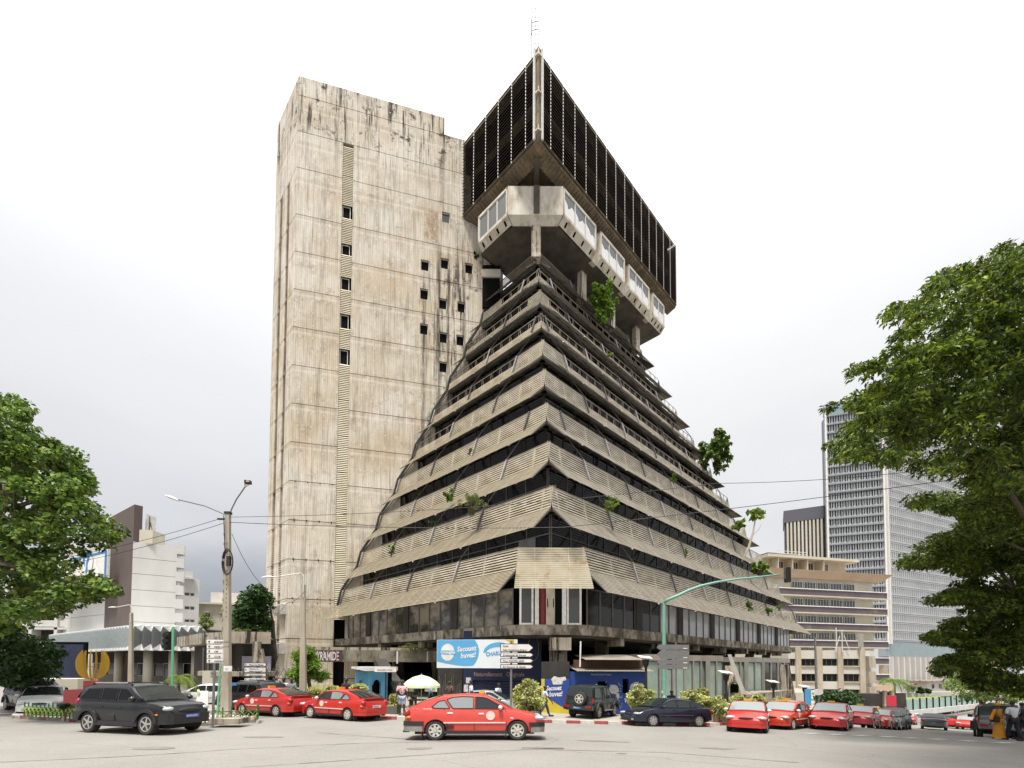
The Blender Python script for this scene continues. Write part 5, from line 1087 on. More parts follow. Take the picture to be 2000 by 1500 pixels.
# --- liftback taxi
def taxi_spec(P, face='e'):
    L, W_, H = 4.27, 1.69, 1.385; hw = W_/2; b = .93
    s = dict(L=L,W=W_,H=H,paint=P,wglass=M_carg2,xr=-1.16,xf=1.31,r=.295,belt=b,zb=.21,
      deck=[(-2.135,.62),(-2.08,.86),(-1.9,.99),(-1.3,.975),(0,.955),(.9,.935),(1.2,.90),(1.7,.80),(2.0,.69),(2.135,.55)],
      cab=(-1.7,1.15), roof=[(-1.98,.985),(-1.45,1.19),(-.95,1.335),(-.35,1.375),(.15,1.365),(.42,1.32),(.85,1.10),(1.18,.93)],
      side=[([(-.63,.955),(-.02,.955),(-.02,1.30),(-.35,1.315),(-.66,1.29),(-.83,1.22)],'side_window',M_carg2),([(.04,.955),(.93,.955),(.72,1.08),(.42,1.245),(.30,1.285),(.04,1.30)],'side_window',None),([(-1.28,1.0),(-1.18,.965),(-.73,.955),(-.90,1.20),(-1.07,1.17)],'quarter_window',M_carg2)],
      front_glass=[(1.14,.945),(.85,1.105),(.60,1.235),(.42,1.325)], rear_glass=[(-1.86,1.035),(-1.45,1.195),(-1.10,1.295),(-.98,1.325)], spokes=7, rimm=M_hub, bulge=.03)
    s['bits'] = hood_bits(L,hw,.64,grille=(.62,.11),zl=.67,lamp=(.38,.18),fx_=.17)+seams([(0.01,.0),(.98,-.02),(-.78,-.12)],.30,.94,hw)+[
      ('bumper', M_trim if face == 'e' else P, '1wrp', (1,1.68,.40,.53,.022)), ('lower_bumper', M_gtrim if face == 'e' else P, '1wrp', (1,1.72,.23,.40,.012)), ('bumper', M_trim if face == 'e' else P, '1wrp', (-1,1.52,.44,.57,.022)), ('lower_bumper', M_gtrim if face == 'e' else P, '1wrp', (-1,1.54,.27,.44,.012)),
      ('side_strip', M_decal, '2box', ((.02,hw+.006,.53),(1.86,.02,.035))), ('sill', M_trim, '2box', ((.06,hw*.97,.245),(1.9,.05,.09))),
      ('door_handle', M_platew, '2box', ((.22,hw*.985,.80),(.17,.03,.05))), ('door_handle', M_platew, '2box', ((-.72,hw*.985,.82),(.17,.03,.05))),
      ('mirror', M_platew, '2ell', ((.80,hw*1.06,.985),(.14,.20,.14))), ('roof_sign', M_yel, '1box', ((.20,0,H+.065),(.16,.34,.10))), ('door_emblem', M_decal, '2pol', ([(.50+.135*cos(R(a)),hw+.001,.74+.135*sin(R(a))) for a in range(0,360,24)],(0,.012,0))),
      ('tail_light', M_tail, '2ell', ((-2.01,hw*.80,.80),(.22,.30,.30),.35)), ('amber_light', M_amber, '2ell', ((-1.98,hw*.87,.69),(.20,.18,.10),.35)), ('side_indicator', M_decal, '2box', ((1.14,hw*.985,.67),(.10,.02,.04))),
      ('mud_flap', M_trim, '2box', ((-1.56,hw*.86,.22),(.03,.20,.30))), ('mud_flap', M_trim, '2box', ((.96,hw*.86,.22),(.03,.20,.26))), ('spoiler', M_trim, '1box', ((-1.99,0,1.02),(.12,1.15,.03))), ('exhaust', M_trim, '1box', ((-2.1,-.45,.25),(.2,.06,.06)))]
    s['plates'] = [((2.172,0,.45),0,'5159HB01',M_plate),((-2.145,0,.66),0,'RJ92A01',M_platew)]
    return s
VC = thing  # alias
def setcar(root, p, rz, label=None, group=None):
    """rests the car on the sloping street"""
    root.location = p; d = Vector((cos(rz),sin(rz))); e = 1.3
    gx = (G(p[0]+d.x*e,p[1]+d.y*e)-G(p[0]-d.x*e,p[1]-d.y*e))/(2*e); gy = (G(p[0]-d.y*.7,p[1]+d.x*.7)-G(p[0]+d.y*.7,p[1]-d.x*.7))/1.4
    root.rotation_euler = (math.atan(gy), -math.atan(gx), rz); root.location = (p[0],p[1],(G(p[0]+d.x*e,p[1]+d.y*e)+G(p[0]-d.x*e,p[1]-d.y*e))/2)
    OFF[root.name] = Vector(root.location)
    if label: root['label'] = label
    if group: root['group'] = group
GT = 'red taxis around the junction'
s1 = taxi_spec(P_cor); s1['driver'] = .25
taxiA = car(s1, 'taxi', 'faded red liftback taxi with cream hubcaps and black bumper crossing in front', 'taxi', GT)
text('Securite', .075, (-1.52,-.852,.93), (1,0,0), (0,0,1), M_white, taxiA, 'lettering', ext=.002); 
m = MB()
for i in range(4): m.box((-.72,-.855,.36+.035*i), (.20+.02*i,.012,.018))
m.build('vent_marks', M_trim, taxiA)
s2 = taxi_spec(P_red, 'n'); taxiB = car(s2, 'taxi', 'bright red taxi seen from behind with dark rear wheel, second in the kerbside pair', 'taxi', GT)
def behind(c, rz, back): return c
def base(px, py, dz=0): return gi(px, py, dz)
setcar(taxiB, (-8.05,22.1,0), R(152)); 
def cpcar(src, p, rz, label, group=GT, paint=None):
    c = clone(src, p, rz, label, group, paint=paint); setcar(c, p, rz); return c
cpcar(taxiB, (-12.3,23.9,0), R(156), 'bright red taxi with white wheels, front one of the kerbside pair near the fence')
setcar(taxiA, (-1.15,14.75,0), R(1))
cpcar(taxiB, (11.3,22.1,0), R(240), 'red taxi facing the camera alone at the head of the rank', paint=None)
cpcar(taxiB, (14.8,25.1,0), R(222), 'orange red taxi tucked behind the head of the rank', paint={'taxi_red':P_red2})
cpcar(taxiB, (17.7,25.6,0), R(229), 'red taxi on the rank just left of the crossing, third from the building', paint={'taxi_red':P_red})
cpcar(taxiB, (17.6,29.4,0), R(224), 'sliver of red taxi hidden behind the third taxi on the rank', paint={'taxi_red':P_red2})
cpcar(taxiB, (22.3,29.6,0), R(225), 'dull dark red taxi fourth in the rank behind the crossing', paint={'taxi_red':P_red3})
cpcar(taxiB, (26.0,32.8,0), R(225), 'orange red taxi ahead of the green sedan, last taxi in the rank', paint={'taxi_red':P_red2})
M_cladd = mat('suv_cladding', (.020,.020,.021), .5, scale=4)
# --- compact SUV with roof rails
b = .98
suv = dict(L=4.33,W=1.83,H=1.66,paint=P_char,xr=-1.30,xf=1.33,r=.365,tw=.24,belt=1.08,zb=.31,rimm=M_alloy,spokes=5,glass=M_cargd,wglass=M_carg,
  deck=[(-2.165,.66),(-2.12,1.0),(-2.0,1.10),(-1,1.10),(0,1.08),(.9,1.08),(1.2,1.08),(1.7,1.04),(2.02,.96),(2.165,.70)], plan=[(-2.165,.80),(-2.05,.92),(-1.6,.99),(1.5,1),(1.85,.93),(2.05,.84),(2.165,.66)],
  cab=(-1.9,1.1), roof=[(-2.08,1.10),(-1.98,1.32),(-1.84,1.58),(-1.3,1.66),(-.4,1.67),(.15,1.655),(.42,1.60),(.80,1.34),(1.16,1.09)], tumble=.78,
  side=[([(-.78,1.13),(-.10,1.13),(-.10,1.53),(-.72,1.54),(-.80,1.53)],'side_window',None),([(.0,1.13),(.86,1.13),(.76,1.20),(.38,1.47),(.26,1.51),(.0,1.53)],'side_window',None),([(-1.78,1.19),(-1.68,1.13),(-.87,1.13),(-.90,1.53),(-1.50,1.51)],'quarter_window',None)],
  front_glass=[(1.12,1.11),(.86,1.29),(.62,1.465),(.44,1.585)], rear_glass=[(-2.05,1.18),(-1.97,1.30),(-1.87,1.46),(-1.82,1.53)], bulge=.06)
suv['bits'] = hood_bits(4.33,.915,.80,lamp=(.32,.21),grille=(.84,.20),zl=.87,yl=.64,fx_=.225)+seams([(-.05,0),(.96,-.02),(-.92,-.08)],.42,1.03,.915)+[
  ('bumper', M_cladd, '1wrp', (1,1.72,.36,.70,.03)), ('bumper', M_cladd, '1wrp', (-1,1.70,.42,.72,.03)),
  ('air_intake', M_under, '1box', ((2.19,0,.50),(.03,.72,.13))), ('fog_light', M_chrome, '2ell', ((2.12,.62,.54),(.10,.16,.10))), ('indicator', M_amber, '2ell', ((1.80,.915,.68),(.12,.03,.06))), ('grille_bar', M_chrome, '1box', ((2.145,0,.80),(.03,.70,.03))),
  ('mirror', P_char, '2ell', ((.86,1.02,1.19),(.22,.22,.19))), ('door_handle', M_trim, '2box', ((.15,.905,.90),(.20,.03,.035))), ('door_handle', M_trim, '2box', ((-.72,.905,.92),(.20,.03,.035))),
  ('roof_rail', M_alloy, '2bar', ((-1.45,.62,1.72),(.10,.62,1.73),.04,.04)), ('roof_rail', M_trim, '2bar', ((-1.55,.62,1.64),(-1.45,.62,1.73),.05,.05)), ('roof_rail', M_trim, '2bar', ((.10,.62,1.73),(.30,.62,1.66),.05,.05)), ('roof_bar', M_trim, '1box', ((-1.05,0,1.73),(.07,1.2,.03))), ('roof_bar', M_trim, '1box', ((-.15,0,1.73),(.07,1.2,.03))),
  ('sill_cladding', M_trim, '2box', ((0.02,.89,.36),(1.9,.07,.15))), ('tail_light', M_tail, '2ell', ((-1.98,.77,1.02),(.14,.16,.32))), ('wiper', M_trim, '1bar', ((1.18,.1,1.07),(1.02,.62,1.13),.02,.02))]
for xx in (-1.30,1.33):                                  # wheel-arch cladding
    for i in range(10):
        a0, a1 = R(8+16.4*i), R(8+16.4*(i+1)); rr_ = .345*1.17+.035
        suv['bits'].append(('arch_cladding', M_cladd, '2pol', ([(xx+(rr_+e)*cos(a),.895,.345+(rr_+e)*sin(a)) for a, e in ((a0,-.03),(a1,-.03),(a1,.075),(a0,.075))],(0,.055,0))))
suv['plates'] = [((2.245,0,.62),0,'6045GZ01',M_plate),((-2.22,0,.75),0,'6045GZ01',M_plate)]
suvA = car(suv, 'suv', 'charcoal grey SUV with silver roof rails driving right in front of the fenced island')
setcar(suvA, (-13.15,16.5,0), R(-15)); 
suvB = cpcar(suvA, (-27.0,26.2,0), R(-30), 'dark SUV cut by the left edge of the photo, facing right', group='dark SUVs', paint={'charcoal_metallic':P_black}); suvA['group'] = 'dark SUVs'
cpcar(suvA, (-14.4,25.6,0), R(152), 'black SUV seen from behind the concrete lamp pole with red tail lights', 'dark SUVs', {'charcoal_metallic':P_black})
cpcar(suvA, (30.6,37.0,0), R(225), 'dark SUV parked last in the line behind the green sedan', 'dark SUVs', {'charcoal_metallic':P_black})
# --- three-box saloon
sal = dict(L=4.56,W=1.76,H=1.40,paint=P_navy,xr=-1.38,xf=1.32,r=.305,belt=.93,zb=.19,rimm=M_alloy,spokes=7,glass=M_carg,
  deck=[(-2.28,.60),(-2.22,.90),(-2.1,.97),(-1.5,.99),(0,.95),(.9,.93),(1.2,.91),(1.75,.80),(2.1,.68),(2.28,.52)], cab=(-1.8,1.15),
  roof=[(-1.82,.98),(-1.35,1.18),(-.95,1.345),(-.45,1.395),(.05,1.39),(.35,1.34),(.80,1.12),(1.20,.93)], tumble=.78,
  side=[([(-.86,.97),(-.12,.96),(-.12,1.32),(-.62,1.32),(-.84,1.27)],'side_window',None),([(-.05,.96),(.90,.96),(.70,1.09),(.36,1.27),(.20,1.31),(-.05,1.325)],'side_window',None),([(-1.25,1.02),(-.93,.975),(-.91,1.24),(-1.02,1.18)],'quarter_window',None)],
  front_glass=[(1.16,.95),(.84,1.10),(.56,1.25),(.36,1.345)], rear_glass=[(-1.76,1.02),(-1.35,1.185),(-1.08,1.29),(-.97,1.34)], bulge=.04)
sal['bits'] = hood_bits(4.56,.88,.60,lamp=(.46,.14),grille=(.55,.12),zl=.64,yl=.58,rot=.3)+seams([(-.08,0),(1.02,-.02),(-.95,-.12)],.30,.94,.88)+[
  ('bumper', P_navy, '1wrp', (1,1.75,.25,.50,.02)), ('air_intake', M_under, '1box', ((2.325,0,.33),(.02,.9,.09))), ('fog_light', M_lamp, '2box', ((2.29,.50,.35),(.05,.22,.07))), ('bumper', P_navy, '1wrp', (-1,1.75,.34,.60,.02)),
  ('side_strip', M_chrome, '2box', ((.0,.885,.58),(2.0,.015,.018))), ('door_handle', M_trim, '2box', ((.12,.875,.84),(.18,.03,.04))), ('door_handle', M_trim, '2box', ((-.82,.875,.86),(.18,.03,.04))), ('mirror', P_navy, '2ell', ((.80,.95,1.0),(.16,.20,.14))),
  ('tail_light', M_tail, '2ell', ((-2.2,.66,.80),(.14,.40,.17),.2)), ('boot_strip', M_trim, '1box', ((-2.285,0,.70),(.02,1.2,.03))), ('wiper', M_trim, '1bar', ((1.2,.1,.96),(1.05,.60,1.0),.02,.02))]
sal['plates'] = [((2.315,0,.46),0,'2673EX01',M_plate),((-2.315,0,.62),0,'2673EX01',M_plate)]
GC = 'cars in the streets'
salA = car(sal, 'saloon_car', 'dark navy saloon with silver wheels turning left in front of the yellow hedges', 'car', GC); setcar(salA, (7.95,23.9,0), R(197))
cpcar(salA, (-1.3,27.4,0), R(-14), 'silver saloon parked behind the direction sign post', GC, {'navy':P_silver})
cpcar(salA, (-24.6,24.4,0), R(-50), 'white saloon parked left of the red pedestal, facing the camera', GC, {'navy':P_white})
cpcar(salA, (-21.8,27.4,0), R(-150), 'grey saloon half hidden behind the red pedestal', GC, {'navy':P_silver})
cpcar(salA, (-15.8,27.8,0), R(-60), 'black saloon behind the charcoal SUV bonnet near the green pole', GC, {'navy':P_black})
cpcar(salA, (28.2,34.7,0), R(225), 'dark green saloon between the last taxi and the dark SUV', GC, {'navy':P_dkgreen})
cpcar(salA, (37.9,41.6,0), R(48), 'grey saloon driving away over the crest of the hill', GC, {'navy':P_grey})
cpcar(salA, (15.9,31.0,0), R(225), 'dark green saloon behind the orange red taxi', GC, {'navy':P_dkgreen})
cpcar(salA, (-19.6,29.8,0), R(-160), 'small white car far behind the charcoal SUV', GC, {'navy':P_white})
# --- boxy 4x4 with spare wheel
fx = dict(L=4.1,W=1.75,H=1.80,paint=P_green,xr=-1.15,xf=1.30,r=.37,tw=.24,belt=1.08,zb=.38,rimm=M_hub,spokes=6,glass=M_carg,
  deck=[(-2.05,.9),(-2.03,1.08),(-1.9,1.10),(.7,1.08),(1.0,1.07),(1.8,1.02),(2.0,.96),(2.05,.7)], plan=[(-2.05,.90),(-1.9,.97),(1.7,1),(1.95,.92),(2.05,.84)], cab=(-2,1), roof=[(-2.03,1.1),(-1.97,1.45),(-1.90,1.74),(-1.5,1.80),(-.2,1.80),(.25,1.77),(.45,1.68),(.92,1.08)], tumble=.84,
  side=[([(-.62,1.12),(.0,1.12),(.0,1.68),(-.62,1.68)],'side_window',None),([(.08,1.12),(.76,1.12),(.50,1.48),(.36,1.64),(.08,1.67)],'side_window',None),([(-1.82,1.14),(-.72,1.12),(-.72,1.68),(-1.70,1.66)],'quarter_window',None)],
  front_glass=[(.90,1.10),(.74,1.32),(.55,1.56),(.46,1.68)], rear_glass=[(-2.035,1.16),(-2.0,1.34),(-1.965,1.52),(-1.935,1.66)], bulge=.03)
fx['bits'] = hood_bits(4.1,.875,.86,lamp=(.26,.18),grille=(.7,.16),zl=.86)+seams([(.03,0),(.88,-.02),(-.68,-.04)],.5,1.08,.875)+[
  ('bumper', P_green, '1box', ((-2.12,0,.60),(.22,1.66,.24))), ('bumper', P_green, '1box', ((2.1,0,.60),(.2,1.6,.24))), ('tail_light', M_tail, '2box', ((-2.24,.62,.66),(.03,.30,.11))), ('rear_lamp', M_tail, '2box', ((-2.03,.80,1.0),(.05,.07,.28))),
  ('mirror', M_trim, '2box', ((.62,.98,1.2),(.10,.20,.16))), ('side_step', M_gtrim, '2box', ((.05,.90,.42),(1.35,.16,.05))), ('door_handle', M_trim, '2box', ((.2,.87,.98),(.18,.03,.04))), ('door_handle', M_trim, '2box', ((-.52,.87,.98),(.18,.03,.04)))]
for xx in (-1.15,1.30):
    for i in range(8):
        a0, a1 = R(4+21.5*i), R(4+21.5*(i+1)); rr_ = .37*1.17+.03
        fx['bits'].append(('arch_cladding', M_trim, '2pol', ([(xx+(rr_+e)*cos(a),.85,.37+(rr_+e)*sin(a)) for a, e in ((a0,-.03),(a1,-.03),(a1,.09),(a0,.09))],(0,.10,0))))
fx['plates'] = [((-2.245,0,.60),0,'4502EB01',M_plate)]
fxA = car(fx, 'off_roader', 'dark green boxy 4x4 with spare wheel on its tail parked before the blue wall', 'car', 'boxy 4x4 cars')
fxB = cpcar(fxA, (26.6,25.4,0), R(48), 'grey off-roader standing in the tree shade behind the woman in orange', 'boxy 4x4 cars', {'bottle_green':P_grey})
cpcar(fxA, (30.6,27.0,0), R(60), 'dark vehicle at the right edge in the tree shade', 'boxy 4x4 cars', {'bottle_green':P_black})
tm, rm = wheel_mesh(.37,.24,M_hub,6); w = bpy.data.objects.new('spare_wheel', None); COL.objects.link(w); w.parent = fxA; w.location = (-2.20,-.12,1.08); w.rotation_euler = (0,0,R(90))
for nm, me in (('tyre',tm),('rim',rm)): o = bpy.data.objects.new(nm, me); COL.objects.link(o); o.parent = w
setcar(fxA, (4.7,26.8,0), R(58)); fxA.location.z += .13
# --- small far traffic and parked cars down the hill
FARC = [P_white,P_red,P_silver,P_black,P_maroon,P_grey,P_blue,P_navy,P_red2]
def strip(src):
    keep = ('body','cabin_shell','wheel','tyre','rim','windscreen','rear_window','side_window','quarter_window','tail_light','headlight')
    r = clone(src, (0,0,0), 0)
    for ch in list(r.children):
        if ch.name.split('.')[0] not in keep:
            for c2 in list(ch.children): bpy.data.objects.remove(c2)
            bpy.data.objects.remove(ch)
        else:
            for c2 in list(ch.children):
                if c2.name.split('.')[0] == 'seal': bpy.data.objects.remove(c2)
    return r
far = strip(salA); far2 = strip(taxiB); used = 0
FL_ = [(1842,1390,118,180,3,'black','leftmost of the parked row by the green fence'),(1856,1390,120,200,0,'white','second in the parked row by the green fence'),(1864,1389,122,210,1,'red','third in the parked row by the green fence'),(1870,1386,125,190,4,'maroon','tallest in the parked row by the green fence'),(1880,1386,128,190,2,'silver','fifth in the parked row by the green fence'),(1892,1385,130,190,5,'grey','at the right end of the parked row by the fence'),
 (1782,1408,62,30,0,'white','parked on its own left of the grey saloon'),(1774,1402,72,20,0,'cream white','behind the lone white car left of the grey saloon'),(1870,1398,85,30,0,'white','van sized, in the middle of the hillside traffic'),(1868,1403,76,10,0,'white','long one in front of the white van'),(1881,1404,74,200,0,'white','third of the white cluster on the hillside'),
 (1898,1400,88,10,1,'red','side on in the middle of the hillside traffic'),(1908,1397,96,80,6,'blue','beside the side-on red car on the hillside'),(1918,1388,118,20,1,'red','far off near the tree foliage'),(1862,1416,50,45,1,'dark red','rear view right of the grey saloon'),(1848,1411,58,40,1,'red','half hidden left of the rear-view red car'),(1876,1411,60,230,1,'red','just right of the rear-view red car'),
 (1904,1408,68,30,1,'small red','on the right of the hillside traffic'),(1917,1411,55,225,0,'white','facing uphill beside the grey off-roader'),(1889,1422,48,225,1,'red','only its roof showing above the crest'),(1926,1381,132,20,2,'silver','under the foliage far down the street'),(1938,1379,138,200,6,'blue','under the foliage farthest down the street'),(1905,1383,134,190,0,'white','just beyond the parked row'),(1912,1391,108,200,4,'maroon','below the far red car'),(1772,1412,56,225,1,'red','low, hidden behind the last dark SUV')]
for px, py, Y, rz, ci, cn, wh in FL_:
    p = at(px,py,Y); src = far2 if ci in (1,) else far; c = clone(src, (p.x,p.y,0), R(rz), f'{cn} car down the hill, {wh}', 'cars down the hill', paint={'navy':FARC[ci],'taxi_red':FARC[ci]}); setcar(c, (p.x,p.y,0), R(rz))
    c.name = 'far_car'; c['category'] = 'car'
for r_ in (far, far2):
    for ch in list(r_.children):
        for c2 in list(ch.children): bpy.data.objects.remove(c2)
        bpy.data.objects.remove(ch)
    bpy.data.objects.remove(r_)
# ================================================================ ground floor of the pyramid: kiosks, walls, shops
def quad_at(px0, px1, Y0, Y1): return seg3(at(px0,1300,Y0).xy, at(px1,1300,Y1).xy)
M_kblue = mat('kiosk_blue', (.13,.40,.60), .7, c2=(.09,.31,.50), scale=1.5, c3=(.30,.45,.52), t3=.68, sc3=2); M_rblue = mat('royal_blue_paint', (.025,.075,.33), .6, c2=(.018,.05,.24), scale=1, c3=(.05,.10,.30), t3=.64, sc3=2)
M_navyw = mat('navy_paint', (.012,.022,.075), .6, c2=(.008,.015,.05), scale=1); M_yelp = mat('yellow_paint', (.62,.48,.025), .6, c2=(.50,.38,.03), scale=1.5); M_corr = mat('corrugated_sheet', (.34,.31,.26), .6, c2=(.20,.17,.13), scale=1.5, stretch=(1,1,1), bump=.3)
M_rustw = mat('rusty_brown_board', (.12,.06,.04), .8, c2=(.07,.035,.025), scale=2); M_paper = mat('torn_poster', (.66,.65,.62), .8, c2=(.40,.40,.40), scale=9, lo=.40, hi=.5); M_canopy = mat('mossy_fascia', (.27,.245,.19), .9, c2=(.10,.09,.06), scale=1.1, stretch=(1,1,.6), bump=.5, c3=(.035,.032,.02), t3=.58, sc3=1.6, st3=(1,1,.4))
# mossy canopy with the old painted name
O, t, nn, L = quad_at(597,862,36,37.6); cn = thing('canopy', 'mossy concrete canopy band with flaking red and white letters beside the tower', 'canopy', (O.x,O.y,-3)); zc0, zc1 = pxz(720,1292.5,36.7), pxz(720,1270,36.7)
m = MB(); plate(m,O,t,nn,0,L,zc0,zc1,-5,0); m.build('fascia', M_canopy, cn); m = MB(); plate(m,O,t,nn,.1,L-.1,zc1,zc1+.25,-4.8,-.6); m.build('roof_edge', M_stain, cn)
m = MB(); plate(m,O,t,nn,.02,2.72,zc0+.02,zc1-.02,.004,.03); m.build('sign_ground', mat('dark_sign_ground', (.07,.04,.045), .8), cn)
text('LA PYRAMIDE', .96, O+t*.02+nn*.045+Vector((0,0,zc0+.10)), t, (0,0,1), M_platew, cn, 'letter_row', ext=.015, width=.42, bold=.012)
m = MB()
for i, x in enumerate((.22,.62,.86,1.3,1.62,1.95,2.3)): plate(m,O,t,nn,x,x+.07,zc0+.05,zc1-.05,.06,.07)
m.build('red_stroke', mat('flaking_red', (.36,.07,.09), .8, c2=(.5,.4,.4), scale=6), cn)
for i, (u, w_, h_) in enumerate(((6.9,.12,1.05),(9.3,.1,.9))): m = MB(); plate(m,O,t,nn,u,u+w_,zc1-h_,zc1-.05,.01,.03); m.build('paint_drip', M_platew, cn)
m = MB(); m.bar(at(742,1292,33),at(781,1352,27.5),.8,.45); m.build('leaning_beam', M_dark2, B); m = MB(); m.bar(at(737,1296,32.5),at(777,1360,27.4),.16,.16); m.build('leaning_beam', M_greyfr, B)
# blue kiosk
kz0 = G(-7.5,27)+.1; kk = thing('blue_kiosk', 'small sky blue kiosk with arched openings under a white slab roof', 'kiosk', (at(719,1350,26.2).x,26.2,kz0)); zr = pxz(719,1311,26.2)
c_ = at(719,1350,26.0); cl = at(693,1350,27.6); c2 = at(752,1350,27.0); c3 = at(757,1350,27.6)
for a, b_, hs in ((cl.xy,c_.xy,[(.35,.62)]),(c_.xy,c2.xy,[(.22,.74)]),(c2.xy,c3.xy,[])):
    O, t, nn, L = seg3(a,b_); m = MB(); P = []
    for u0f, u1f in hs:
        u0, u1 = u0f*L, u1f*L; zt_ = pxz(740,1337,26.5); zb_ = pxz(740,1356,26.5); r_ = (u1-u0)/2
        pts = [(u0,zb_),(u1,zb_)]+[( (u0+u1)/2+r_*cos(R(a_)), zt_+r_*sin(R(a_))) for a_ in range(0,181,20)]
        # wall around the arch
        top = zr; n_ = len(pts)
        for (x0,z0),(x1,z1) in (((0,kz0),(L,zb_)),((0,zb_),(u0,zt_)),((u1,zb_),(L,zt_))): plate(m,O,t,nn,x0,x1,z0,z1,-.12,0)
        arc = pts[2:]
        for i in range(len(arc)-1):
            (xa,za),(xb,zb2) = arc[i],arc[i+1]; m.hexa([O+t*x+nn*d+Vector((0,0,z)) for z0_ in (0,1) for x, z, d in ((xa,za if z0_ == 0 else top,0),(xb,zb2 if z0_ == 0 else top,0),(xb,zb2 if z0_ == 0 else top,-.12),(xa,za if z0_ == 0 else top,-.12))])
        plate(m,O,t,nn,0,u0,zt_,top,-.12,0); plate(m,O,t,nn,u1,L,zt_,top,-.12,0)
        q = MB()
        for i in range(len(arc)-1): (xa,za),(xb,zb2) = arc[i],arc[i+1]; q.bar(O+t*xa+nn*.02+Vector((0,0,za)), O+t*xb+nn*.02+Vector((0,0,zb2)), .06,.05)
        q.build('arch_trim', M_kblue, kk)
    if not hs: plate(m,O,t,nn,0,L,kz0,zr,-.12,0)
    m.build('wall', M_kblue, kk)
m = MB(); m.prism([(cl.x+.3,cl.y+.3),(c_.x,c_.y+.5),(c2.x-.2,c2.y+.3),(c2.x,c2.y+1.5),(cl.x,cl.y+1.5)], kz0, zr-.1); m.build('inside', M_dark, kk)
rp = at(679,1303,26.4); rq = at(760,1312,26.4); m = MB(); m.prism([(rp.x,rp.y+.6),(c_.x,c_.y-.5),(rq.x,rq.y+.2),(rq.x,rq.y+2),(rp.x,rp.y+2)], lambda x, y: zr+.02+(.12 if x < c_.x-.6 else 0), lambda x, y: zr+.26); m.build('roof', M_white, kk)
sg = thing('fast_food_sign', 'small white direction board on a dark post in front of the blue kiosk', 'sign', (at(753,1370,24.6).x,24.6,G(-6.7,24.6)+.13)); p = at(753,1308,24.6)
m = MB(); m.box((p.x,p.y,p.z),(1.15,.05,.24)); m.build('board', M_white, sg); m = MB(); m.tube([(p.x,p.y+.06,sg.location.z),(p.x,p.y+.06,p.z+.05)],.04); m.build('post', M_trim, sg)
text('BURGER KING', .12, (p.x-.42,p.y-.03,p.z-.05), (1,0,0), (0,0,1), M_greyfr, sg, ext=.004)
# parasol stand
ux, uy = at(823,1340,24.3).x, 24.3; uz = pxz(823,1318,24.3); um = thing('parasol', 'pale lime market parasol with scalloped edge beside the man in the checked shirt', 'parasol', (ux,uy,G(ux,uy)+.13))
M_lime = mat('lime_canvas', (.66,.72,.47), .8, c2=(.60,.67,.38), scale=2); m = MB(); k_ = 10
for i in range(k_):
    a0, a1 = 2*pi*i/k_, 2*pi*(i+1)/k_; rr_ = .98
    pts = []
    for rr0, dz in ((0,0),(.45*rr_,-.12),(.8*rr_,-.33),(rr_,-.52),(rr_*1.01,-.66)): pts.append([(ux+rr0*cos(a)*(.98 if j == 1 else 1), uy+rr0*sin(a)*(.98 if j == 1 else 1), uz+dz-(.035 if j == 1 and rr0 > 0 else 0)+(.03 if rr0 > rr_ and j == 1 else 0)) for j, a in enumerate((a0,(a0+a1)/2,a1))])
    for p_, q_ in zip(pts[:-1],pts[1:]): b_ = len(m.v); m.v += p_+q_; m.f += [(b_,b_+1,b_+4,b_+3),(b_+1,b_+2,b_+5,b_+4)]; m.m += [0,0]
m.build('canvas', M_lime, um); m = MB(); m.tube([(ux,uy,um.location.z),(ux,uy,uz+.06)],.025); m.build('pole', mat('olive_pole', (.40,.40,.22), .6), um)
for dx, dz in ((-.42,-.72),(.40,-.72),(.78,-.72)): m = MB(); m.box((ux+dx,uy-.5,uz+dz),(.24,.02,.26)); m.build('price_card', M_lime if dx != .40 else M_white, um)
tb = thing('vendor_table', 'low vendor table with cloth bundles under the lime parasol', 'table', (ux,uy+.5,um.location.z)); z_ = um.location.z
m = MB(); m.box((ux,uy+.5,z_+.72),(1.5,.7,.05)); m.build('table_top', M_rustw, tb)
for a in (-.65,.65): m = MB(); m.box((ux+a,uy+.5,z_+.35),(.06,.6,.7)); m.build('leg', M_rustw, tb)
# big banner
O, t, nn, L = quad_at(853,1010.5,30.2,29.4); zb0_, zb1_ = pxz(855,1304.5,30.2), pxz(855,1249.5,30.2)
bn = thing('banner', 'wide sky blue and white drinks banner hung under the first floor slab', 'banner', (O.x,O.y,zb0_)); m = MB(); plate(m,O,t,nn,0,L,zb0_,zb1_,-.06,0); m.build('cloth', mat('banner_white', (.72,.76,.77), .6, c2=(.66,.71,.73), scale=1), bn)
M_sky = mat('banner_blue', (.10,.38,.66), .6, c2=(.09,.34,.60), scale=.8); H_ = zb1_-zb0_
def shape(root, name, mm, pts, lift, th=.006): q = MB(); q.extrude([O+t*x+nn*lift+Vector((0,0,zb0_+z)) for x, z in pts], nn*th); return q.build(name, mm, root)
shape(bn,'blue_field',M_sky,[(.02,H_-.02),(.02,.42)]+[(.02+(2.8)*sin(R(a)),.42-.32*sin(R(a*2))*.9+ (0 if a < 60 else (a-60)/30*.62)) for a in range(10,91,10)]+[(2.83,1.2),(2.72,1.55),(2.55,H_-.02)],.002)
shape(bn,'white_disc',M_white,[(.73+.46*cos(R(a)),1.02+.56*sin(R(a))) for a in range(0,360,15)],.010)
shape(bn,'logo_band',M_sky,[(.22,.90),(1.24,.86),(1.26,1.12),(.22,1.16)],.018)
text('Orangina', .27, O+t*.25+nn*.026+Vector((0,0,zb0_+.94)), t, (0,0,1), M_white, bn, ext=.003, bold=.006)
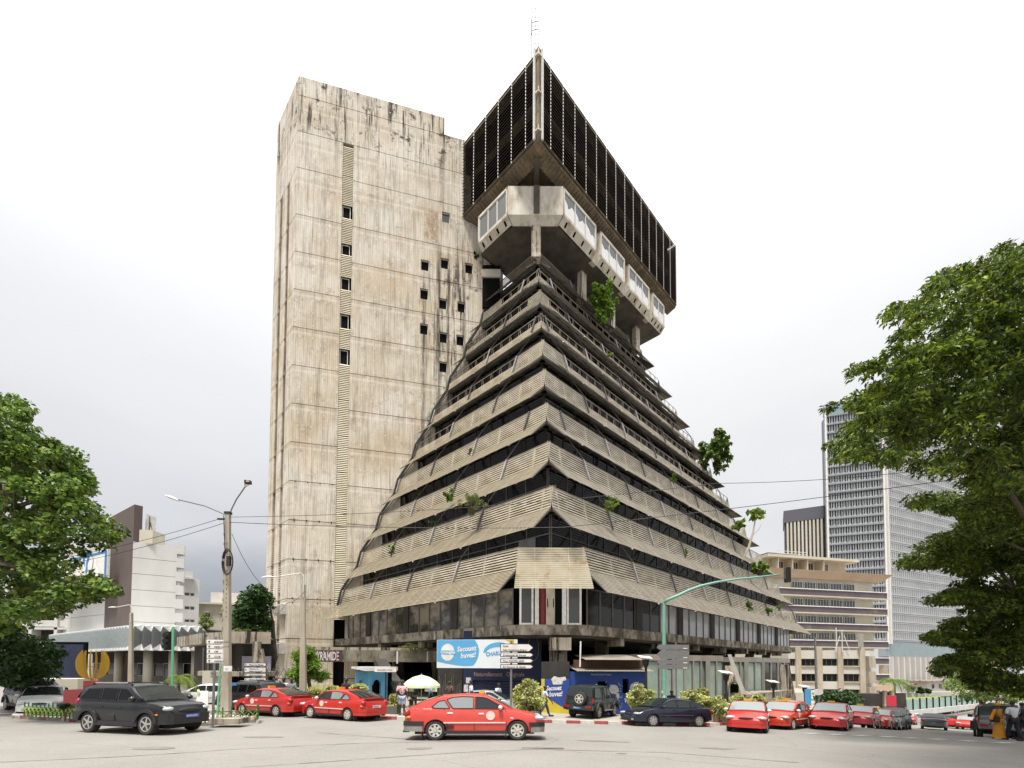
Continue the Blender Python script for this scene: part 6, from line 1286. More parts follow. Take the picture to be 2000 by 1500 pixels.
text('Secouez', .46, O+t*1.36+nn*.012+Vector((0,0,zb0_+1.05)), t+Vector((0,0,.09)), (-.03,0,1), M_white, bn, ext=.004, bold=.012, shear=.15, width=.84); text('buvez!', .46, O+t*1.60+nn*.012+Vector((0,0,zb0_+.64)), t+Vector((0,0,.09)), (-.03,0,1), M_white, bn, ext=.004, bold=.012, shear=.15, width=.84)
shape(bn,'blue_arc',M_sky,[(4.1+1.0*cos(R(a)),.95+.72*sin(R(a))) for a in range(175,15,-15)]+[(4.1+.82*cos(R(a)),.95+.42*sin(R(a))) for a in range(15,176,20)],.002)
text('CHARLI', .34, O+t*3.28+nn*.012+Vector((0,0,zb0_+.78)), t+Vector((0,0,.10)), (-.05,0,1), M_sky, bn, ext=.004, bold=.012, width=.9); shape(bn,'corner_swash',M_yelp,[(4.55,H_-.01),(5.12,H_-.01),(5.12,H_-.40)],.002)
# navy shop front behind the banner, shutters, painted words and the round emblem
O, t, nn, L = quad_at(905,1057,32.6,32.0); zf_ = G(0,31)+.1; sh = thing('navy_shopfront', 'dark navy painted shop front with closed shutter below the drinks banner', 'shop', (O.x,O.y,zf_))
m = MB(); plate(m,O,t,nn,0,L,-1.05,2.4,-.3,0); m.build('fascia', M_navyw, sh)
for i in range(10): m = MB(); plate(m,O,t,nn,.7,L-.7,zf_+.2*i,zf_+.2*i+.17,-.2,-.12); m.build('shutter_slat', M_navyw, sh)
for u0, u1 in ((0,.7),(L-.7,L)): m = MB(); plate(m,O,t,nn,u0,u1,zf_,-1.05,-.3,0); m.build('pier', M_navyw, sh)
text('Naturellement   Originale', .44, O+t*.75+nn*.01+Vector((0,0,-.80)), t, (0,0,1), mat('faded_gold', (.42,.30,.22), .6), sh, ext=.005, width=.78)
m = MB()
for i in range(26): a0, a1 = R(i*14), R((i+1)*14); m.bar(O+t*(L-.55+.38*cos(a0))+nn*.02+Vector((0,0,1.15+.85*sin(a0))), O+t*(L-.55+.38*cos(a1))+nn*.02+Vector((0,0,1.15+.85*sin(a1))), .09,.03)
m.build('round_emblem', mat('emblem_gold', (.30,.24,.14), .5), sh)
for q_ in ((.05,-1.9,.3,.5),(.2,-1.3,.35,.4),(.1,-2.4,.3,.35),(L-.6,-1.6,.4,.3)): m = MB(); plate(m,O,t,nn,q_[0],q_[0]+q_[2],q_[1],q_[1]+q_[3],.005,.012); m.build('poster', M_paper, sh)
m = MB(); plate(m,O,t,nn,-1.9,-.1,zf_,.6,-.3,-.2)
m.build('plank_screen_back', M_dark2, sh)
for i in range(16): u = -1.9+i*.112; m = MB(); plate(m,O,t,nn,u,u+.05,zf_+.1,zf_+1.6+random.uniform(-.3,.8),-.19,-.15); m.build('lath', M_greyfr, sh)
# blue wall with yellow wave
O, t, nn, L = quad_at(1057,1112,28.6,28.3); z0_ = G(2.5,28)+.1; zt_ = pxz(1085,1326,28.4); bw = thing('painted_wall', 'blue wall painted with a yellow wave and white words near the green 4x4', 'wall', (O.x,O.y,z0_))
m = MB(); plate(m,O,t,nn,0,L,z0_,zt_,-.2,0); m.build('blue_wall', M_rblue, bw); zb0_ = z0_; H_ = zt_-z0_
shape(bw,'yellow_wave',M_yelp,[(.01,H_),(.22,H_)]+[(.22-.05*sin(pi*f)+1.50*f**2.4, H_-(H_-.22)*f**.75) for f in (.1,.25,.4,.55,.7,.85,1)]+[(1.72,.22),(1.72,.01),(.01,.01)],.004)
text('Secouez', .40, O+t*.32+nn*.012+Vector((0,0,z0_+1.38)), t+Vector((0,0,.07)), (-.02,0,1), M_white, bw, ext=.004, bold=.012, shear=.15, width=.70); text('buvez!', .42, O+t*.50+nn*.012+Vector((0,0,z0_+1.02)), t+Vector((0,0,.07)), (-.02,0,1), M_white, bw, ext=.004, bold=.012, shear=.15, width=.74)
shape(bw,'torn_poster',M_paper,[(.75,1.75),(1.3,1.78),(1.35,1.98),(1.55,2.05),(1.5,2.25),(1.1,2.2),(.8,2.28),(.62,2.1)],.008)
m = MB(); plate(m,O,t,nn,.0,L,zt_+.02,pxz(1085,1292,28.4),-.25,-.1); m.build('mesh_window', M_dark2, bw)
# row of blue kiosks with corrugated roofs
O, t, nn, L = quad_at(1108,1262,28.6,29.2); z0_ = G(6,28)+.1; kr = thing('kiosk_row', 'royal blue kiosk row with corrugated roof and torn posters behind the green 4x4', 'kiosk', (O.x,O.y,z0_)); zt_ = pxz(1180,1312,28.8)
hz = [(1.15,1.62,-2.55,-1.4),(1.95,2.55,-2.6,-1.0),(3.55,3.95,-1.75,-.85)]; m = MB(); holewall(m,O,t,nn,0,L,z0_,zt_,hz,depth=.3,back=.4); m.build('wall', M_rblue, kr)
m = MB(); plate(m,O,t,nn,.1,L-.1,z0_,zt_,-2.5,-.6); m.build('inside', M_dark, kr); zb0_ = z0_
shape(kr,'yellow_skirt',M_yelp,[(0,.02),(1.6,.02),(1.4,.2),(0,.34)],.004)
text('Rafraichissement Original', .16, O+t*1.5+nn*.01+Vector((0,0,zt_-.22)), t, (0,0,1), M_white, kr, ext=.003, width=.8)
for u, z, w_, h_ in ((1.7,1.55,.3,.35),(2.62,1.2,.75,.75),(2.7,.5,.3,.3),(4.0,1.35,.35,.6),(3.1,.9,.25,.5),(3.9,.35,.5,.8),(4.35,.9,.4,.9),(.9,1.4,.2,.2),(4.2,1.75,.45,.3)):
    k_ = 7; pts = [(u+w_/2+w_/2*random.uniform(.7,1.1)*cos(2*pi*i/k_+.6), z+h_/2+h_/2*random.uniform(.7,1.1)*sin(2*pi*i/k_+.6)) for i in range(k_)]; shape(kr,'torn_poster',M_paper,pts,.006+random.random()*.006)
dots = MB()
for i in range(70): u, z = random.choice((3.3,3.4,2.5,4.55))+random.uniform(-.12,.12), random.uniform(.3,2.0); dots.hexa([O+t*(u+dx)+nn*dd+Vector((0,0,z0_+z+dz)) for dd in (.003,.008) for dx, dz in ((0,0),(.035,0),(.035,.05),(0,.05))])
dots.build('paper_scrap', M_paper, kr, kind='stuff')
def corr(O, t, nn, u0, u1, d0, d1, za, zb_, root, nm='corrugated_roof'):
    m = MB(); n_ = int((u1-u0)/.09)
    for i in range(n_):
        ua, ub = u0+(u1-u0)*i/n_, u0+(u1-u0)*(i+1)/n_; w1, w2 = (.0,.035) if i % 2 else (.035,.0)
        m.hexa([O+t*u+nn*d+Vector((0,0,z+w)) for k2 in (0,.012) for u, d, z, w in ((ua,d0,za+k2,w1),(ub,d0,za+k2,w2),(ub,d1,zb_+k2,w2),(ua,d1,zb_+k2,w1))])
    return m.build(nm, M_corr, root)
corr(O,t,nn,.4,L+.3,.75,-2.6,zt_+.02,zt_+.40,kr); m = MB(); plate(m,O,t,nn,.6,L,zt_+.2,zt_+.75,-.9,-.6); m.build('brown_board', M_rustw, kr); corr(O,t,nn,1.0,L-.2,.5,-2.8,zt_+.72,zt_+1.1,kr); m = MB(); m.bar(O+t*.8+Vector((0,0,zt_+.3)),O+t*.85+Vector((0,0,zt_+1.9)),.08,.08); m.build('white_post', M_white, kr)
# glazed shops further right
def shop(root, px0, px1, Y0, Y1, nb, top=1285, fr=M_greyfr, gl=M_glassG, zlow=-3.6, depth=4):
    O, t, nn, L = quad_at(px0,px1,Y0,Y1); z1 = .80; z0 = .36; m = MB(); plate(m,O,t,nn,0,L,z0,z1,-depth,.0); m.build('concrete_fascia', M_lint, root)
    for i in range(nb):
        a, b_ = L*i/nb, L*(i+1)/nb; window(root, O, t, nn, a+.12, b_-.02, zlow, z0, fr, gl, dep=.12, fw=.07, name='shop_window')
        m = MB(); plate(m,O,t,nn,a,a+.12,zlow-.6,z0,-.3,.02); m.build('mullion', M_lint, root)
    m = MB(); plate(m,O,t,nn,.2,L-.2,zlow-.6,z0,-depth,-.5); m.build('inside', mat('shop_inside', (.14,.16,.14), .9), root)
    m = MB(); plate(m,O,t,nn,0,L,zlow-1,zlow,-.4,.0); m.build('stall_riser', M_stain, root)
M_lint = mat('grey_concrete_lintel', (.36,.345,.30), .85, c2=(.25,.235,.20), scale=1, stretch=(1,1,.5))
sp = thing('glass_shops', 'abandoned sea green glazed shops under the right side of the pyramid', 'shop', (at(1380,1340,35).x,35,-3.6))
shop(sp,1262,1338,32.2,34.5,3); shop(sp,1338,1384,34.4,36.0,3); shop(sp,1385,1413,35.2,36.2,2); shop(sp,1431,1460,41.5,42.4,2); shop(sp,1460,1489,41.8,43.4,2); shop(sp,1492,1519,44.2,46.3,2,gl=M_glass2,fr=M_greyfr); shop(sp,1520,1543,46.4,48.6,2,gl=M_glass2)
m = MB(); m.extrude([at(1421,1278,38),at(1427,1278,38),at(1463,1372,37),at(1454,1372,37)], (0.3,.5,0)); m.build('leaning_beam', M_lint, sp)
m = MB(); m.hexa([at(1416,1300,40),at(1432,1300,40),at(1452,1375,39),at(1416,1375,39)]+[p+Vector((1,1.4,0)) for p in (at(1416,1300,40),at(1432,1300,40),at(1452,1375,39),at(1416,1375,39))]); m.build('stair_wall', M_stain, sp)
a = at(1434,1350,38.6); m = MB()
for i in range(12): a0, a1 = R(15*i), R(15*(i+1)); m.bar((a.x+.42*cos(a0),a.y,a.z+.35+.42*sin(a0)),(a.x+.42*cos(a1),a.y,a.z+.35+.42*sin(a1)),.12,.12)
m.bar((a.x-.42,a.y,a.z-1.6),(a.x-.42,a.y,a.z+.35),.12); m.bar((a.x+.42,a.y,a.z-1.6),(a.x+.42,a.y,a.z+.35),.12); m.build('arched_surround', M_lint, sp); m = MB(); m.box((a.x,a.y+.05,a.z-.5),(.7,.1,2.2)); m.build('arched_door', M_dark, sp)
m = MB(); p0, p1, p2 = at(1458,1357,36), at(1549,1347,40), at(1551,1347,44); m.hexa([(p0.x,p0.y,-6),(p1.x,p1.y,-6),(p2.x,p2.y,-6),(p0.x,p0.y+4,-6),tuple(p0),tuple(p1),tuple(p2),(p0.x,p0.y+4,p0.z)]); m.build('terrace_wall', M_stain, sp)
m = MB(); p0, p1 = at(1542,1298,47), at(1565,1345,47); m.hexa([(p0.x-3,p0.y,-6.5),(p1.x,p1.y,-6.5),(p1.x,p1.y+5,-6.5),(p0.x-3,p0.y+5,-6.5),(p0.x-3,p0.y,p0.z),(p0.x,p0.y,p0.z),(p0.x,p0.y+5,p0.z),(p0.x-3,p0.y+5,p0.z)]); m.build('raking_wall', M_stain, sp)
m = MB(); p0 = at(1543,1355,48); m.box((p0.x+.6,p0.y,-4.5),(2.4,.5,3.6)); m.build('block_wall', M_beige, sp)
# ================================================================ street furniture
M_conc = mat('pole_concrete', (.42,.38,.31), .85, c2=(.30,.26,.20), scale=3, stretch=(1,1,.2)); M_gpole = mat('green_pole', (.16,.50,.30), .5, c2=(.12,.42,.25), scale=3); M_apole = mat('aqua_green_pole', (.22,.44,.36), .5, c2=(.15,.35,.28), scale=2); M_galv = mat('galvanised', (.22,.22,.22), .5, metal=.3, scale=4)
def lamp_head(root, p, d, s_=.9):
    d = Vector(d).normalized(); sd = Vector((-d.y,d.x,0)).normalized(); u = d.cross(sd); q = MB(); v = []; N_, M_ = 8, 12
    prof = [(0,.04),(.12,.11),(.3,.155),(.55,.17),(.8,.12),(1,.03)]
    for x, r_ in prof:
        for j in range(M_): a = 2*pi*j/M_; zz = sin(a)*r_*.75; v.append(Vector(p)+d*(x*s_)+sd*cos(a)*r_*s_*1.1-u*(zz*s_ if zz > 0 else zz*.35*s_)*-1)
    q.add(v, [(i*M_+j,i*M_+(j+1)%M_,(i+1)*M_+(j+1)%M_,(i+1)*M_+j) for i in range(len(prof)-1) for j in range(M_)]+[tuple(range(M_-1,-1,-1)),tuple(range((len(prof)-1)*M_,len(prof)*M_))]); return q.build('lamp_head', M_white, root, smooth=True)
b0 = gi(441,1409); lp = thing('concrete_lamp_pole', 'tall tapered concrete pole with two street lamps and black cable coil on the fenced island', 'lamp post', b0); Yp = b0.y; tp = at(445.5,1003,Yp)
q = MB(); q.hexa([(b0.x-.19,Yp-.13,b0.z),(b0.x+.19,Yp-.13,b0.z),(b0.x+.19,Yp+.13,b0.z),(b0.x-.19,Yp+.13,b0.z),(tp.x-.09,Yp-.08,tp.z),(tp.x+.09,Yp-.08,tp.z),(tp.x+.09,Yp+.08,tp.z),(tp.x-.09,Yp+.08,tp.z)]); q.build('shaft', M_conc, lp)
for i in range(20): f = .04+i*.045; c_ = Vector(b0).lerp(tp,f); w_ = .19+(.09-.19)*f; q = MB(); q.box((c_.x-w_*.98,Yp-.1,c_.z),(.05,.08,.10)); q.build('step_notch', M_conc, lp)
hd = MB()
for i in range(17): f = .5+i*.022; c_ = Vector(b0).lerp(tp,f); hd.box((c_.x+.03,Yp-.135+.05*f,c_.z),(.022,.03,.03))
hd.build('bolt_hole', M_dark, lp, kind='stuff')
q = MB(); q.tube([tp+Vector((-.05,0,-.1)),at(431,1001,Yp),at(400,988,Yp),at(345,975,Yp)],.028); q.build('arm', M_galv, lp); q = MB(); q.tube([tp+Vector((.03,0,-.3)),at(452,995,Yp),at(462,975,Yp-.1),at(482,946,Yp-.3)],.028); q.build('arm', M_galv, lp)
lamp_head(lp, at(350,979,Yp), at(317,966,Yp)-at(350,979,Yp), .72); hh = lamp_head(lp, at(480,950,Yp-.25), (at(488,934,Yp-.9)-at(480,950,Yp-.2)), .62); q = MB(); c_ = at(485,941,Yp-.55); q.box((c_.x,c_.y-.02,c_.z-.03),(.26,.2,.12),rz=.3); q.build('lamp_glass', M_dark2, lp)
q = MB(); q.box((tp.x,Yp,tp.z+.02),(.26,.2,.10)); q.box((tp.x-.28,Yp,tp.z-.25),(.35,.1,.06)); q.build('clamp', M_trim, lp)
q = MB(); cc = at(446,1098,Yp-.25)
for o_ in (0,.04,.08): q.tube([(cc.x+(.20+o_*.4)*cos(R(a)),cc.y-o_,cc.z+(.50+o_)*sin(R(a))) for a in range(0,361,20)],.02,6,cap=False)
q.build('cable_coil', M_trim, lp); q = MB(); q.box((cc.x+.02,cc.y,cc.z+.05),(.15,.14,.42)); q.build('junction_box', M_trim, lp); q = MB(); q.tube([at(437,1007,Yp-.15),at(438,1040,Yp-.2),at(440,1080,Yp-.2)],.02,6); q.build('down_cable', M_trim, lp)
q = MB(); c_ = at(445,1306,Yp-.3); q.box(tuple(c_),(.36,.03,.24)); q.build('notice', M_white, lp); text('NI', .1, (c_.x-.1,c_.y-.02,c_.z-.05),(1,0,0),(0,0,1), M_sblue, lp, ext=.002)
def wire(pts, lab, r_=.012, n_=18, sag=0):
    o_ = MB(); P = []
    for (a, b_) in zip(pts[:-1], pts[1:]):
        for i in range(n_): f = i/n_; p = a.lerp(b_,f); P.append(p-Vector((0,0,sag*4*f*(1-f))))
    P.append(pts[-1]); o_.tube(P, r_, 5); o = o_.build('overhead_cable', M_trim, None); tag(o, lab, 'cable', 'overhead cables'); return o
wire([at(449,1010,Yp),at(1400,944,19),at(2080,878,17)],'upper overhead cable running from the concrete pole to the right trees',.011,sag=.3)
wire([at(449,1020,Yp),at(1100,1030,19),at(2080,905,18)],'lower twisted overhead cable crossing the pyramid to the right trees',.014,sag=.12)
wire([at(430,1013,Yp),at(60,1100,26)],'upper cable from the concrete pole into the left tree',.011,sag=.2); wire([at(436,1022,Yp),at(60,1112,26)],'lower cable from the concrete pole into the left tree',.011,sag=.25)
wire([at(453,1043,Yp),at(520,1150,21),at(560,1172,23)],'slack cable dropping from the concrete pole toward the second lamp post',.011,sag=.3); wire([at(595,1155,23.5),at(560,1178,26),at(524,1212,30)],'short cable from the second lamp post to the tower',.011,sag=.15)
def lamp(px, base_y, Y, top_y, armx, army, lab, w_=.13, hs=.9):
    p = at(px,base_y,Y); z0 = G(p.x,p.y)+.1; r = thing('lamp_post', lab, 'lamp post', (p.x,p.y,z0)); tp = at(px,top_y,Y); q = MB(); q.hexa([(p.x+a*w_*1.25,Y+b_*w_,z0) for a, b_ in ((-1,-1),(1,-1),(1,1),(-1,1))]+[(tp.x+a*w_*.7,Y+b_*w_*.6,tp.z) for a, b_ in ((-1,-1),(1,-1),(1,1),(-1,1))]); q.build('shaft', M_conc, r)
    e = at(armx,army,Y-.5); q = MB(); up = tp+Vector((.05,-.1,.45)); q.tube([tp+Vector((.05,-.1,-.7)),up,up+Vector((-.12,0,.14)),e],.03); q.build('arm', M_wframe, r); lamp_head(r, e, e-up, hs); return r
lamp(592.5,1365,24,1142,536,1127,'grey concrete lamp post with curved white arm in front of the tower',hs=.62); lamp(256.5,1330,34,1197,228,1186,'thin lamp post with a curved arm before the zigzag canopy',hs=.5)
def tlight(root, p, n_=3, h=.3, side=1):
    q = MB(); q.box((p.x,p.y,p.z),(.26,.22,h*n_+.1)); q.build('housing', M_trim, root)
    for i in range(n_): z = p.z+(i-(n_-1)/2)*h; q = MB(); q.lathe([(.10,0),(.125,-.02*side),(.125,-.16)],(p.x+.0,p.y-.11,z),12,'y'); q.build('visor', M_trim, root); q = MB(); q.lathe([(.09,0),(.01,0)],(p.x,p.y-.14,z),12,'y'); q.build('lens', M_dark, root)
p = gi(335,1392); gp = thing('traffic_light', 'green traffic light pole with black signal head behind the charcoal SUV', 'traffic light', p); Yg = p.y; q = MB(); t_ = at(338,1224,Yg); q.tube([tuple(p),tuple(t_)],.065,10); q.build('pole', M_gpole, gp); pp = at(328,1252,Yg); tlight(gp, pp, 3, .30)
q = MB(); q.bar((pp.x,pp.y,pp.z+.2),(t_.x,t_.y,pp.z+.2),.04); q.build('bracket', M_trim, gp)
p = gi(424,1408); gp2 = thing('leaning_green_pole', 'thin green pole leaning on the island beside the sign boards', 'pole', p); q = MB(); q.tube([tuple(p),tuple(at(432,1281,p.y-.1))],.05,10); q.build('shaft', M_gpole, gp2)
# stacked direction boards
def boards(name, lab, px0, px1, Y, rows_, post, arrow=0, back=False, fs=.6):
    pb = at(post,1380,Y); z0 = G(pb.x,pb.y)+.05; r = thing(name, lab, 'sign', (pb.x,Y,z0)); ztop = pxz(post,rows_[0][0]-1,Y)
    q = MB(); q.tube([(pb.x,Y+.06,z0),(pb.x,Y+.06,ztop+.1)],.045,10); q.build('post', M_galv if not back else M_galv, r)
    for y0, y1, s_ in rows_:
        z1, z0_ = pxz(post,y0,Y), pxz(post,y1,Y); x0, x1 = at(px0,y0,Y).x, at(px1,y0,Y).x; h_ = z1-z0_; tip = h_*.5 if h_ < .5 else h_*.45
        if arrow > 0: P = [(x0,z0_),(x1-tip,z0_),(x1,(z0_+z1)/2),(x1-tip,z1),(x0,z1)]
        elif arrow < 0: P = [(x0+tip,z0_),(x1,z0_),(x1,z1),(x0+tip,z1),(x0,(z0_+z1)/2)]
        else: P = [(x0,z0_),(x1,z0_),(x1,z1),(x0,z1)]
        q = MB(); q.extrude([(x,Y,z) for x, z in P],(0,.04,0)); o = q.build('board', M_galv if back else (M_trim if name != 'advert_sign_boards' else M_white), r)
        if back: q = MB(); q.box((x1-.22,Y-.012,z0_+.07),(.22,.012,.05)); q.build('sticker', M_white, o); continue
        cx, cz_ = (x0+x1)/2, (z0_+z1)/2; P2 = [(cx+(x-cx)*(1-.05*1.2/(x1-x0)*1.0), cz_+(z-cz_)*(1-.06/h_)) for x, z in P]
        q = MB(); q.extrude([(x,Y-.008,z) for x, z in P2],(0,.007,0)); q.build('face', M_white, o); lines = s_.split('|'); lh = h_/(len(lines)+.25)
        for i, ln in enumerate(lines):
            th_ = min(lh*.72, (x1-x0)*.80/(max(6,len(ln))*.50)); text(ln, th_, (x0+(.10 if arrow or not fs else .12)+(.17 if arrow == 0 else 0),Y-.014,z1-lh*(i+.93)), (1,0,0),(0,0,1), M_trim, o, ext=.002, shear=.18, width=1.0)
        if arrow == 0: q = MB(); q.extrude([(x0+.06+dx,Y-.014,cz_+dz) for dx, dz in ((.03,-.06),(.05,-.06),(.05,0),(.085,0),(.04,.06),(-.005,0),(.03,0))],(0,.004,0)); q.build('arrow', M_trim, o)
    return r
boards('direction_sign','white direction sign with four right-pointing boards: Stade, Ambassade de France, Tour Postel',977,1042,18.8,[(1257,1273,'Stade|Felix Houphouet-Boigny'),(1274.5,1283.5,'Ambassade de France'),(1286,1295,'Tour POSTEL 2000'),(1297.5,1306.5,'Bd General de Gaulle')],998,1)
boards('direction_sign','white direction sign with straight-on arrows: Mairie du Plateau and three more boards',477,520,26.5,[(1294.5,1301.5,'Mairie du Plateau'),(1303,1313.5,'Ministere des|Affaires Etrangeres'),(1315,1321.5,'Hotel du District'),(1323.5,1330,'Bd de la Republique')],498,0)
boards('direction_sign','dark grey backs of left-pointing direction boards right of the aqua pole',1283,1346,25.8,[(1259,1269,''),(1269.8,1287,''),(1288.5,1297,''),(1298,1307,'')],1322,-1,back=True)
boards('advert_sign_boards','five white shop boards on a black post left of the concrete pole',404,436,17.6,[(1249.5,1258,'BURGER KING'),(1259,1267,'PIZZA HUTTE'),(1268,1276.5,'CIE'),(1277.5,1286,'CLUB'),(1287,1295,'PARKING')],414.5,0)
# aqua mast with long arm and hanging signal
p = gi(1297,1397,.13); am = thing('signal_mast', 'aqua green signal mast with long curved arm reaching over the street', 'traffic light', p); Ym = p.y; t_ = at(1297,1176,Ym)
q = MB(); q.tube([tuple(p),(p.x,Ym,p.z+2.3),(p.x,Ym,p.z+2.31),tuple(t_)],[.145,.145,.12,.105],14); q.build('mast', M_apole, am, auto=40)
arm = [t_-Vector((0,0,.06))]+[at(x,y,Ym-.2-.6*i/8) for i, (x, y) in enumerate(((1305,1171),(1325,1163),(1345,1153),(1370,1144),(1400,1137),(1440,1131),(1480,1127),(1524,1122)))]; q = MB(); q.tube(arm,[.10,.095,.09,.085,.08,.07,.06,.05,.045],12); q.build('arm', M_apole, am, smooth=True)
c_ = at(1538,1123,Ym-.8); q = MB(); q.box(tuple(c_),(.24,.30,.92),rz=.35); q.build('signal_head', M_trim, am); q = MB(); q.box((c_.x-.16,c_.y,c_.z+.1),(.12,.05,.7)); q.build('bracket', M_greyfr, am)
pp = at(1308,1286,Ym-.3); q = MB(); q.box(tuple(pp),(.22,.26,1.45)); q.build('signal_head', M_trim, am)
for i in range(5): q = MB(); q.lathe([(.01,.17),(.085,.15),(.10,.05),(.10,.0)],(pp.x+.13,pp.y-.10,pp.z+.60-i*.30),12,'z'); q.build('visor', M_trim, am)
for i in range(7): q = MB(); a = R(200+random.uniform(-40,60)); z_ = p.z+random.uniform(.4,1.5); q.box((p.x+.15*cos(a),p.y+.15*sin(a)-.003,z_),(.12,.02,.16)); q.build('sticker', M_paper, am)
def solar(px, y_top, Y, lab, h=3.2):
    p = at(px,1370,Y); z0 = G(p.x,p.y)+.12; r = thing('solar_lamp', lab, 'lamp post', (p.x,Y,z0), 'solar lamps along the pavement'); zt = pxz(px,y_top,Y); q = MB(); q.tube([(p.x,Y,z0),(p.x,Y,zt-.55)],[.09,.07],10); q.build('post', M_trim, r)
    q = MB(); q.lathe([(.08,-.55),(.16,-.40),(.2,-.12),(.05,-.08)],(p.x,Y,zt),8); q.build('lantern', M_trim, r); q = MB(); q.hexa([(p.x-.42,Y-.3,zt+.0),(p.x+.30,Y-.3,zt-.06),(p.x+.30,Y+.3,zt+.06),(p.x-.42,Y+.3,zt+.12),(p.x-.42,Y-.3,zt+.04),(p.x+.30,Y-.3,zt-.02),(p.x+.30,Y+.3,zt+.10),(p.x-.42,Y+.3,zt+.16)]); q.build('solar_panel', M_paper if False else M_white, r)
    for dx in (-.12,.12): q = MB(); q.bar((p.x+dx,Y,zt-.3),(p.x+dx*1.6,Y,zt),.03); q.build('strut', M_trim, r)
solar(1262,1285,26.5,'black solar lamp with white panel beside the blue kiosks'); solar(1419,1314,29,'black solar lamp in front of the arched doorway'); solar(1511,1332,34,'black solar lamp before the concrete terrace wall'); solar(1572,1341,40,'farthest black solar lamp past the terrace wall')
# sculpture on red pedestal
M_rped = mat('red_terrazzo', (.55,.12,.12), .75, c2=(.46,.09,.09), scale=12, c3=(.60,.22,.20), t3=.66, sc3=9); p = gi(152,1397); sc_ = thing('sculpture', 'golden yellow flame-like sculpture of curved blades on a red pedestal', 'sculpture', p); Yc = p.y; w_ = 26*Yc/900
zp0, zp1, zp2 = p.z-.2, pxz(152,1347,Yc), pxz(165,1330,Yc); cx = at(157,1370,Yc).x; q = MB(); q.box((cx,Yc+.4,(zp0+zp1)/2),(w_*2,1.2,zp1-zp0)); q.build('pedestal', M_rped, sc_); cx2 = at(165.5,1340,Yc).x; q = MB(); q.box((cx2,Yc+.4,(zp1+zp2)/2),(.47,.47,zp2-zp1)); q.build('plinth', M_rped, sc_)
M_gold = mat('golden_yellow', (.66,.40,.035), .45, c2=(.56,.33,.03), scale=2); Hs = pxz(165,1271,Yc)-zp2
for a_ in (4,52,118,176,228,300):
    a = R(a_); d = Vector((cos(a),sin(a),0)); n_ = Vector((-d.y,d.x,0)); q = MB(); N_ = 14; vo = []
    for i in range(N_+1):
        f = i/N_; ang = pi*(.04+.76*f); ro = .66*sin(ang)**.85; ri = ro-.30*sin(pi*(.04+.93*f))**.8; z = zp2+.05+(Hs-.02)*(1-cos(ang))/1.81
        for r_ in (ro,max(.02,ri)):
            for s_ in (-.015,.015): vo.append(Vector((cx2,Yc+.4,z))+d*r_+n_*s_)
    fs = []
    for i in range(N_): b_ = i*4; fs += [(b_,b_+1,b_+5,b_+4),(b_+2,b_+6,b_+7,b_+3),(b_,b_+4,b_+6,b_+2),(b_+1,b_+3,b_+7,b_+5)]
    q.add(vo, fs+[(0,2,3,1),(N_*4,N_*4+1,N_*4+3,N_*4+2)]); q.build('blade', M_gold, sc_)
q = MB(); q.tube([(cx2,Yc+.4,zp2-.02),(cx2,Yc+.4,zp2+.18)],.06,10); q.build('stem', M_gold, sc_)
# low fence of green and yellow bars
M_fg = mat('fence_green', (.05,.19,.045), .6, c2=(.03,.12,.03), scale=4); M_fy = mat('fence_yellow', (.45,.52,.09), .6, c2=(.3,.38,.06), scale=4)
def xfence(lab, pxs, hgt=.5):
    P = [gi(*q,.14) for q in pxs]; P = [Vector((p.x,p.y+.45,p.z)) for p in P]; r = thing('low_fence', lab, 'fence', P[0], 'green and yellow island fences')
    for a, b_ in zip(P[:-1],P[1:]):
        L = (b_-a).length; n_ = max(2,int(L/.28)); d = (b_-a)/n_
        for i in range(n_):
            p = a+d*i; q = MB(); q.bar(p, p+Vector((0,0,hgt+random.uniform(.08,.14))), .04,.03); q.build('picket', M_fg, r)
            q = MB(); q.bar(p+Vector((0,-.02,.12)), p+d+Vector((0,-.02,hgt-.08)), .045,.02,mi=0); q.bar(p+d+Vector((0,-.04,.12)), p+Vector((0,-.04,hgt-.08)), .045,.02,mi=1); q.bar(p+d*.5+Vector((0,-.05,.06)), p+d*1.1+Vector((0,-.05,hgt*.6)), .04,.02,mi=1); q.build('cross_bar', [M_fg,M_fy], r)
        q = MB(); q.bar(a+Vector((0,0,.1)),b_+Vector((0,0,.1)),.03,.03); q.bar(a+Vector((0,0,hgt-.08)),b_+Vector((0,0,hgt-.08)),.03,.03); q.build('rail', M_fg, r)
xfence('green and yellow low fence on the island left of the charcoal SUV',[(26,1401),(90,1405),(160,1409),(215,1411)]); xfence('green and yellow low fence round the foot of the concrete pole',[(385,1415),(420,1414),(490,1409),(494,1403)])
q = MB(); p = gi(437,1413,.14); q.box((p.x+.1,p.y+.2,p.z+.1),(1.2,.8,.2)); o = q.build('pole_plinth', M_stain, None); tag(o,'low concrete plinth at the foot of the lamp pole','plinth')
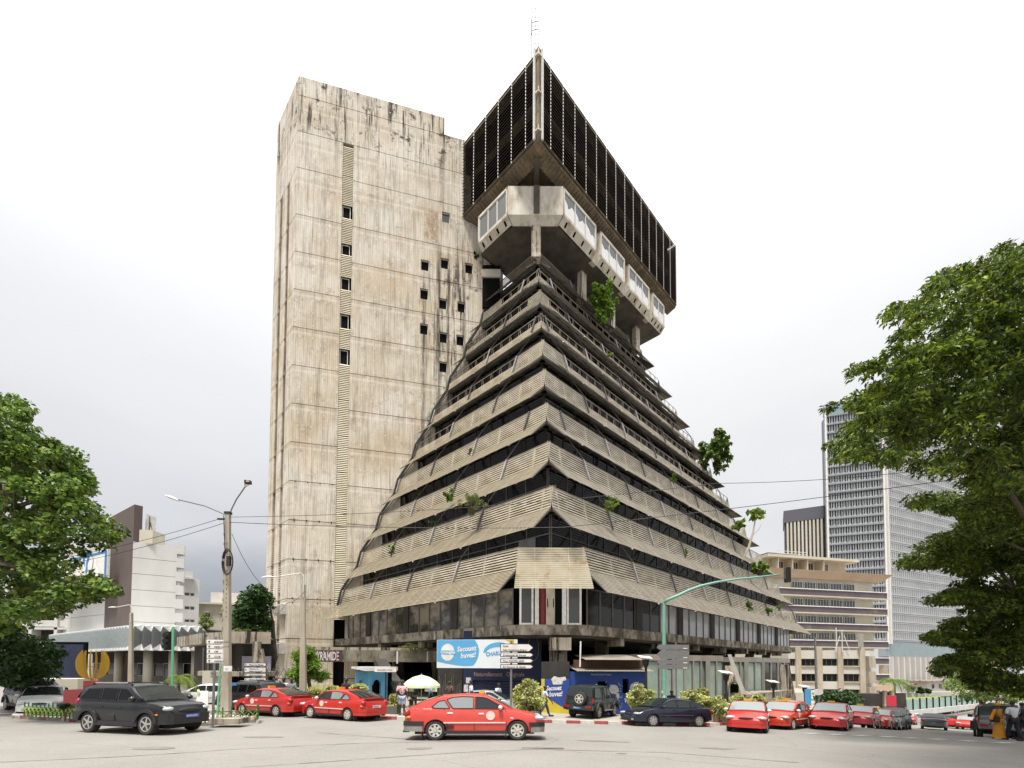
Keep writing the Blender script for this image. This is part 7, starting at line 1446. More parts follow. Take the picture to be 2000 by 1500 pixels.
# sandwich board and long sign with blue letters
p = gi(382,1397); ab = thing('sandwich_board', 'white and green sandwich board behind the bonnet of the charcoal SUV', 'sign', (p.x,p.y+.6,p.z)); z_ = p.z
q = MB(); q.hexa([(p.x-.35,p.y+.3,z_),(p.x+.4,p.y+.3,z_),(p.x+.4,p.y+.34,z_),(p.x-.35,p.y+.34,z_),(p.x-.28,p.y+.6,z_+1.2),(p.x+.2,p.y+.6,z_+1.2),(p.x+.2,p.y+.64,z_+1.2),(p.x-.28,p.y+.64,z_+1.2)]); q.build('front_board', M_white, ab)
q = MB(); q.bar((p.x-.55,p.y+.9,z_),(p.x-.3,p.y+.62,z_+1.2),.08,.4); q.build('green_board', M_lime, ab); text('VITA', .2, (p.x-.2,p.y+.38,z_+.35),(1,0,0),(0,.24,1), M_sred, ab, ext=.002)
Yl = 27; q = MB(); a, b_ = at(318,1343,Yl), at(364,1343,Yl); q.box(((a.x+b_.x)/2,Yl,a.z),(b_.x-a.x,.06,.34)); ls = q.build('long_sign', M_white, None); tag(ls,'long white sign with blue capital letters low behind the green pole','sign'); OFF[ls.name] = Vector((0,0,0)); text('STATUT', .27, (a.x+.05,Yl-.04,a.z-.11),(1,0,0),(0,0,1), M_sblue, ls, ext=.004, bold=.01)
q = MB(); c_ = at(456,1336,24.5); q.box(tuple(c_),(.36,.04,.15)); rs = q.build('blue_sign', M_sblue, None); tag(rs,'tiny blue sign above the black SUV by the pole','sign')
# signs near the rank
def disc(px, py, Y, rx, rz_, mm, nm, lab, cat='sign'):
    c_ = at(px,py,Y); r = thing(nm, lab, cat, (c_.x,Y,G(c_.x,Y))); q = MB(); q.extrude([(c_.x+rx*cos(R(a)),Y,c_.z+rz_*sin(R(a))) for a in range(0,360,15)],(0,.08,0)); q.build('disc', mm, r); q = MB(); q.tube([(c_.x+rx*.3,Y+.1,G(c_.x,Y)),(c_.x+rx*.3,Y+.1,c_.z)],.05); q.build('post', M_galv, r)
disc(1598,1352,38,.42,.24,M_white,'oval_sign','white oval sign on a grey post above the taxi rank')
q = MB(); a = at(1578,1362,37); q.box(tuple(a),(.5,.05,1.3)); o = q.build('advert_flag', M_sky, None); tag(o,'narrow sky blue advert flag beside the oval sign','sign')
q = MB(); a = at(1593,1300,62); q.tube([(a.x,a.y,G(a.x,a.y)),(a.x,a.y,pxz(1593,1245,62))],.12,8); o = q.build('utility_pole', M_galv, None); tag(o,'slender grey utility pole standing before the beige block','pole')
q = MB(); a = at(1672,1366,60); q.box((a.x,a.y,a.z),(5.2,1.8,1.6)); o = q.build('site_hoarding', M_dark2, None); tag(o,'dark hoarding with a pale round logo behind the taxi rank','hoarding'); c_ = at(1664,1364,58.9)
q = MB(); q.lathe([(.28,0),(.28,.02)],tuple(c_),16,'y'); q.lathe([(.12,-.02),(.12,.0)],tuple(c_),12,'y'); lg = q.build('round_logo', M_white, o)
q = MB(); a = at(1741,1372,66); q.box((a.x,a.y,a.z),(1.3,.2,2.)); o = q.build('red_banner', M_sred, None); tag(o,'crimson banner at the corner below the terrace canopy','banner')
# roof gear on the beige block
q = MB(); c_ = at(1645,1262,79)
for dx in (-1.8,0,1.8): q.bar((c_.x+dx*.7,c_.y,c_.z-.8),(c_.x+dx*.2,c_.y,c_.z+1.8),.08)
q.bar((c_.x,c_.y,c_.z-1),(c_.x,c_.y,c_.z+2.8),.10); q.bar((c_.x-1.0,c_.y,c_.z-1),(c_.x-1.0,c_.y,c_.z+3.2),.10); o = q.build('aerial_cluster', M_wframe, None); tag(o,'cluster of white aerials on the roof of the beige block','antenna')
q = MB(); c_ = at(1681,1251,79); q.box((c_.x,c_.y,c_.z),(1.5,.3,2.4),rz=.6); o = q.build('tilted_panel', M_lint, None); tag(o,'grey hoarding back standing on the beige block roof','hoarding')
# ================================================================ people
def skinmesh(name, verts, edges, radii, m, parent, sub=1, root_i=0):
    me = bpy.data.meshes.new(name); me.from_pydata([tuple(v) for v in verts], edges, []); o = bpy.data.objects.new('tmp', me); COL.objects.link(o); o.modifiers.new('s','SKIN')
    for i, r_ in enumerate(radii): me.skin_vertices[0].data[i].radius = (r_,r_) if not isinstance(r_, tuple) else r_
    for i in range(len(verts)): me.skin_vertices[0].data[i].use_root = (i == root_i)
    sb = o.modifiers.new('u','SUBSURF'); sb.levels = sub; r = bpy.data.meshes.new_from_object(o.evaluated_get(bpy.context.evaluated_depsgraph_get())); bpy.data.objects.remove(o)
    r.materials.clear(); r.materials.append(m); r.shade_smooth(); o = bpy.data.objects.new(name, r); COL.objects.link(o); o.parent = parent; return o
def person(loc, rz, label, top, bottom, h=1.72, stride=.0, skirt=False, head_wrap=None, arms=(.12,.12), shorts=False, sit=False, group='people in the street', bag=None):
    r = thing('person', label, 'person', loc, group, rz); OFF[r.name] = Vector((0,0,0)); s_ = h/1.72; v = lambda x, y, z: (x*s_, y*s_, z*s_); st = stride   # faces +x
    J = [v(0,0,.95),v(0,0,1.18),v(0,0,1.40),v(.01,0,1.50),v(.02,0,1.60),v(.03,0,1.68)]; E_ = [(0,1),(1,2),(2,3),(3,4),(4,5)]; rad = [.13,.12,.14,.055,.085,.07]
    for sd, sw in ((1,st),(-1,-st)):
        b_ = len(J); J += [v(0,.09*sd,.90),v(.20*sw+.03,.10*sd,.50),v(.42*sw-.02-(.10 if sw < 0 else 0),.10*sd,.10),v(.42*sw+.14-(.08 if sw < 0 else 0),.11*sd,.035)]; E_ += [(0,b_),(b_,b_+1),(b_+1,b_+2),(b_+2,b_+3)]; rad += [.095,.062,.042,.035]
    for sd, sw, a in ((1,-st,arms[0]),(-1,st,arms[1])):
        b_ = len(J); J += [v(0,.19*sd,1.40),v(.04+.12*sw,(.23+a*.2)*sd,1.13),v(.10+.32*sw,(.23+a*.35)*sd,.90),v(.12+.36*sw,(.23+a*.36)*sd,.80)]; E_ += [(2,b_),(b_,b_+1),(b_+1,b_+2),(b_+2,b_+3)]; rad += [.058,.042,.032,.030]
    rad = [x*s_ for x in rad]; rad[5] = rad[5]*1.0; body = skinmesh('body', J, E_, rad, M_skin, r)
    # fingers
    for sd, k_ in ((1,17),(-1,21)):
        c = Vector(J[k_]); f = MB()
        for i in range(4): f.tube([c+Vector(((-.02+.014*i),0,-.015)),c+Vector(((-.02+.014*i)+.006,0,-.055)),c+Vector(((-.018+.014*i)+.02,0,-.082))],[.0085,.008,.006],6)
        f.tube([c+Vector((.02,-.01*sd,.0)),c+Vector((.045,-.015*sd,-.03))],[.009,.007],6); f.build('hand', M_skin, r)
    # clothes: shirt over torso and upper arms, trousers or skirt
    T = [v(0,0,.93),v(0,0,1.16),v(0,0,1.38),v(.005,0,1.455)]; TE = [(0,1),(1,2),(2,3)]; TR_ = [.150,.140,.152,.075]
    for sd, sw, a in ((1,-st,arms[0]),(-1,st,arms[1])): b_ = len(T); T += [v(0,.19*sd,1.395),v(.04+.12*sw,(.23+a*.2)*sd,1.14)]+([v(.10+.30*sw,(.23+a*.34)*sd,.93)] if skirt else []); TE += [(2,b_),(b_,b_+1)]+([(b_+1,b_+2)] if skirt else []); TR_ += [.074,.066]+([.10] if skirt else [])
    skinmesh('shirt', T, TE, [x*s_ for x in TR_], top, r)
    if skirt:
        q = MB(); n_ = 20; prof = [(.17,1.0),(.20,.8),(.215,.55),(.235,.30),(.27,.10)]
        for i, (rr_, z) in enumerate(prof): q.v += [(rr_*s_*(1+.07*sin(5*2*pi*j/n_+i*.3)*(i/4))*cos(2*pi*j/n_)*.9, rr_*s_*(1+.07*sin(5*2*pi*j/n_+i*.3)*(i/4))*sin(2*pi*j/n_), z*s_) for j in range(n_)]
        for i in range(len(prof)-1):
            for j in range(n_): q.f.append((i*n_+j,i*n_+(j+1)%n_,(i+1)*n_+(j+1)%n_,(i+1)*n_+j)); q.m.append(0)
        q.f.append(tuple(range(n_))); q.m.append(0); q.build('skirt', bottom, r, smooth=True)
    else:
        T = [v(0,0,.95)]; TE = []; TR_ = [.142]
        for sd, sw in ((1,st),(-1,-st)):
            b_ = len(T); T += [v(0,.09*sd,.88),v(.20*sw+.03,.10*sd,.50)]+([v(.42*sw-.02-(.10 if sw < 0 else 0),.10*sd,.10)] if not shorts else []); TE += [(0,b_),(b_,b_+1)]+([(b_+1,b_+2)] if not shorts else []); TR_ += [.108,.082]+([.068] if not shorts else [])
        skinmesh('trousers', T, TE, [x*s_ for x in TR_], bottom, r)
        for i in (9,13): c = J[i]; q = MB(); q.box((c[0]-.03,c[1],.04*s_),(.27*s_,.095*s_,.075*s_)); q.build('shoe', M_trim if not shorts else M_rustw, r)
    # face and hair
    hc = Vector(v(.03,0,1.635)); q = MB(); q.tube([hc+Vector((.085,0,.01)),hc+Vector((.108,0,-.02)),hc+Vector((.092,0,-.03))],[.010,.016,.012],6); q.build('nose', M_skin, r)
    for sd in (1,-1): q = MB(); q.lathe([(.010,0),(.002,.004)],(hc.x+.082,sd*.032,hc.z+.018),8,'z'); q.build('eye', M_white, r); q = MB(); q.box((hc.x-.005,sd*.090,hc.z-.005),(.03,.02,.055)); q.build('ear', M_skin, r)
    q = MB(); q.box((hc.x+.083,0,hc.z-.052),(.01,.045,.012)); q.build('mouth', M_rustw, r)
    q = MB(); hm = head_wrap or M_trim; k_ = 1.16 if head_wrap else 1.0; q.lathe([(.085*k_,-.01),(.098*k_,.03),(.092*k_,.075*k_),(.06*k_,.105*k_),(.01,.118*k_)],(hc.x-.012,0,hc.z),14); q.build('head_scarf' if head_wrap else 'hair', hm, r, smooth=True)
    if bag: q = MB(); q.box((-.05*s_,.30*s_,.98*s_),(.32,.12,.26)); q.bar((-.05,.26,1.1),(0,.10,1.42*s_),.03,.02); o = q.build('shoulder_bag', bag, r)
    return r
M_orange = mat('orange_cloth', (.62,.27,.015), .8, c2=(.50,.20,.012), scale=5, c3=(.68,.42,.05), t3=.66, sc3=8); M_wsh = mat('white_shirt', (.66,.68,.72), .8, c2=(.55,.57,.62), scale=3); M_jean = mat('light_jeans', (.34,.40,.52), .8, c2=(.26,.32,.44), scale=4); M_dkcl = mat('dark_trousers', (.018,.02,.028), .9); M_djean = mat('dark_jeans', (.06,.09,.17), .9)
M_check = mat('checked_red_shirt', (.42,.05,.07), .8, c2=(.62,.50,.48), scale=16, lo=.52, hi=.54)
g_ = lambda px, py, dz=0.: tuple(gi(px,py,dz))
def pers(px, Y, dz, *a, **k): p = at(px,1400,Y); return person((p.x,Y,G(p.x,Y)+dz), *a, **k)
pers(1950,21.3,0,R(100),'woman in long orange dress and headscarf with dark shoulder bag, walking away',M_orange,M_orange,h=1.64,stride=.25,skirt=True,head_wrap=M_orange,bag=M_trim,arms=(.6,.5))
pers(1979,20.9,0,R(80),'man in white shirt and dark trousers walking beside the woman in orange',M_wsh,M_dkcl,h=1.76,stride=.45)
pers(1998,21.3,0,R(95),'person in dark clothes at the right edge of the photo',M_dkcl,M_dkcl,h=1.7,stride=.3)
pers(785,23.4,.13,R(-80),'man in checked red shirt and pale shorts standing left of the parasol',M_check,M_jean,h=1.76,shorts=True,stride=.12)
pers(920,26.2,.13,R(195),'man in white shirt behind the roof of the crossing taxi',M_wsh,M_djean,h=1.85,stride=.1)
pers(1064,25.6,.13,R(10),'person in dark jeans striding past behind the big yellow bush',M_wsh,M_djean,h=1.68,stride=.7)
pers(534,25.8,.13,R(-60),'person in dark clothes standing left behind the first kerbside taxi',M_dkcl,M_dkcl,h=1.70); pers(553,26.4,.13,R(-100),'person in white shirt standing behind the first kerbside taxi',M_wsh,M_djean,h=1.74); pers(568,26.2,.13,R(-80),'person in grey shirt at the right behind the first kerbside taxi',mat('grey_shirt',(.25,.26,.28),.8),M_dkcl,h=1.70)
pers(841,25.6,.13,R(200),'person in light blue top under the right half of the parasol',mat('light_blue_top',(.22,.34,.58),.8),M_dkcl,h=1.6); pers(808,26.0,.13,R(-60),'person in dark top under the left half of the parasol',M_dkcl,M_dkcl,h=1.6)
pers(973,27.9,.13,R(-30),'person in pale shirt behind the silver saloon',M_wsh,M_dkcl,h=1.7); pers(1312,26.5,.13,R(-90),'person whose head shows above the navy saloon roof',M_dkcl,M_dkcl,h=1.62); pers(675,25.6,.13,R(-90),'person behind the second kerbside taxi by the yellow shrubs',M_dkcl,M_dkcl,h=1.72)
pers(878,27.0,.13,R(-120),'person in dark top left of the man in white shirt',mat('brown_top',(.10,.06,.05),.8),M_dkcl,h=1.72)
# ================================================================ vegetation
def leafmat(name, c, c2, trans=.35, yellow=None):
    m, t, b = nodes(name); n = t.nodes.new; l = t.links.new; setp(b, Roughness=.55, Specular_IOR_Level=.35)
    ge = n('ShaderNodeNewGeometry'); r = n('ShaderNodeValToRGB'); l(ge.outputs['Random Per Island'], r.inputs[0]); e = r.color_ramp.elements; e[0].color = (*c2,1); e[0].position = .05; e[1].color = (*c,1); e[1].position = .8
    if yellow: q = e.new(.95); q.color = (*yellow,1)
    tcx = n('ShaderNodeTexCoord'); nz_ = n('ShaderNodeTexNoise'); nz_.inputs['Scale'].default_value = .8; l(tcx.outputs['Object'], nz_.inputs[0]); mr = n('ShaderNodeMapRange'); l(nz_.outputs[0], mr.inputs[0]); mr.inputs[1].default_value = .35; mr.inputs[2].default_value = .65; mr.inputs[3].default_value = .62; mr.inputs[4].default_value = 1.25
    mu = n('ShaderNodeVectorMath'); mu.operation = 'SCALE'; l(r.outputs[0], mu.inputs[0]); l(mr.outputs[0], mu.inputs['Scale']); l(mu.outputs[0], b.inputs['Base Color'])
    tr = n('ShaderNodeBsdfTranslucent'); l(mu.outputs[0], tr.inputs[0]); mx_ = n('ShaderNodeMixShader'); mx_.inputs[0].default_value = trans; l(b.outputs[0], mx_.inputs[1]); l(tr.outputs[0], mx_.inputs[2]); l(mx_.outputs[0], t.nodes['Material Output'].inputs[0]); return m
L_ficus = leafmat('mid_green_leaf', (.17,.26,.04), (.045,.095,.018), .35, (.26,.34,.07)); L_rain = leafmat('feathery_leaf', (.145,.205,.022), (.028,.06,.011), .35, (.30,.36,.04)); L_dark = leafmat('dark_leaf', (.045,.10,.022), (.02,.05,.012), .2); L_fresh = leafmat('fresh_leaf', (.20,.33,.03), (.08,.16,.02)); L_var = leafmat('variegated_leaf', (.72,.70,.26), (.30,.37,.08), .3, (.80,.78,.50)); L_lime = leafmat('lime_leaf', (.28,.38,.05), (.12,.20,.03))
L_grass = leafmat('dry_grass', (.22,.27,.07), (.10,.14,.03), .3)
M_bark = mat('bark', (.13,.10,.07), .9, c2=(.07,.055,.04), scale=3, stretch=(1,1,.3), bump=.5)
def leaves(name, clumps, m, parent, size=(.16,.07), flat=.6, droop=.3, dens=1., star=False):
    """clumps: (centre, (rx,ry,rz), count) -> one crown of folded leaf-sized faces filling the clumps towards their outside"""
    C, A, Bv, Nn = [], [], [], []
    for c, r_, k_ in clumps:
        k_ = max(3, int(k_*dens)); d = rng.normal(size=(k_,3)); d /= np.linalg.norm(d,axis=1)[:,None]; rad = rng.random(k_)**.42
        p = np.array(c)+d*np.array(r_)*rad[:,None]; C.append(p); o = d*np.array([1,1,.25])+rng.normal(size=(k_,3))*.55; o[:,2] -= droop; Bv.append(o)
    C = np.concatenate(C); D = np.concatenate(Bv); D /= np.linalg.norm(D,axis=1)[:,None]; k_ = len(C)
    up = np.array([0,0,1.])+rng.normal(size=(k_,3))*.55; S_ = np.cross(D,up); S_ /= np.linalg.norm(S_,axis=1)[:,None]; U = np.cross(S_,D)
    sc_ = rng.uniform(.65,1.35,k_)[:,None]; ln, wd = size[0]*sc_, size[1]*sc_
    V = np.empty((k_,4,3)); V[:,0] = C-D*ln*.5; V[:,1] = C+S_*wd*.5+U*wd*.18; V[:,2] = C+D*ln*.5-U*ln*.08; V[:,3] = C-S_*wd*.5+U*wd*.18
    V = V.reshape(-1,3)-np.array(off(parent)); me = bpy.data.meshes.new(name); me.vertices.add(len(V)); me.vertices.foreach_set('co', V.ravel()); nf = k_*2; me.loops.add(nf*3); me.polygons.add(nf)
    base = np.arange(k_)*4; tri = np.stack([base,base+1,base+2,base,base+2,base+3],1).reshape(-1); me.loops.foreach_set('vertex_index', tri.astype(np.int32)); me.polygons.foreach_set('loop_start', np.arange(nf,dtype=np.int32)*3); me.update(calc_edges=True); me.materials.append(m)
    o = bpy.data.objects.new(name, me); COL.objects.link(o)
    if parent: o.parent = parent
    return o
def inpoly(x, y, P):
    c = False; j = len(P)-1
    for i in range(len(P)):
        if (P[i][1] > y) != (P[j][1] > y) and x < (P[j][0]-P[i][0])*(y-P[i][1])/(P[j][1]-P[i][1])+P[i][0]: c = not c
        j = i
    return c
def fill(P, n_, Y0, Y1, r_, flat, k_, holes=(), rim=.8):
    xs_ = [p[0] for p in P]; ys_ = [p[1] for p in P]; out_ = []; tries = 0
    while len(out_) < n_ and tries < n_*60:
        tries += 1; x, y = random.uniform(min(xs_),max(xs_)), random.uniform(min(ys_),max(ys_)); Y = random.uniform(Y0,Y1); rr = r_*random.uniform(.6,1.25); px = rr*900/Y*rim
        if not (inpoly(x,y,P) and inpoly(x-px,y,P) and inpoly(x+px*.6,y,P) and inpoly(x,y-px*flat,P) and inpoly(x,y+px*flat*.7,P)): continue
        if any(h[0] < x < h[2] and h[1] < y < h[3] and random.random() < .93 for h in holes): continue
        out_.append((tuple(at(x,y,Y)), (rr,rr,rr*flat), k_))
    return out_
def tree(name, lab, foot, top, r0, clumps, m, size, group=None, limbs=14, droop=.3, cat='tree', dens=1., fork=.45):
    r = thing(name, lab, cat, foot, group); foot, top = Vector(foot), Vector(top); q = MB(); mid = foot.lerp(top,.5)+Vector((random.uniform(-.3,.3),.2,0)); q.tube([foot,foot.lerp(top,.25),mid,top],[r0*1.25,r0,r0*.8,r0*.5],12); q.build('trunk', M_bark, r, smooth=True)
    q = MB(); cs = random.sample(clumps, min(limbs,len(clumps)))
    for c, rr, k_ in cs:
        c = Vector(c); s_ = foot.lerp(top, random.uniform(fork,.98)); e = s_.lerp(c,.5)+Vector((0,0,abs(c.z-s_.z)*.12+.1)); q.tube([s_,s_.lerp(e,.5)+Vector((0,0,.1)),e,c],[r0*.42,r0*.3,r0*.2,r0*.05],7)
        for _ in range(2):
            d_ = Vector(random.choice(clumps)[0]); 
            if (d_-e).length < 5: q.tube([e,e.lerp(d_,.5)+Vector((0,0,.15)),d_],[r0*.14,r0*.09,r0*.03],5)
    q.build('limbs', M_bark, r, smooth=True); leaves('crown', clumps, m, r, size, droop=droop, dens=dens); return r
# big tree on the left
PL_ = [(-60,765),(20,768),(42,775),(62,800),(66,822),(60,838),(88,842),(92,850),(70,862),(112,852),(150,872),(163,888),(160,905),(176,925),(180,965),(192,992),(222,1008),(250,1030),(254,1062),(238,1080),(200,1080),(178,1098),(205,1120),(236,1152),(232,1170),(205,1196),(160,1176),(118,1204),(70,1212),(20,1235),(-60,1250)]
cl_ = fill(PL_, 285, 17.5, 24, .56, .75, 96, holes=((106,1078,150,1100),(135,1088,200,1128),(150,1180,240,1200),(100,1120,140,1145)))
tree('tree', 'big leafy green tree filling the left edge in front of the office block', (-27.5,21,-2.5), (-26.3,21.3,9), .42, cl_, L_ficus, (.21,.15), limbs=30)
cl_ = fill([(-40,1190),(40,1225),(100,1250),(132,1290),(126,1312),(100,1330),(60,1335),(20,1340),(-40,1345)], 95, 23, 27, .65, .8, 100)
tree('tree', 'dark shaded tree low at the left edge above the parked cars', (-29,27,-2.6), (-28.3,27,1.5), .22, cl_, L_dark, (.22,.15), limbs=12)
cl_ = fill([(448,1215),(456,1190),(470,1162),(495,1143),(530,1140),(530,1262),(505,1268),(480,1250),(452,1246)], 60, 40, 45, .95, .9, 130)
tree('tree', 'dark round topped tree between the lamp pole and the tower', (-22.4,43,-3), (-22.4,43,4), .3, cl_, L_dark, (.34,.24), limbs=8)
cl_ = fill([(553,1338),(552,1308),(565,1285),(580,1266),(600,1258),(616,1268),(624,1296),(640,1318),(632,1332),(600,1330),(585,1345)], 60, 29.5, 31.5, .42, .8, 110)
tree('tree', 'small bright green mango tree against the foot of the tower', (at(607,1372,30.5).x,30.5,-2.9), tuple(at(600,1300,30.5)), .13, cl_, L_fresh, (.26,.09), limbs=10)
cl_ = fill([(393,1235),(388,1208),(398,1196),(412,1198),(416,1216),(408,1236)], 9, 35, 36, .32, .9, 40)
tree('sapling', 'straggly sapling growing on the roof edge of the concrete pavilion', tuple(at(400,1240,35.5)), tuple(at(402,1208,35.5)), .05, cl_, L_ficus, (.26,.12), limbs=6, cat='plant')
# trees on the right
PA = [(2080,440),(2010,462),(1955,474),(1940,488),(1900,498),(1880,520),(1842,530),(1798,552),(1770,585),(1735,598),(1706,612),(1712,630),(1755,622),(1760,640),(1728,668),(1722,690),(1748,700),(1690,708),(1652,716),(1650,732),(1700,738),(1668,755),(1640,775),(1596,790),(1592,804),(1628,802),(1648,812),(1628,838),(1614,860),(1603,905),(1640,915),(1690,900),(1716,905),(1730,925),(1760,945),(1800,925),(1850,930),(1900,955),(2080,975)]
cl_ = fill(PA, 640, 14.5, 26, .62, .42, 110, rim=.75)
cl_ += fill([(1850,925),(1900,880),(2080,860),(2080,1080),(1930,1060),(1880,1040),(1862,1000),(1900,970)], 110, 20, 30, .8, .5, 120, rim=.7)
TA = tree('tree', 'huge spreading feathery tree filling the upper right edge of the photo', (29.5,24,-3.6), (28.5,24,12), .34, cl_, L_rain, (.22,.085), limbs=30, droop=.45)
PB = [(2080,940),(1960,938),(1880,955),(1800,962),(1762,982),(1830,1000),(1880,1012),(1830,1040),(1770,1080),(1738,1105),(1745,1118),(1800,1112),(1860,1118),(1885,1130),(1830,1160),(1800,1178),(1808,1195),(1880,1180),(1870,1205),(1815,1230),(1790,1248),(1800,1262),(1850,1258),(1830,1290),(1803,1312),(1840,1322),(1880,1316),(1870,1338),(1905,1352),(1945,1348),(1990,1362),(2080,1370)]
cl_ = fill(PB, 640, 26, 36, .85, .42, 120, rim=.75)
tree('tree', 'second dark feathery tree lower right, hanging over the street', (38,33,-5), (36.5,33,6), .42, cl_, L_rain, (.30,.12), limbs=22, droop=.45)
cl_ = fill([(1840,1300),(1900,1310),(1960,1330),(2000,1345),(2000,1385),(1940,1368),(1880,1372),(1850,1360),(1835,1330)], 60, 48, 60, 1.1, .5, 70)
tree('tree', 'farther leafy tree over the parked cars down the hill', (58,55,-9), (55,55,-2), .3, cl_, L_ficus, (.34,.16), limbs=10)
cl_ = fill([(1590,1378),(1592,1358),(1610,1348),(1650,1346),(1675,1354),(1680,1378)], 26, 56, 60, 1.2, .6, 110)
tree('tree', 'low dark spreading tree before the beige block', (at(1632,1380,58).x,58,-7.5), tuple(at(1632,1362,58)), .2, cl_, L_dark, (.4,.22), limbs=6)
# unseen canopy added beyond the right edge to shade the end of the street
cl_ = []
for _ in range(420):
    y_ = random.uniform(2,15); x_ = 1.16*y_+3.2+random.uniform(0,15)
    if x_ < 32: cl_.append(((x_, y_, random.uniform(13,23)), (1.7,1.7,.8), 90))
tree('tree', 'roadside tree just outside the right edge, shading the crossing', (22,5,-2.6), (21,6,15), .5, cl_, L_rain, (.5,.26), limbs=12)
# shrubs and hedges
def bush(lab, px, py, rx, ry, Y, m=L_var, name='shrub', group=None, size=(.13,.085), k_=26, planter=True, cone=False, dens=70):
    c = at(px,py,Y); R_ = rx*Y/900; H_ = ry*Y/900; foot = (c.x,c.y,G(c.x,c.y)+.13); r = thing(name, lab, 'shrub', foot, group); cl = []
    for i in range(k_):
        a = random.uniform(0,2*pi); e = random.uniform(-.9,1); q_ = sqrt(max(0,1-e*e))*random.uniform(.55,.85); w_ = (1.05-.35*max(0,e)) if cone else 1
        cl.append(((c.x+R_*q_*cos(a)*w_, c.y+R_*.8*q_*sin(a)*w_, c.z+H_*e*.82), (R_*.34,R_*.34,H_*.24), dens))
    cl.append((tuple(c),(R_*.7,R_*.6,H_*.7),dens*3)); leaves('foliage', cl, m, r, size, droop=.1)
    q = MB()
    for i in range(5): a = i*1.3; q.tube([Vector(foot)-Vector((0,0,.05)),(c.x+R_*.3*cos(a),c.y+R_*.3*sin(a),c.z)],[.03,.012],5)
    q.build('stems', M_bark, r)
    if planter: q = MB(); q.box((c.x,c.y,foot[2]+.2),(R_*1.5,.7,.42)); q.build('planter', M_stain if planter is True else planter, r)
    return r
GH = 'yellow variegated shrubs'
bush('largest cone-shaped yellow variegated shrub beside the direction sign post',1033,1362,32,36,24.4,group=GH,cone=True,k_=46,dens=90)
bush('round yellow variegated shrub beside the blue kiosk row and aqua mast',1250,1362,29,26,25.5,group=GH,k_=36)
bush('yellow variegated shrub low behind the front kerbside taxi, wide and flat',612,1356,24,15,25.2,group=GH); bush('smaller yellow variegated shrub right of the wide flat one',648,1348,15,10,25.8,group=GH)
bush('small yellow variegated shrub in a grey planter at the feet of the checked shirt man',768,1374,14,18,24.2,group=GH,planter=plain('grey_planter',(.11,.12,.11),.7)); bush('yellow shrub with red flowers in front of the blue kiosk',703,1344,19,8,25.4,group=GH)
for q in ((1352,1364,26,17,25.6,'first hedge shrub right of the navy saloon roof'),(1398,1380,30,24,25.6,'widest hedge shrub behind the navy saloon boot'),(1372,1352,14,9,27.5,'upper hedge shrub beneath the glazed shop'),(1442,1368,16,12,28.5,'hedge shrub left above the head taxi of the rank'),(1478,1366,17,9,30,'hedge shrub right above the head taxi of the rank'),(1520,1370,15,8,32,'hedge shrub before the terrace wall'),(1545,1373,10,6,34,'farthest hedge shrub above the rank')):
    bush('yellow variegated '+q[5],*q[:5],group=GH)
def sprig(lab, px, py, rx, ry, Y, m=L_fresh, n_=10, k_=26, size=(.28,.16), group='plants growing on the pyramid', stem=None):
    c = at(px,py,Y); s_ = Y/900; r = thing('wall_plant', lab, 'plant', tuple(at(px,py+ry,Y)), group)
    cl = [((c.x+random.triangular(-1,1,0)*rx*s_*1.05, c.y+random.uniform(-.5,.5)*rx*s_, c.z+random.triangular(-1,1,.3)*ry*s_*1.05), (rx*s_*.23,rx*s_*.23,ry*s_*.20), int(k_*.8)) for _ in range(n_)]
    leaves('foliage', cl, m, r, size, droop=.5); q = MB()
    for c_, _, _ in cl[:6]: q.tube([at(px,py+ry,Y+.2),(Vector(c_)+c)/2,c_],[.05,.03,.012],5)
    q.build('stems', M_bark, r); return r
sprig('bright green bush hanging under the balcony storey near the top',1180,592,27,40,51.5,n_=46,k_=40,size=(.42,.22)); sprig('leafy young tree rooted on the right end of an upper storey',1396,882,32,38,62,L_ficus,46,34,(.62,.42))
sprig('round green creeper clump on the left face above the third screen',874,966,12,15,37.2,L_fresh,14,40,(.22,.14)); sprig('feathery pale bush hanging from the left face near the nose',925,985,26,21,34.0,L_grass,30,42,(.20,.05))
sprig('small green creeper low on the left face',765,1073,8,11,38.5,L_fresh,8,30,(.2,.13)); sprig('feathery lime plant on the right face near the nose',1195,985,22,14,33.2,L_lime,18,24,(.22,.06)); sprig('dark little plant in the shade left of the feathery pale bush',845,1022,10,7,37.5,L_dark,6,24,(.22,.12))
sprig('hanging vine clump on the right face above mid height',1315,930,6,15,44,L_fresh,7,24,(.26,.2)); sprig('vine on the lowest right awning, left one of three',1464,1183,8,9,44.5,L_fresh,8,30,(.26,.18)); sprig('vine on the lowest right awning, middle of three',1500,1194,8,8,47,L_fresh,8,26,(.26,.18)); sprig('vine on the lowest right awning, right one of three',1521,1187,4,6,49,L_fresh,5,22,(.26,.18))
sprig('small leafy plant near the right end of the second storey',1487,1108,13,14,56,L_fresh,12,26,(.5,.34)); sprig('large leafed plant at the right edge beside the thin papaya stem',1443,1026,14,12,57,L_lime,12,22,(.6,.36)); sprig('tiny plant in the joint of the balcony apron beside the tower',930,500,4,8,50.8,L_dark,5,24,(.3,.2)); sprig('tiny lime tuft on the right face below the top columns',1192,690,9,7,45.5,L_lime,5,16,(.25,.15)); sprig('tiny yellow creeper low on the right face',1340,1078,5,8,38.5,L_lime,5,18,(.2,.14)); sprig('tiny leaf tuft on a strut of the left face',917,882,6,6,38.5,L_lime,4,16,(.2,.14)); sprig('weeds along the top of the mossy canopy',812,1265,28,8,36.6,L_grass,18,24,(.3,.04)); sprig('grass tufts on the pavilion roof',470,1232,18,4,33.5,L_grass,14,22,(.22,.04))
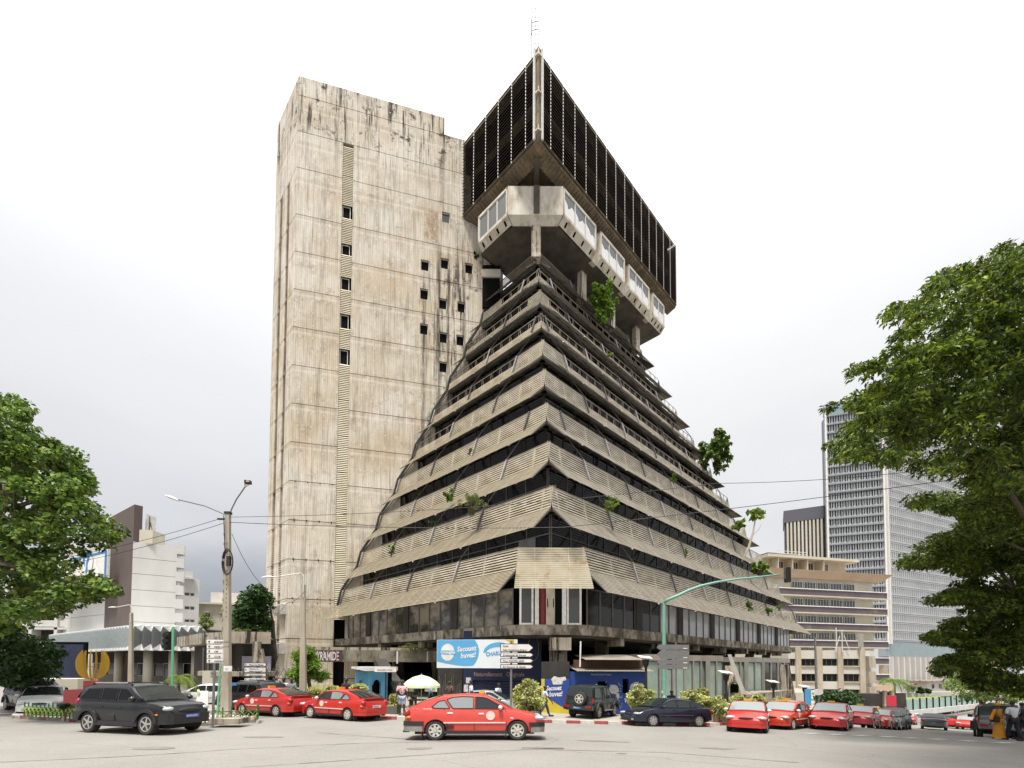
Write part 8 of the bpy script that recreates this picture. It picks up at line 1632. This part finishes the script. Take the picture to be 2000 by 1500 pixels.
pp_ = thing('papaya_plant', 'spindly papaya plant with a bare stem leaning off the right end of the pyramid', 'plant', tuple(at(1462,1075,58))); q = MB(); q.tube([at(1448,1098,58),at(1462,1070,58),at(1471,1040,58),at(1477,1004,58)],[.10,.16,.12,.05],7); q.tube([at(1470,1045,58),at(1481,1036,58),at(1487,1024,58)],[.05,.03,.02],5); q.build('stem', M_pil, pp_)
leaves('foliage', [((at(1477+dx,1002+dy,58)), (.7,.5,.25), 16) for dx, dy in ((-9,0),(0,-4),(9,1),(4,8),(-5,8))], L_lime, pp_, (.75,.4), droop=.6)
def palm(lab, px, py, Y, R_, m=L_lime, nf=14):
    c = at(px,py,Y); z0 = G(c.x,c.y); r = thing('palm', lab, 'palm tree', (c.x,c.y,z0)); q = MB(); q.tube([(c.x,c.y,z0),(c.x+.05,c.y,(z0+c.z)/2),tuple(c)],[R_*.10,R_*.07,R_*.06],8); q.build('trunk', M_bark, r)
    for i in range(nf):
        a = 2*pi*i/nf+random.uniform(-.2,.2); lift = random.uniform(.3,1.); pts = [c+Vector((cos(a)*R_*f, sin(a)*R_*f, R_*(lift*f-1.25*f*f))) for f in (0,.2,.4,.6,.8,1)]; q = MB(); q.tube(pts,[R_*.016]*5+[R_*.006],4)
        for k2 in range(1,22): f = k2/22; j = min(4,int(f*5)); p = pts[j].lerp(pts[j+1], f*5-j); d = (pts[j+1]-pts[j]).normalized(); sd = d.cross(Vector((0,0,1))).normalized(); w_ = R_*.30*sin(pi*(.12+.85*f)); 
        for k2 in range(1,22):
            f = k2/22; j = min(4,int(f*5)); p = pts[j].lerp(pts[j+1], f*5-j); d = (pts[j+1]-pts[j]).normalized(); sd = d.cross(Vector((0,0,1))).normalized(); w_ = R_*.32*sin(pi*(.12+.85*f))
            for s_ in (1,-1): e = p+sd*s_*w_+d*w_*.5-Vector((0,0,w_*.45)); q.add([p-d*R_*.015, e, p+d*R_*.02], [(0,1,2)])
        q.build('frond', m, r)
palm('small palm with drooping fronds behind the bonnet of the charcoal SUV',350,1322,27,1.15,L_lime); palm('tall palm beside the terrace canopy on the right',1746,1330,84,3.2,L_ficus)
bush('dark clipped shrub on the retaining wall behind the fence',1798,1348,7,7,118,L_dark,group='shrubs by the retaining wall',size=(.5,.35),planter=False,k_=16,dens=30); bush('second dark shrub right of the clipped one on the wall',1812,1349,6,6,120,L_dark,group='shrubs by the retaining wall',size=(.5,.35),planter=False,k_=14,dens=30); bush('spreading bush halfway along the grass bank',1848,1364,9,4,122,L_ficus,group='shrubs by the retaining wall',size=(.5,.35),planter=False,k_=14,dens=30)
fl = bush('bed of pale and coloured flowers at the foot of the tower podium',1776,1342,12,8,116,L_dark,group='shrubs by the retaining wall',size=(.4,.3),planter=False,k_=8,dens=12); c = at(1776,1342,116)
for nm, mm in (('white_petals',M_white),('red_petals',M_sred),('green_petals',M_gpole)): leaves(nm, [((c.x+random.uniform(-1.5,1.5),c.y,c.z+random.uniform(-1,1)),(.4,.3,.4),14) for _ in range(7)], mm, fl, (.5,.22))['kind'] = 'stuff'
bush('dark hedge clump between the left island and the parked cars',128,1380,13,6,19.2,L_dark,group=None,size=(.09,.06),planter=False,k_=14,dens=40)
